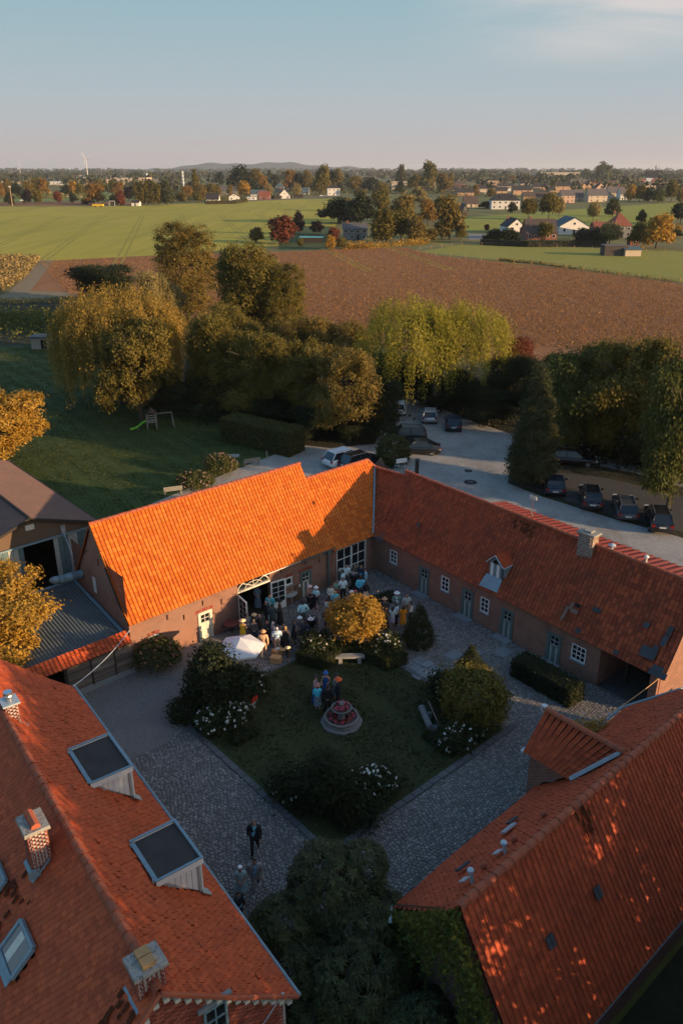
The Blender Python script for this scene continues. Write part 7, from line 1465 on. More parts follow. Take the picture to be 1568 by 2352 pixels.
def skin_body(pose):
    if pose in PCACHE: return PCACHE[pose]
    q = POSES[pose]; V, E, Rr = [], [], []
    def chain(pts, root=None):
        prev = root
        for p, r in pts:
            V.append(p); Rr.append(r if hasattr(r, '__len__') else (r, r)); i = len(V)-1
            if prev is not None: E.append((prev, i))
            prev = i
        return prev
    chain([((0, 0, .94), (.155, .115))]); sp = chain([((0, .005, 1.12), (.13, .1)), ((0, .01, 1.33), (.165, .115))], 0)
    nk = chain([((0, 0, 1.47), .058), ((0, .015, 1.55), (.07, .082)), ((0, .02, 1.64), (.082, .1)), ((0, .005, 1.715), (.058, .07))], sp)
    segs = list(BONES)
    for s, key, lk in ((1, 'r', 'rk'), (-1, 'l', 'lk')):
        el, wr = q[key]; sh = (.185*s, 0, 1.41); d = Vector(wr)-Vector(el); pm = tuple(Vector(wr)+d.normalized()*.06)
        chain([(sh, .066), (el, .044), (wr, .03), (pm, (.036, .024))], sp)
        kn, an = q.get(lk, ((.1*s, .02, .5), (.105*s, -.03, .09))); toe = (an[0]*1.08, an[1]+.17, max(.035, an[2]-.055))
        chain([((.09*s, 0, .86), .088), (kn, .058), (an, .042), (toe, (.036, .03))], 0)
        segs += [('uarm', sh, el), ('farm', el, wr), ('hand', wr, pm), ('thigh', (.09*s, 0, .84), kn), ('shin', kn, an), ('foot', (an[0], an[1], an[2]-.03), toe)]
    me = bpy.data.meshes.new('skeleton'); me.from_pydata(V, E, []); o = bpy.data.objects.new('skeleton', me); COL.objects.link(o)
    md = o.modifiers.new('skin', 'SKIN'); md.use_smooth_shade = True; sv = me.skin_vertices[0].data
    for i, r in enumerate(Rr): sv[i].radius = r; sv[i].use_root = (i == 0)
    o.modifiers.new('sub', 'SUBSURF').levels = 1; o.modifiers['sub'].render_levels = 1
    dg = bpy.context.evaluated_depsgraph_get(); ev = bpy.data.meshes.new_from_object(o.evaluated_get(dg)); bpy.data.objects.remove(o); bpy.data.meshes.remove(me)
    co = np.array([v.co[:] for v in ev.vertices]); nr = np.array([v.normal[:] for v in ev.vertices]); fs = [tuple(p.vertices) for p in ev.polygons]
    ce = np.array([co[list(f)].mean(0) for f in fs]); best = np.full(len(ce), 9.0); lab = np.array(['torso   ']*len(ce))
    wgt = dict(torso=.72, pelvis=.85, neck=1.2, thigh=.95)
    for nm, a, b in segs:
        a, b = np.array(a), np.array(b); t = np.clip(((ce-a)@(b-a))/max(1e-9, (b-a)@(b-a)), 0, 1); d = np.linalg.norm(ce-(a+t[:, None]*(b-a)), axis=1)*wgt.get(nm, 1)
        k = d < best; best[k] = d[k]; lab[k] = nm
    lab = np.array([x.strip() for x in lab]); PCACHE[pose] = dict(co=co, nr=nr, fs=fs, ce=ce, lab=lab, segs=segs, q=q, me={}); bpy.data.meshes.remove(ev); return PCACHE[pose]
def body_mesh(B):
    if 'body' not in B['me']:
        mb = MB(); mb.add(B['co'], B['fs'])
        mb.add([(0, .125, 1.585), (-.016, .1, 1.58), (.016, .1, 1.58), (0, .1, 1.635)], [(0, 1, 2), (0, 2, 3), (0, 3, 1)])       # nose
        for s in (-1, 1): mb.ball((.088*s, .0, 1.6), (.014, .025, .035), 5, 4); 
        mb.box((0, .108, 1.545), (.045, .012, .012))                                                                        # mouth
        for nm, a, b in B['segs']:
            if nm != 'hand': continue
            a, b = Vector(a), Vector(b); d = (b-a).normalized(); sd = d.cross(Vector((0, .3, 1))).normalized(); up = sd.cross(d)
            for k, (off, ln) in enumerate(((-.027, .062), (-.009, .075), (.009, .07), (.027, .055))): r0 = b+sd*off-d*.01; mb.tube([r0, r0+d*ln*.55-up*.004, r0+d*ln-up*.02], [.009, .008, .006], 5)
            r0 = a+sd*-.02+d*.02; mb.tube([r0, r0+d*.03-sd*.028, r0+d*.06-sd*.034], [.011, .009, .007], 5)
        B['me']['body'] = mb
    return B['me']['body']
def garment(B, parts, off, key, extra=None, cut=None):
    mb = MB(); co, nr = B['co']+B['nr']*off, B['nr']; sel = [f for f, l, c in zip(B['fs'], B['lab'], B['ce']) if l in parts and (cut is None or cut(c, l))]
    used = sorted({i for f in sel for i in f}); ix = {v: i for i, v in enumerate(used)}; mb.add(co[used], [tuple(ix[i] for i in f) for f in sel]); 
    if extra: extra(mb)
    return mb
SKIN = [mat('skin_%d' % i, c, .6, spec=.3) for i, c in enumerate(((.46, .26, .18), (.40, .21, .14), (.33, .17, .11), (.15, .075, .05)))]
CLOTH = {}
def cloth(c):
    c = tuple(min(.82, x*1.35) for x in c)
    if c not in CLOTH:
        if len(c) == 6: CLOTH[c] = mat('printed_cloth_%d' % len(CLOTH), c[:3], .85, noise=[(14, .95, c[3:], .44), (30, .5, tuple(x*1.4 for x in c[3:]), .52)])
        else: CLOTH[c] = mat('cloth_%d' % len(CLOTH), c, .85, noise=(8, .35, tuple(x*.7 for x in c)))
    return CLOTH[c]
def skirt(z0, z1, w=.17, hem=.23, n=14):
    zs = np.linspace(z0, z1, 6); V = []
    for i, z in enumerate(zs):
        t = i/5; r = w*(1-t)+hem*t+.045*math.sin(min(t*2.2, 1)*math.pi)*(.6 if t < .6 else .3)
        for k in range(n): a = 2*math.pi*k/n; rr = r*(1+.05*t*math.sin(5*a)); V.append((rr*math.cos(a), rr*.8*math.sin(a), z))
    return V, [(i*n+k, i*n+(k+1) % n, (i+1)*n+(k+1) % n, (i+1)*n+k) for i in range(5) for k in range(n)]
HATS = dict(straw=(.24, .1, (.62, .45, .24)), wide=(.29, .1, (.66, .5, .28)), fedora=(.18, .12, (.40, .24, .12)), white=(.19, .11, (.7, .7, .68)), black=(.2, .11, (.02, .02, .025)), pink=(.21, .1, (.6, .36, .34)), orange=(.2, .12, (.75, .10, .03)), blue=(.17, .12, (.02, .10, .30)), boater=(.17, .09, (.5, .36, .18)), pill=(.09, .07, (.66, .7, .72)), dark=(.12, .09, (.03, .03, .04)), dusty=(.17, .13, (.34, .15, .13)))
NP = [0]
def person(p, h, face, pose, label, top, topc, bot, botc, hair=(.03, .022, .016), hat=None, skin=0, fem=False, shoes=(.03, .025, .022), longhair=False, hatc=None, group='guests at the farmyard party', shirt=None):
    B = skin_body(pose); t = thing('person', label, 'person', p, R(face-90), group); s = h/1.74; t.scale = (s*(.93 if fem else 1.06), s*(.95 if fem else 1.04), s); NP[0] += 1
    def put(nm, key, fn, m, par=t):
        k = (key, m.name)
        if k not in B['me']: B['me'][k] = fn().mesh(nm, m, None, True)
        return link(nm, B['me'][k], par)
    bd = put('body', 'bodym', lambda: body_mesh(B), SKIN[skin]); put('eyes', 'eyes', lambda: MB().ball((-.032, .106, 1.605), .011, 5, 4).ball((.032, .106, 1.605), .011, 5, 4), M['dark'], bd)
    tor = ('torso', 'pelvis'); low = lambda c, l: l != 'pelvis' or c[2] > .84
    if top == 'shirt': tp = put('shirt', 'shirt', lambda: garment(B, tor+('uarm',), .014, 0, None, low), cloth(topc))
    elif top == 'long': tp = put('blouse', 'long', lambda: garment(B, tor+('uarm', 'farm'), .014, 0, None, low), cloth(topc))
    elif top == 'jacket':
        tp = put('jacket', 'jacket', lambda: garment(B, tor+('uarm', 'farm'), .026, 0, lambda mb: mb.add(*skirt(.97, .80, .16, .185, 12)), lambda c, l: low(c, l) and not (l == 'torso' and c[1] > .06 and abs(c[0]) < .045 and c[2] > 1.05)), cloth(topc))
        put('shirt', 'inner', lambda: garment(B, ('torso',), .01, 0), cloth(shirt or (.6, .6, .62)))
    elif top == 'sleeveless': tp = put('bodice', 'bodice', lambda: garment(B, tor, .012, 0, None, lambda c, l: c[2] < 1.42), cloth(topc))
    if bot == 'trousers': put('trousers', 'trousers', lambda: garment(B, ('pelvis', 'thigh', 'shin'), .016, 0), cloth(botc))
    else:
        z1, hm = dict(mini=(.62, .2), knee=(.42, .25), long=(.1, .3), flare=(.5, .34))[bot]
        put('skirt', 'skirt'+bot, lambda: MB().add(*skirt(1.03, z1, .165, hm)), cloth(botc))
    put('shoes', 'shoes', lambda: garment(B, ('foot',), .008, 0), cloth(shoes))
    if hair: put('hair', 'hair'+str(longhair), lambda: garment(B, ('head',), .016, 0, (lambda mb: mb.ball((0, -.055, 1.52), (.085, .05, .14), 8, 5)) if longhair else None, lambda c, l: c[2] > 1.665 or (c[1] < -.005 and c[2] > 1.53)), cloth(hair))
    if hat:
        br, ht, hc = HATS[hat]; put('hat', 'hat'+hat, lambda: MB().lathe([(.092, .012), (br, 0), (br*1.0, .012), (.105, .022), (.1, ht*.8), (.075, ht), (.01, ht*.96)], (0, .01, 1.685), 12), cloth(hatc or hc))
    return t
sA = lambda x, y: (526.8+.12*x, 1335.9+.12*y); sB = lambda x, y: (677.4+.12*x, 1254.4+.12*y); sC = lambda x, y: (853+.08*x, 1329.7+.08*y); sD = lambda x, y: (702.5+.084*x, 1530.4+.084*y); sE = lambda x, y: (533.1+.0986*x, 1856.5+.0986*y)
BLK, NVY, GRY, WHT, LBL, TQ = (.014, .014, .016), (.016, .022, .045), (.12, .125, .13), (.62, .62, .6), (.34, .52, .66), (.10, .44, .55)
BLOND, BRN, GREY_ = (.42, .26, .09), (.10, .05, .025), (.42, .4, .38)
def guest(S, x, y, h, face, pose, label, top, topc, bot, botc, **k):
    px, py = S(x, y); p = P(px, py, h+(.06 if k.get('hat') else 0)); person((p[0], p[1], .035), h, face, pose, label, top, topc, bot, botc, **k)
guest(sA, 770, 245, 1.82, -100, 'drink', 'bearded man in a turquoise blazer by the open glazed door', 'jacket', (.07, .30, .34), 'trousers', LBL, shoes=WHT)
guest(sA, 695, 375, 1.80, 20, 'talk', 'bald man in a dark suit left of the turquoise blazer', 'jacket', BLK, 'trousers', BLK, hair=None, skin=1)
guest(sA, 815, 440, 1.78, 95, 'fold', 'man in a grey green suit with his back to us near the glazed door', 'jacket', (.035, .05, .05), 'trousers', (.035, .05, .05))
guest(sA, 960, 350, 1.72, 200, 'fold', 'woman with a brown top and long dark skirt right of the glazed door', 'long', (.10, .055, .045), 'long', (.025, .02, .02), hat='black', fem=True, skin=1)
guest(sA, 245, 725, 1.68, 75, 'talk', 'person in a yellow dress and broad straw hat beside the parasol', 'sleeveless', (.62, .36, .02), 'knee', (.62, .36, .02), hat='straw', fem=True)
guest(sA, 335, 612, 1.78, -50, 'fold', 'man in a grey blazer beside the left door leaf', 'jacket', (.17, .17, .18), 'trousers', GRY, hat='dark')
guest(sA, 470, 612, 1.75, 10, 'drink', 'man with a flat straw boater and dark shirt', 'long', (.03, .026, .025), 'trousers', BLK, hat='boater')
guest(sA, 580, 625, 1.80, 195, 'talk', 'bald man in a dark brown jacket facing the boater hat', 'jacket', (.035, .025, .018), 'trousers', BLK, hair=None)
guest(sA, 465, 725, 1.66, -85, 'fold', 'blonde woman in a dark patterned dress holding a glass', 'long', (.03, .035, .05, .2, .13, .1), 'knee', (.02, .022, .03), fem=True, hair=BLOND, longhair=True)
guest(sA, 715, 745, 1.70, -60, 'drink', 'brown haired woman in black with a light cuff in the crowd', 'long', (.018, .02, .03), 'long', BLK, fem=True, hair=BRN, longhair=True)
guest(sA, 830, 775, 1.68, 25, 'drink', 'grey haired woman in a floral dress', 'long', (.30, .30, .30, .06, .07, .1), 'knee', (.30, .30, .30, .06, .07, .1), fem=True, hair=GREY_)
guest(sA, 905, 880, 1.74, 100, 'fold', 'grey haired man in a pale blue shirt and beige patterned trousers seen from behind', 'long', (.36, .50, .66), 'trousers', (.24, .17, .13, .38, .3, .24), hair=GREY_)
guest(sA, 640, 935, 1.78, 95, 'walk', 'person in a tan suit and brown hat walking away', 'jacket', (.46, .29, .17), 'trousers', (.50, .33, .2), hat='fedora', hair=BRN, shirt=(.46, .29, .17), shoes=(.3, .18, .1))
guest(sA, 1045, 790, 1.66, -90, 'fold', 'dark haired woman behind the black backless dress', 'sleeveless', (.03, .02, .02), 'long', BLK, fem=True, longhair=True)
guest(sA, 1070, 865, 1.72, 85, 'hips', 'blonde woman in a black dress with a straw hat on her back', 'sleeveless', BLK, 'long', BLK, fem=True, hair=BLOND)
guest(sA, 1225, 750, 1.70, 15, 'fold', 'woman in black bowing her head left of the white rose bush', 'shirt', BLK, 'knee', BLK, fem=True)
guest(sA, 1345, 668, 1.66, -95, 'fold', 'woman with a pale blue hat and grey dress', 'shirt', (.11, .10, .09), 'knee', (.10, .10, .09), fem=True, hat='white', hatc=(.5, .6, .68))
guest(sA, 1452, 770, 1.72, 95, 'stand', 'man in dark navy behind the rose bush', 'jacket', NVY, 'trousers', NVY)
guest(sA, 1400, 362, 1.80, 110, 'hips', 'man in a pale blue shirt and black hat seen from behind', 'long', (.34, .58, .72), 'trousers', (.09, .085, .08), hat='black')
guest(sA, 528, 85, 1.68, -80, 'fold', 'woman in a blue floral dress inside the dark doorway', 'shirt', (.06, .09, .15, .2, .26, .34), 'long', (.06, .09, .15, .2, .26, .34), fem=True)
guest(sA, 1115, 1245, 1.08, 60, 'fold', 'child under a broad straw hat beside the crates', 'shirt', BLK, 'mini', BLK, fem=True, hat='wide', shoes=WHT)
guest(sB, 275, 748, 1.70, -75, 'fold', 'woman with a pink hat and tan blouse at a black draped table', 'sleeveless', (.36, .17, .12), 'knee', BLK, fem=True, hat='pink', skin=1)
guest(sB, 400, 770, 1.68, -110, 'talk', 'woman with a white hat and light blue blouse leaning at the table', 'shirt', (.38, .55, .68), 'knee', BLK, fem=True, hat='white')
guest(sB, 430, 1052, 1.70, 190, 'talk', 'woman with a dark fascinator and black and white dress', 'shirt', (.02, .02, .02, .5, .42, .42), 'knee', (.3, .25, .25, .05, .05, .05), fem=True, hat='dark')
guest(sB, 612, 1000, 1.68, 60, 'talk', 'dark haired woman in a white and turquoise dress', 'sleeveless', (.50, .62, .66), 'knee', (.25, .48, .52), fem=True)
guest(sB, 605, 1172, 1.76, 120, 'hips', 'man in a dark t-shirt left of the golden ball tree', 'shirt', (.02, .022, .025), 'trousers', (.05, .05, .05))
guest(sB, 680, 752, 1.66, -95, 'fold', 'dark haired woman in a cream blouse', 'long', (.52, .46, .40), 'trousers', BLK, fem=True, longhair=True, skin=1)
guest(sB, 785, 645, 1.66, -80, 'drink', 'dark haired woman in a green top', 'sleeveless', (.12, .30, .23), 'knee', (.2, .05, .05), fem=True, longhair=True)
guest(sB, 770, 862, 1.62, 90, 'hips', 'woman in a turquoise shawl seen from behind', 'long', (.06, .40, .52), 'knee', (.06, .3, .4), fem=True, hair=BLOND)
guest(sB, 915, 602, 1.82, -85, 'drink', 'man in a white short sleeved shirt holding a drink', 'shirt', (.48, .60, .66), 'trousers', BLK)
guest(sB, 915, 458, 1.78, 160, 'stand', 'man in a light blue shirt by the grid window', 'long', (.40, .55, .70), 'trousers', GRY)
guest(sB, 860, 425, 1.76, 20, 'stand', 'grey haired man in an olive jacket at the grid window', 'jacket', (.10, .09, .07), 'trousers', (.09, .085, .07), hair=GREY_)
guest(sB, 978, 352, 1.80, -90, 'drink', 'man in a pale shirt raising his hand to his mouth', 'long', (.48, .58, .68), 'trousers', GRY, hair=BRN)
guest(sB, 1150, 347, 1.78, -90, 'fold', 'man in a dark brown shirt behind the flower table', 'shirt', (.07, .058, .045), 'trousers', BLK)
guest(sB, 1265, 358, 1.80, -100, 'fold', 'man in a navy suit with a bright blue shirt', 'jacket', (.022, .024, .035), 'trousers', NVY, shirt=(.04, .42, .62))
guest(sB, 1352, 425, 1.68, 190, 'stand', 'woman in a light blue jacket at the right of the flower table', 'long', (.30, .42, .48), 'trousers', GRY, fem=True)
guest(sB, 1255, 582, 1.84, 92, 'back', 'broad man in a turquoise shirt with hands behind his back', 'long', (.10, .42, .54), 'trousers', (.05, .05, .06))
guest(sB, 1352, 692, 1.68, 95, 'stand', 'woman in a black top and white pleated skirt', 'long', BLK, 'knee', (.40, .38, .37), fem=True, longhair=True)
guest(sB, 1085, 855, 1.66, -90, 'stand', 'woman in a white hat behind the golden ball tree', 'shirt', (.2, .12, .1), 'knee', BLK, fem=True, hat='white')
guest(sB, 1155, 842, 1.68, -90, 'stand', 'woman with a red fascinator behind the golden ball tree', 'shirt', (.1, .06, .06), 'knee', BLK, fem=True, hat='pill', hatc=(.5, .08, .09))
guest(sC, 375, 540, 1.78, -75, 'fold', 'man in a dark grey suit with a brown straw hat', 'jacket', (.045, .04, .038), 'trousers', (.04, .036, .034), hat='fedora', skin=1, hatc=(.40, .25, .16))
guest(sC, 730, 370, 1.82, -85, 'drink', 'man in a grey teal blazer and white hat', 'jacket', (.11, .17, .16), 'trousers', (.08, .1, .1), hat='white', shirt=(.42, .56, .6), hatc=(.52, .6, .58))
guest(sC, 1010, 442, 1.78, -80, 'talk', 'bald man in a pale polo shirt and tan trousers', 'shirt', (.30, .31, .29), 'trousers', (.12, .09, .06), hair=None, skin=2)
guest(sC, 725, 705, 1.66, 150, 'fold', 'woman in a light blue blouse and black trousers in the right hand group', 'long', (.38, .50, .56), 'trousers', BLK, fem=True, skin=2)
guest(sC, 600, 812, 1.66, 90, 'fold', 'dark haired woman in a white top and lilac mini skirt', 'shirt', (.44, .50, .46), 'mini', (.36, .34, .40), fem=True, longhair=True, shoes=BLK)
guest(sC, 910, 782, 1.68, 90, 'fold', 'dark haired woman in an orange dress', 'shirt', (.66, .20, .012), 'knee', (.66, .20, .012), fem=True, longhair=True, skin=1, shoes=(.3, .33, .3))
guest(sC, 1135, 645, 1.70, 150, 'talk', 'woman in a white top with open back and black trousers', 'sleeveless', (.58, .56, .50), 'trousers', (.02, .02, .022), fem=True, longhair=True, skin=1)
guest(sC, 395, 795, 1.68, 80, 'hips', 'woman in a long black dress at the left of the right hand group', 'shirt', (.10, .05, .05, .02, .02, .02), 'long', BLK, fem=True)
guest(sD, 250, 248, 1.70, -20, 'talk', 'woman in a blue dress with a dark fascinator on the lawn', 'sleeveless', (.02, .09, .24), 'long', (.015, .07, .2), fem=True, hat='dark')
guest(sD, 312, 492, 1.70, 90, 'fold', 'woman in a bright turquoise shirt, patterned skirt and dusty pink hat', 'long', (.07, .50, .64), 'knee', (.10, .13, .15, .22, .27, .3), fem=True, hat='dusty', hair=BRN, shoes=(.3, .2, .14))
guest(sD, 540, 145, 1.74, -95, 'talk', 'woman in a royal blue dress and blue hat on the lawn', 'sleeveless', (.008, .075, .22), 'long', (.008, .07, .2), fem=True, hat='blue')
guest(sD, 585, 525, 1.80, 88, 'back', 'man in a black suit seen from behind near the fountain', 'jacket', (.011, .011, .012), 'trousers', BLK)
guest(sD, 825, 195, 1.68, -40, 'fold', 'woman in a grey patterned dress with a dark feathered fascinator', 'shirt', (.10, .14, .15, .3, .3, .32), 'knee', (.06, .09, .1, .14, .18, .2), fem=True, hat='dark')
guest(sD, 888, 325, 1.74, 165, 'fold', 'person with a bright orange hat and dark coat beside the fountain', 'jacket', (.011, .014, .02), 'trousers', BLK, hat='orange', shirt=(.5, .6, .66))
guest(sE, 500, 290, 1.84, -88, 'walk', 'man in a black suit and light blue shirt walking on the cobbles', 'jacket', BLK, 'trousers', BLK, shirt=(.14, .42, .56), hair=(.14, .08, .05))
guest(sE, 520, 1185, 1.80, -82, 'walk', 'dark haired man in a pale grey suit walking on the cobbles', 'jacket', (.22, .21, .19), 'trousers', (.22, .21, .19), shirt=(.16, .38, .52), shoes=(.4, .4, .36))
guest(sE, 180, 1345, 1.68, -80, 'fold', 'woman in a pale short dress and white pillbox hat', 'shirt', (.26, .36, .37), 'flare', (.2, .32, .34), fem=True, hat='pill', skin=1, shoes=(.3, .45, .5))
guest(sE, 130, 1960, 1.76, -30, 'stand', 'man in a dark suit partly hidden by the farmhouse gutter', 'jacket', (.016, .02, .024), 'trousers', BLK, shirt=(.2, .5, .62))

# ================================================================ party furniture
def draped_table(p, label, h=1.1, r=.36):
    t = thing('cocktail_table', label, 'table', (p[0], p[1], .035), 0, 'black draped standing tables'); MB().lathe([(r, 0), (r, .03)], (0, 0, h), 16).build('table_top', cloth((.03, .03, .033)), t, False)
    MB().lathe([(r+.015, h), (r*.8, h-.25), (r*.52, h*.5), (r*.62, h*.2), (r*.95, .01)], (0, 0, 0), 16, wob=.06).build('cloth', cloth(BLK), t, False)
    for k in range(3): MB().lathe([(.02, 0), (.03, .08), (.028, .12)], (math.cos(k*2.2)*r*.5, math.sin(k*2.2)*r*.5, h+.03), 6).build('cup', M['white'], t, False)
    return t
for S, x, y, lab in ((sB, 1130, 545, 'black draped table with flowers before the grid window'), (sB, 345, 905, 'black draped table between the two hatted women'), (sB, 315, 1395, 'dark draped table with a white hat lying on it'), (sA, 1520, 980, 'black draped table behind the white rose bush')): draped_table(P(*S(x, y), 1.1), lab)
p = P(*sB(300, 1385), 1.2); ht = thing('hat', 'white brimmed hat lying on a dark draped table', 'hat', (p[0], p[1], 1.165)); MB().lathe([(.2, 0), (.2, .012), (.11, .02), (.1, .1), (.02, .11)], (0, 0, 0), 12).build('brim', M['white'], ht, False)
fl = thing('flower_bowl', 'bowl of white and pink flowers on the draped table before the grid window', 'flowers', P(*sB(1110, 525), 1.14)); mb = MB()
for k in range(14): mb.ball((random.gauss(0, .16), random.gauss(0, .12), .06+random.random()*.08), .05, 5, 3, random.random())
mb.build('blossoms', M['petal_pink'], fl, False, kind='stuff'); MB().lathe([(.08, 0), (.16, .06)], (0, 0, 0), 8).build('bowl', M['white'], fl, False)
gt = thing('gift_table', 'round pale table with gifts and a flower basket beside the glazed door', 'table', P(*sA(1130, 415))); MB().lathe([(.62, .0), (.62, .04)], (0, 0, .78), 20).build('table_top', M['palebrd'], gt, False)
for k in range(4): a = .6+k*1.57; MB().tube([(math.cos(a)*.45, math.sin(a)*.45, .78), (math.cos(a)*.5, math.sin(a)*.5, 0)], .025, 5).build('leg', M['palebrd'], gt, False)
gp_ = np.array(gt.location)+UP*.82
bk = thing('flower_basket', 'wicker basket of flowers on the round gift table', 'basket', gp_+np.array([.2, .1, 0])); MB().lathe([(.13, 0), (.17, .16)], (0, 0, 0), 10).build('basket', M['crate'], bk, False); mb = MB()
for k in range(16): mb.ball((random.gauss(0, .1), random.gauss(0, .1), .2+random.random()*.12), .05, 5, 3, random.random())
mb.build('blossoms', M['petal_pink'], bk, False, kind='stuff')
bx = thing('gift_box', 'bright pink gift box on the round gift table', 'box', gp_+np.array([-.36, .05, .17])); MB().box((0, 0, 0), (.34, .1, .34)).build('box', flat((.62, .05, .24)), bx, False); MB().box((0, -.055, -.03), (.2, .01, .12)).build('card', M['white'], bx, False)
bx = thing('picture_frame', 'pale picture frame standing on the round gift table', 'frame', gp_+np.array([-.02, .32, .2])); MB().box((0, 0, 0), (.5, .03, .4)).build('frame', M['palebrd'], bx, False); MB().box((0, -.018, 0), (.42, .01, .32)).build('picture', M['white'], bx, False)
bx = thing('gift_bag', 'small pink and white gift on the front of the round table', 'gift', gp_+np.array([-.12, -.2, .08])); MB().box((0, 0, 0), (.16, .12, .16)).build('bag', M['petal_pink'], bx, False); MB().tube([(-.05, 0, .08), (0, 0, .15), (.05, 0, .08)], .01, 4).build('handle', M['white'], bx, False)
def crate(p, rz, label, z=0.0):
    t = thing('wooden_crate', label, 'crate', (p[0], p[1], .035+z), rz, 'wooden crates by the garden'); L, D, Hh = .62, .42, .36
    for sx, sy, lx, ly in ((0, -D/2, L, .02), (0, D/2, L, .02), (-L/2, 0, .02, D), (L/2, 0, .02, D)):
        for k in range(3): MB().box((sx, sy, .06+k*.12), (lx, ly, .1)).build('slat', M['crate'], t, False)
    for k in range(4): MB().box((0, -D/2+.055+k*.104, Hh+.005), (L, .09, .02)).build('slat', M['crate'], t, False)
    return t
crate(P(*sA(895, 1545)), R(-12), 'orange wood crate at the edge of the paving, the nearer one'); c2_ = crate(P(*sA(930, 1398)), R(38), 'orange wood crate with a white book on top, the farther one')
bk = thing('book', 'white and blue book lying on the farther crate', 'book', np.array(c2_.location)+UP*.395, R(20)); MB().box((0, 0, 0), (.3, .2, .035)).build('cover', flat((.35, .5, .58)), bk, False); MB().box((0, 0, .019), (.26, .17, .006)).build('page', M['white'], bk, False)
st_ = thing('stool', 'small wooden plank seat beside the straw hatted child', 'stool', P(*sA(1045, 1420))); MB().box((0, 0, .45), (.5, .3, .04)).build('seat', M['crate'], st_, False)
for sx in (-.2, .2):
    for sy in (-.1, .1): MB().box((sx, sy, .21), (.04, .04, .43)).build('leg', M['crate'], st_, False)
# parasol
pc = P(553, 1486, 2.2); um = thing('parasol', 'large white parasol over the gravel at the garden corner', 'parasol', (pc[0], pc[1], .03)); n = 6; r = 1.38; V = [(0, 0, 2.74)]; a0 = R(14)
ring = lambda rr, z: [(rr*math.cos(a0+2*math.pi*k/n), rr*math.sin(a0+2*math.pi*k/n), z) for k in range(n)]
V += ring(r*.5, 2.50)+ring(r, 2.18)+ring(r*.985, 2.06)
F = [(0, 1+k, 1+(k+1) % n) for k in range(n)]+[(1+k, 7+k, 7+(k+1) % n, 1+(k+1) % n) for k in range(n)]+[(7+k, 13+k, 13+(k+1) % n, 7+(k+1) % n) for k in range(n)]
MB().add(V, F).build('canopy', mat('parasol_cloth', (.8, .8, .8), .85, trans=.25), um, False); MB().tube([(0, 0, 0), (0, 0, 2.8)], .03, 8).build('pole', M['crate'], um, False); MB().lathe([(.3, 0), (.3, .06), (.05, .09)], (0, 0, 0), 12).build('base', M['stone'], um, False)
MB().lathe([(.05, 0), (.03, .08), (.005, .1)], (0, 0, 2.72), 8).build('finial', M['white'], um, False)
for k in range(n): a = a0+2*math.pi*k/n; MB().tube([(0, 0, 2.7), (r*.5*math.cos(a), r*.5*math.sin(a), 2.47), (r*math.cos(a), r*math.sin(a), 2.15)], .012, 4).build('rib', M['white'], um, False)
rt = thing('side_table', 'round brown table half hidden behind the white parasol', 'table', P(*sA(50, 985))); MB().lathe([(.5, 0), (.5, .04)], (0, 0, .72), 16).build('table_top', flat((.16, .05, .04)), rt, False); MB().tube([(0, 0, 0), (0, 0, .72)], .05, 6).build('leg', M['darkwood'], rt, False)
# fountain planter
ft_ = thing('fountain', 'two-tiered stone fountain planted with red flowers on the round lawn', 'fountain', P(784, 1660)+UP*.05)
n = 64; rad = lambda q, k: q*(1+.035*abs(math.cos(k*2*math.pi/n*4))+.015*math.sin(k*2*math.pi/n*16))
m_ft = mat('fountain_stone', (.20, .195, .18), .95, noise=[(5, .7, (.09, .09, .085)), (22, .5, (.3, .29, .26), .55)])
def lobed(prof, n=64):
    mb = MB(); V = [(rad(q, k)*math.cos(2*math.pi*k/n), rad(q, k)*math.sin(2*math.pi*k/n), z) for q, z in prof for k in range(n)]
    return mb.add(V, [(i*n+k, i*n+(k+1) % n, (i+1)*n+(k+1) % n, (i+1)*n+k) for i in range(len(prof)-1) for k in range(n)])
lobed([(1.06, 0), (1.06, .09), (.93, .11), (.9, .2), (.84, .23), (.86, .33), (.92, .36), (.9, .42), (.8, .42), (.77, .26), (.3, .24)]).build('basin', m_ft, ft_, False)
MB().lathe([(.2, .22), (.2, .34), (.15, .4), (.17, .5), (.14, .56), (.17, .66), (.24, .74)], (0, 0, 0), 12).build('stem', m_ft, ft_, False)
lobed([(.22, .72), (.42, .8), (.52, .9), (.54, .96), (.47, .96), (.43, .87), (.1, .85)]).build('bowl', m_ft, ft_, False)
MB().lathe([(.07, .82), (.06, 1.0), (.12, 1.08), (.135, 1.18), (.09, 1.27), (.02, 1.3)], (0, 0, 0), 10).build('finial', m_ft, ft_, False)
C = []; rg = np.random.default_rng(8)
for k in range(900):
    a = rg.random()*6.28; lo = k < 600; q = (rg.uniform(.28, .8) if lo else rg.uniform(.13, .45)); C.append((q*math.cos(a), q*math.sin(a), (.3 if lo else .92)+rg.random()*.12))
V, F = leaf_quads(np.array(C), np.full(900, .1), rg, None, .4); f_ = link('leaves', np_mesh('leaves', V, F, L_['red'], rg.random(900)), ft_); f_['kind'] = 'stuff'
mb = MB()
for k in range(70):
    a = rg.random()*6.28; lo = k < 34; q = (rg.uniform(.3, .75) if lo else rg.uniform(.15, .46)); mb.ball((q*math.cos(a), q*math.sin(a), (.42 if lo else 1.04)+rg.random()*.06), .045, 5, 3, rg.random())
mb.build('blossoms', M['petal_red'], ft_, False, kind='stuff')
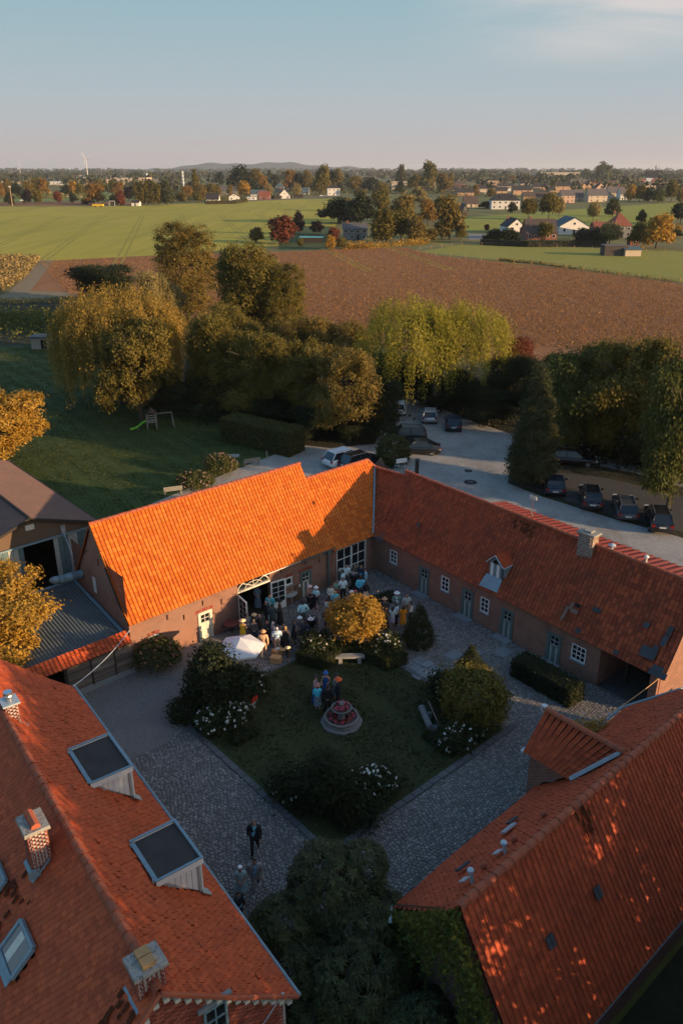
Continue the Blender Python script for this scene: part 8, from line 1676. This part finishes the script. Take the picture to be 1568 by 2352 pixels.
# benches and stones in the garden
def stone_bench(name, label, p, rz, L=1.6, D=.42, h=.45, mt='stone'):
    t = thing(name, label, 'bench', p, rz); MB().box((0, 0, h), (L, D, .12), None, None, .97).build('seat', M[mt], t, False)
    for sx in (-L*.32, L*.32): MB().box((sx, 0, h/2-.03), (.22, D*.8, h-.06)).build('leg', M[mt], t, False)
    return t
stone_bench('stone_bench', 'long stone bench between the angled box hedges', P(803, 1523)+UP*.05, R(2), 1.75)
sb_ = stone_bench('stone_bench', 'grey stone bench with a red crate at the left of the lawn', P(567, 1640)+UP*.05, R(62), 1.5, .45)
rc = thing('red_crate', 'bright red plastic crate on the left stone bench', 'crate', np.array(sb_.location)+np.array([.26, .5, .51]), R(62)); rm = mat('red_plastic', (.72, .045, .02), .45)
for sx, sy, lx, ly in ((0, -.19, .5, .03), (0, .19, .5, .03), (-.24, 0, .03, .36), (.24, 0, .03, .36)): MB().box((sx, sy, .14), (lx, ly, .28)).build('side', rm, rc, False)
MB().box((0, 0, .02), (.46, .36, .03)).build('bottom', rm, rc, False)
lb = thing('log_bench', 'rustic half log bench with a leaning plank back at the right of the lawn', 'bench', P(977, 1665)+UP*.05, R(100)); lw = mat('grey_log', (.16, .17, .165), .9, noise=[(3, .6, (.09, .1, .1), .45, (1, 1, 1)), (14, .4, (.24, .25, .24))])
MB().tube([(-.8, 0, .42), (.8, 0, .42)], .17, 10).build('seat', lw, lb, False); MB().box((0, -.42, .62), (1.6, .06, .5), (np.array([1, 0, 0]), np.array([0, .94, -.34]), np.array([0, .34, .94]))).build('backrest', mat('brown_log', (.17, .13, .11), .9), lb, False); MB().lathe([(.2, 0), (.2, .03)], (0, 0, 0), 12).build('end_disc', M['palebrd'], lb, False).matrix_local = Matrix.Translation((.81, 0, .42)) @ Matrix.Rotation(R(90), 4, 'Y')
for sx in (-.55, .55): MB().box((sx, -.2, .14), (.22, .5, .28)).build('leg', M['stone'], lb, False)
def slab(u, v, w, l, label, z=.055): t = thing('stone_slab', label, 'slab', W(u, v, z), ANG_A); MB().box((0, 0, .015), (w, l, .04), None, random.random(), .97).build('slab', M['slab'], t, False)
slab(29.0, -25.9, .75, .6, 'square stone slab lying in the lawn edge by the cone'); 
strip = tag(link('terrace_edge', MB().box(W(29.5, -25.5, .03), (.1, .1, .02), AXY).mesh('terrace_edge', M['slab'])), kind='structure'); ss = [MB().box((0, 0, 0), (.72, .56, .06), AXY, k/4, .97).mesh('slab', M['slab']) for k in range(4)]
for k in range(7): link('slab', ss[k % 4], strip, W(29.35, -27.2+k*.6, .05)); 
for k in range(5): link('slab', ss[(k+1) % 4], strip, W(30.1+.1*(k % 2), -27.0+k*.62, .045))
for k in range(9): link('slab', ss[k % 4], strip, W(19.7+(k % 5)*.75, -32.2-.6*(k//5), .05))
for (u, v) in ((32.1, -26.0), (33.3, -25.3), (31.4, -22.8), (34.6, -24.2), (34.3, -21.6)): link('slab', MB().box((0, 0, 0), (1.0, .8, .05), AXY, random.random(), .98).mesh('slab', M['slab']), strip, W(u, v, .05))
# lawn side: benches, posts, play tower, sign, gate
def wood_bench(label, p, rz):
    t = thing('wooden_bench', label, 'bench', p, rz, 'wooden benches along the gravel path')
    for k in range(3): MB().box((0, -.14+k*.14, .45), (1.7, .12, .04)).build('seat_slat', M['benchwood'], t, False)
    for k in range(3): MB().box((0, .24+.03*k, .56+k*.14), (1.7, .035, .11)).build('back_slat', M['benchwood'], t, False)
    for sx in (-.7, .7): MB().box((sx, -.14, .22), (.07, .07, .45)).build('leg', M['benchwood'], t, False); MB().box((sx, .22, .42), (.07, .07, .84)).build('leg', M['benchwood'], t, False)
wood_bench('grey wooden bench nearest the barn gable', P(398, 1136), R(200)); wood_bench('grey wooden bench near the pink hydrangea', P(578, 1070), R(205))
for x, y, lab in ((545, 1078, 'wooden post left of the far bench'), (613, 1055, 'wooden post right of the far bench')): q = thing('wooden_post', lab, 'post', P(x, y)); MB().tube([(0, 0, 0), (0, 0, .85)], .07, 6).build('shaft', M['benchwood'], q, False); MB().lathe([(.08, 0), (.02, .06)], (0, 0, .85), 6).build('cap', M['benchwood'], q, False)
q = thing('stone_slab', 'pale stone slab at the lawn edge beside the pink hydrangea', 'slab', P(535, 1048)); MB().box((0, 0, .05), (1.3, .8, .1)).build('slab', M['stone'], q, False)
pt = thing('play_tower', 'wooden play tower with swing frame on the lawn', 'play tower', P(350, 985), R(20)); pt.scale = (.78,)*3; pw = M['benchwood']
for sx in (-.65, .65):
    for sy in (-.65, .65): MB().box((sx, sy, 1.25), (.1, .1, 2.5)).build('post', pw, pt, False)
MB().box((0, 0, 1.15), (1.4, 1.4, .08)).build('deck', pw, pt, False)
for z in (1.5, 1.85, 2.2):
    for sy in (-.65, .65): MB().box((0, sy, z), (1.3, .05, .12)).build('rail', pw, pt, False)
    MB().box((.65, 0, z), (.05, 1.3, .12)).build('rail', pw, pt, False)
MB().prism([(-.8, -.8, 2.5), (.8, -.8, 2.5), (0, -.8, 3.05)], (0, 1.6, 0)).build('roof', M['darkwood'], pt, False)
MB().tube([(.65, 0, 2.2), (3.0, 0, 2.2)], .06, 5).build('swing_beam', pw, pt, False)
for sy in (-.8, .8): MB().tube([(2.9, 0, 2.25), (3.15, sy, 0)], .06, 5).build('leg', pw, pt, False)
for k in range(5): MB().box((.75, 0, .25+k*.22), (.06, .5, .05)).build('rung', pw, pt, False)
sl_ = thing('slide', 'lime green plastic slide leaning on the play tower', 'slide', P(342, 986), R(200)); sl_.scale = (.78,)*3; mb = MB(); pr_ = [(0.2, 1.2), (.7, 1.05), (1.4, .55), (2.0, .25), (2.6, .2)]
V = []
for x, z in pr_: V += [(x, -.26, z+.16), (x, -.22, z), (x, .22, z), (x, .26, z+.16)]
mb.add(V, [(i*4+k, i*4+k+1, i*4+k+5, i*4+k+4) for i in range(4) for k in range(3)]); mb.build('chute', mat('lime_plastic', (.20, .50, .06), .45), sl_, False)
for x, z in ((2.3, .2), (1.5, .5)): MB().box((x, 0, z/2), (.08, .3, z)).build('support', M['benchwood'], sl_, False)
sg = thing('sign_post', 'small white sign on two posts beside the round hedge', 'sign', P(921, 1092), R(20)); MB().box((0, 0, 1.5), (1.1, .05, .42), None).build('board', M['white'], sg, False)
for sx in (-.3, .3): MB().box((sx, .03, .75), (.07, .07, 1.5)).build('post', M['benchwood'], sg, False)
gtf = thing('metal_gate', 'low barred gate between the link roof and the stone post', 'gate', P(935, 1098), R(-20))
for k in range(9): MB().tube([(-1.2+k*.3, 0, 0), (-1.2+k*.3, 0, 1.35)], .02, 4).build('bar', M['zinc_light'], gtf, False)
for z in (.3, 1.1): MB().tube([(-1.3, 0, z), (1.3, 0, z)], .025, 4).build('rail', M['zinc_light'], gtf, False)
q = thing('gate_post', 'dark stone gate post behind the stable ridge', 'post', P(956, 1100)); MB().box((0, 0, .95), (.34, .34, 1.9)).build('shaft', M['darkwood'], q, False); MB().box((0, 0, 1.95), (.42, .42, .1)).build('cap', M['slate'], q, False)
for x, y, lab, r in ((1080, 1108, 'dark drain cover with a wet ring in the gravel', .62), (1075, 1082, 'worn dark patch cover farther up the gravel', .4)): q = thing('drain_cover', lab, 'drain cover', P(x, y)+UP*.024); MB().lathe([(r, 0), (r*.95, .02), (r*.1, .025)], (0, 0, 0), 14).build('ring', M['dirt'], q, False); MB().lathe([(r*.5, 0), (r*.48, .02)], (0, 0, .022), 12).build('lid', M['slate'], q, False)
# overhead cables
def cable(label, a, b, sag, r, m): c = thing('cable', label, 'cable', a); n = 9; a, b = np.asarray(a), np.asarray(b); MB().tube([a+(b-a)*k/n-UP*sag*4*(k/n)*(1-k/n)-a for k in range(n+1)], r, 5).build('wire', m, c, False); MB().ball((0, 0, 0), .06).build('clamp', M['zinc_light'], c, False)
cable('pale overhead cable from the farmhouse gutter to the barn corner', H(19.6, 4.2, 4.5), W(16.95, -37.35, 2.75), .25, .028, M['zinc_light'])
cable('pale cable from the red barn to the stable corner', W(30.2, -14.8, 3.1), W(35.9, -15.1, 2.45), .1, .02, M['crate'])
cable('thin cable down the storage hall door to the barn gable', W(17.2, -45.9, 6.1), W(17.0, -44.0, 4.6), .1, .02, M['zinc_light'])
cable('thin cable along the near farmhouse gable', H(.5, 3.7, 4.9), H(.22, .9, 2.9), .05, .015, M['zinc_light'])
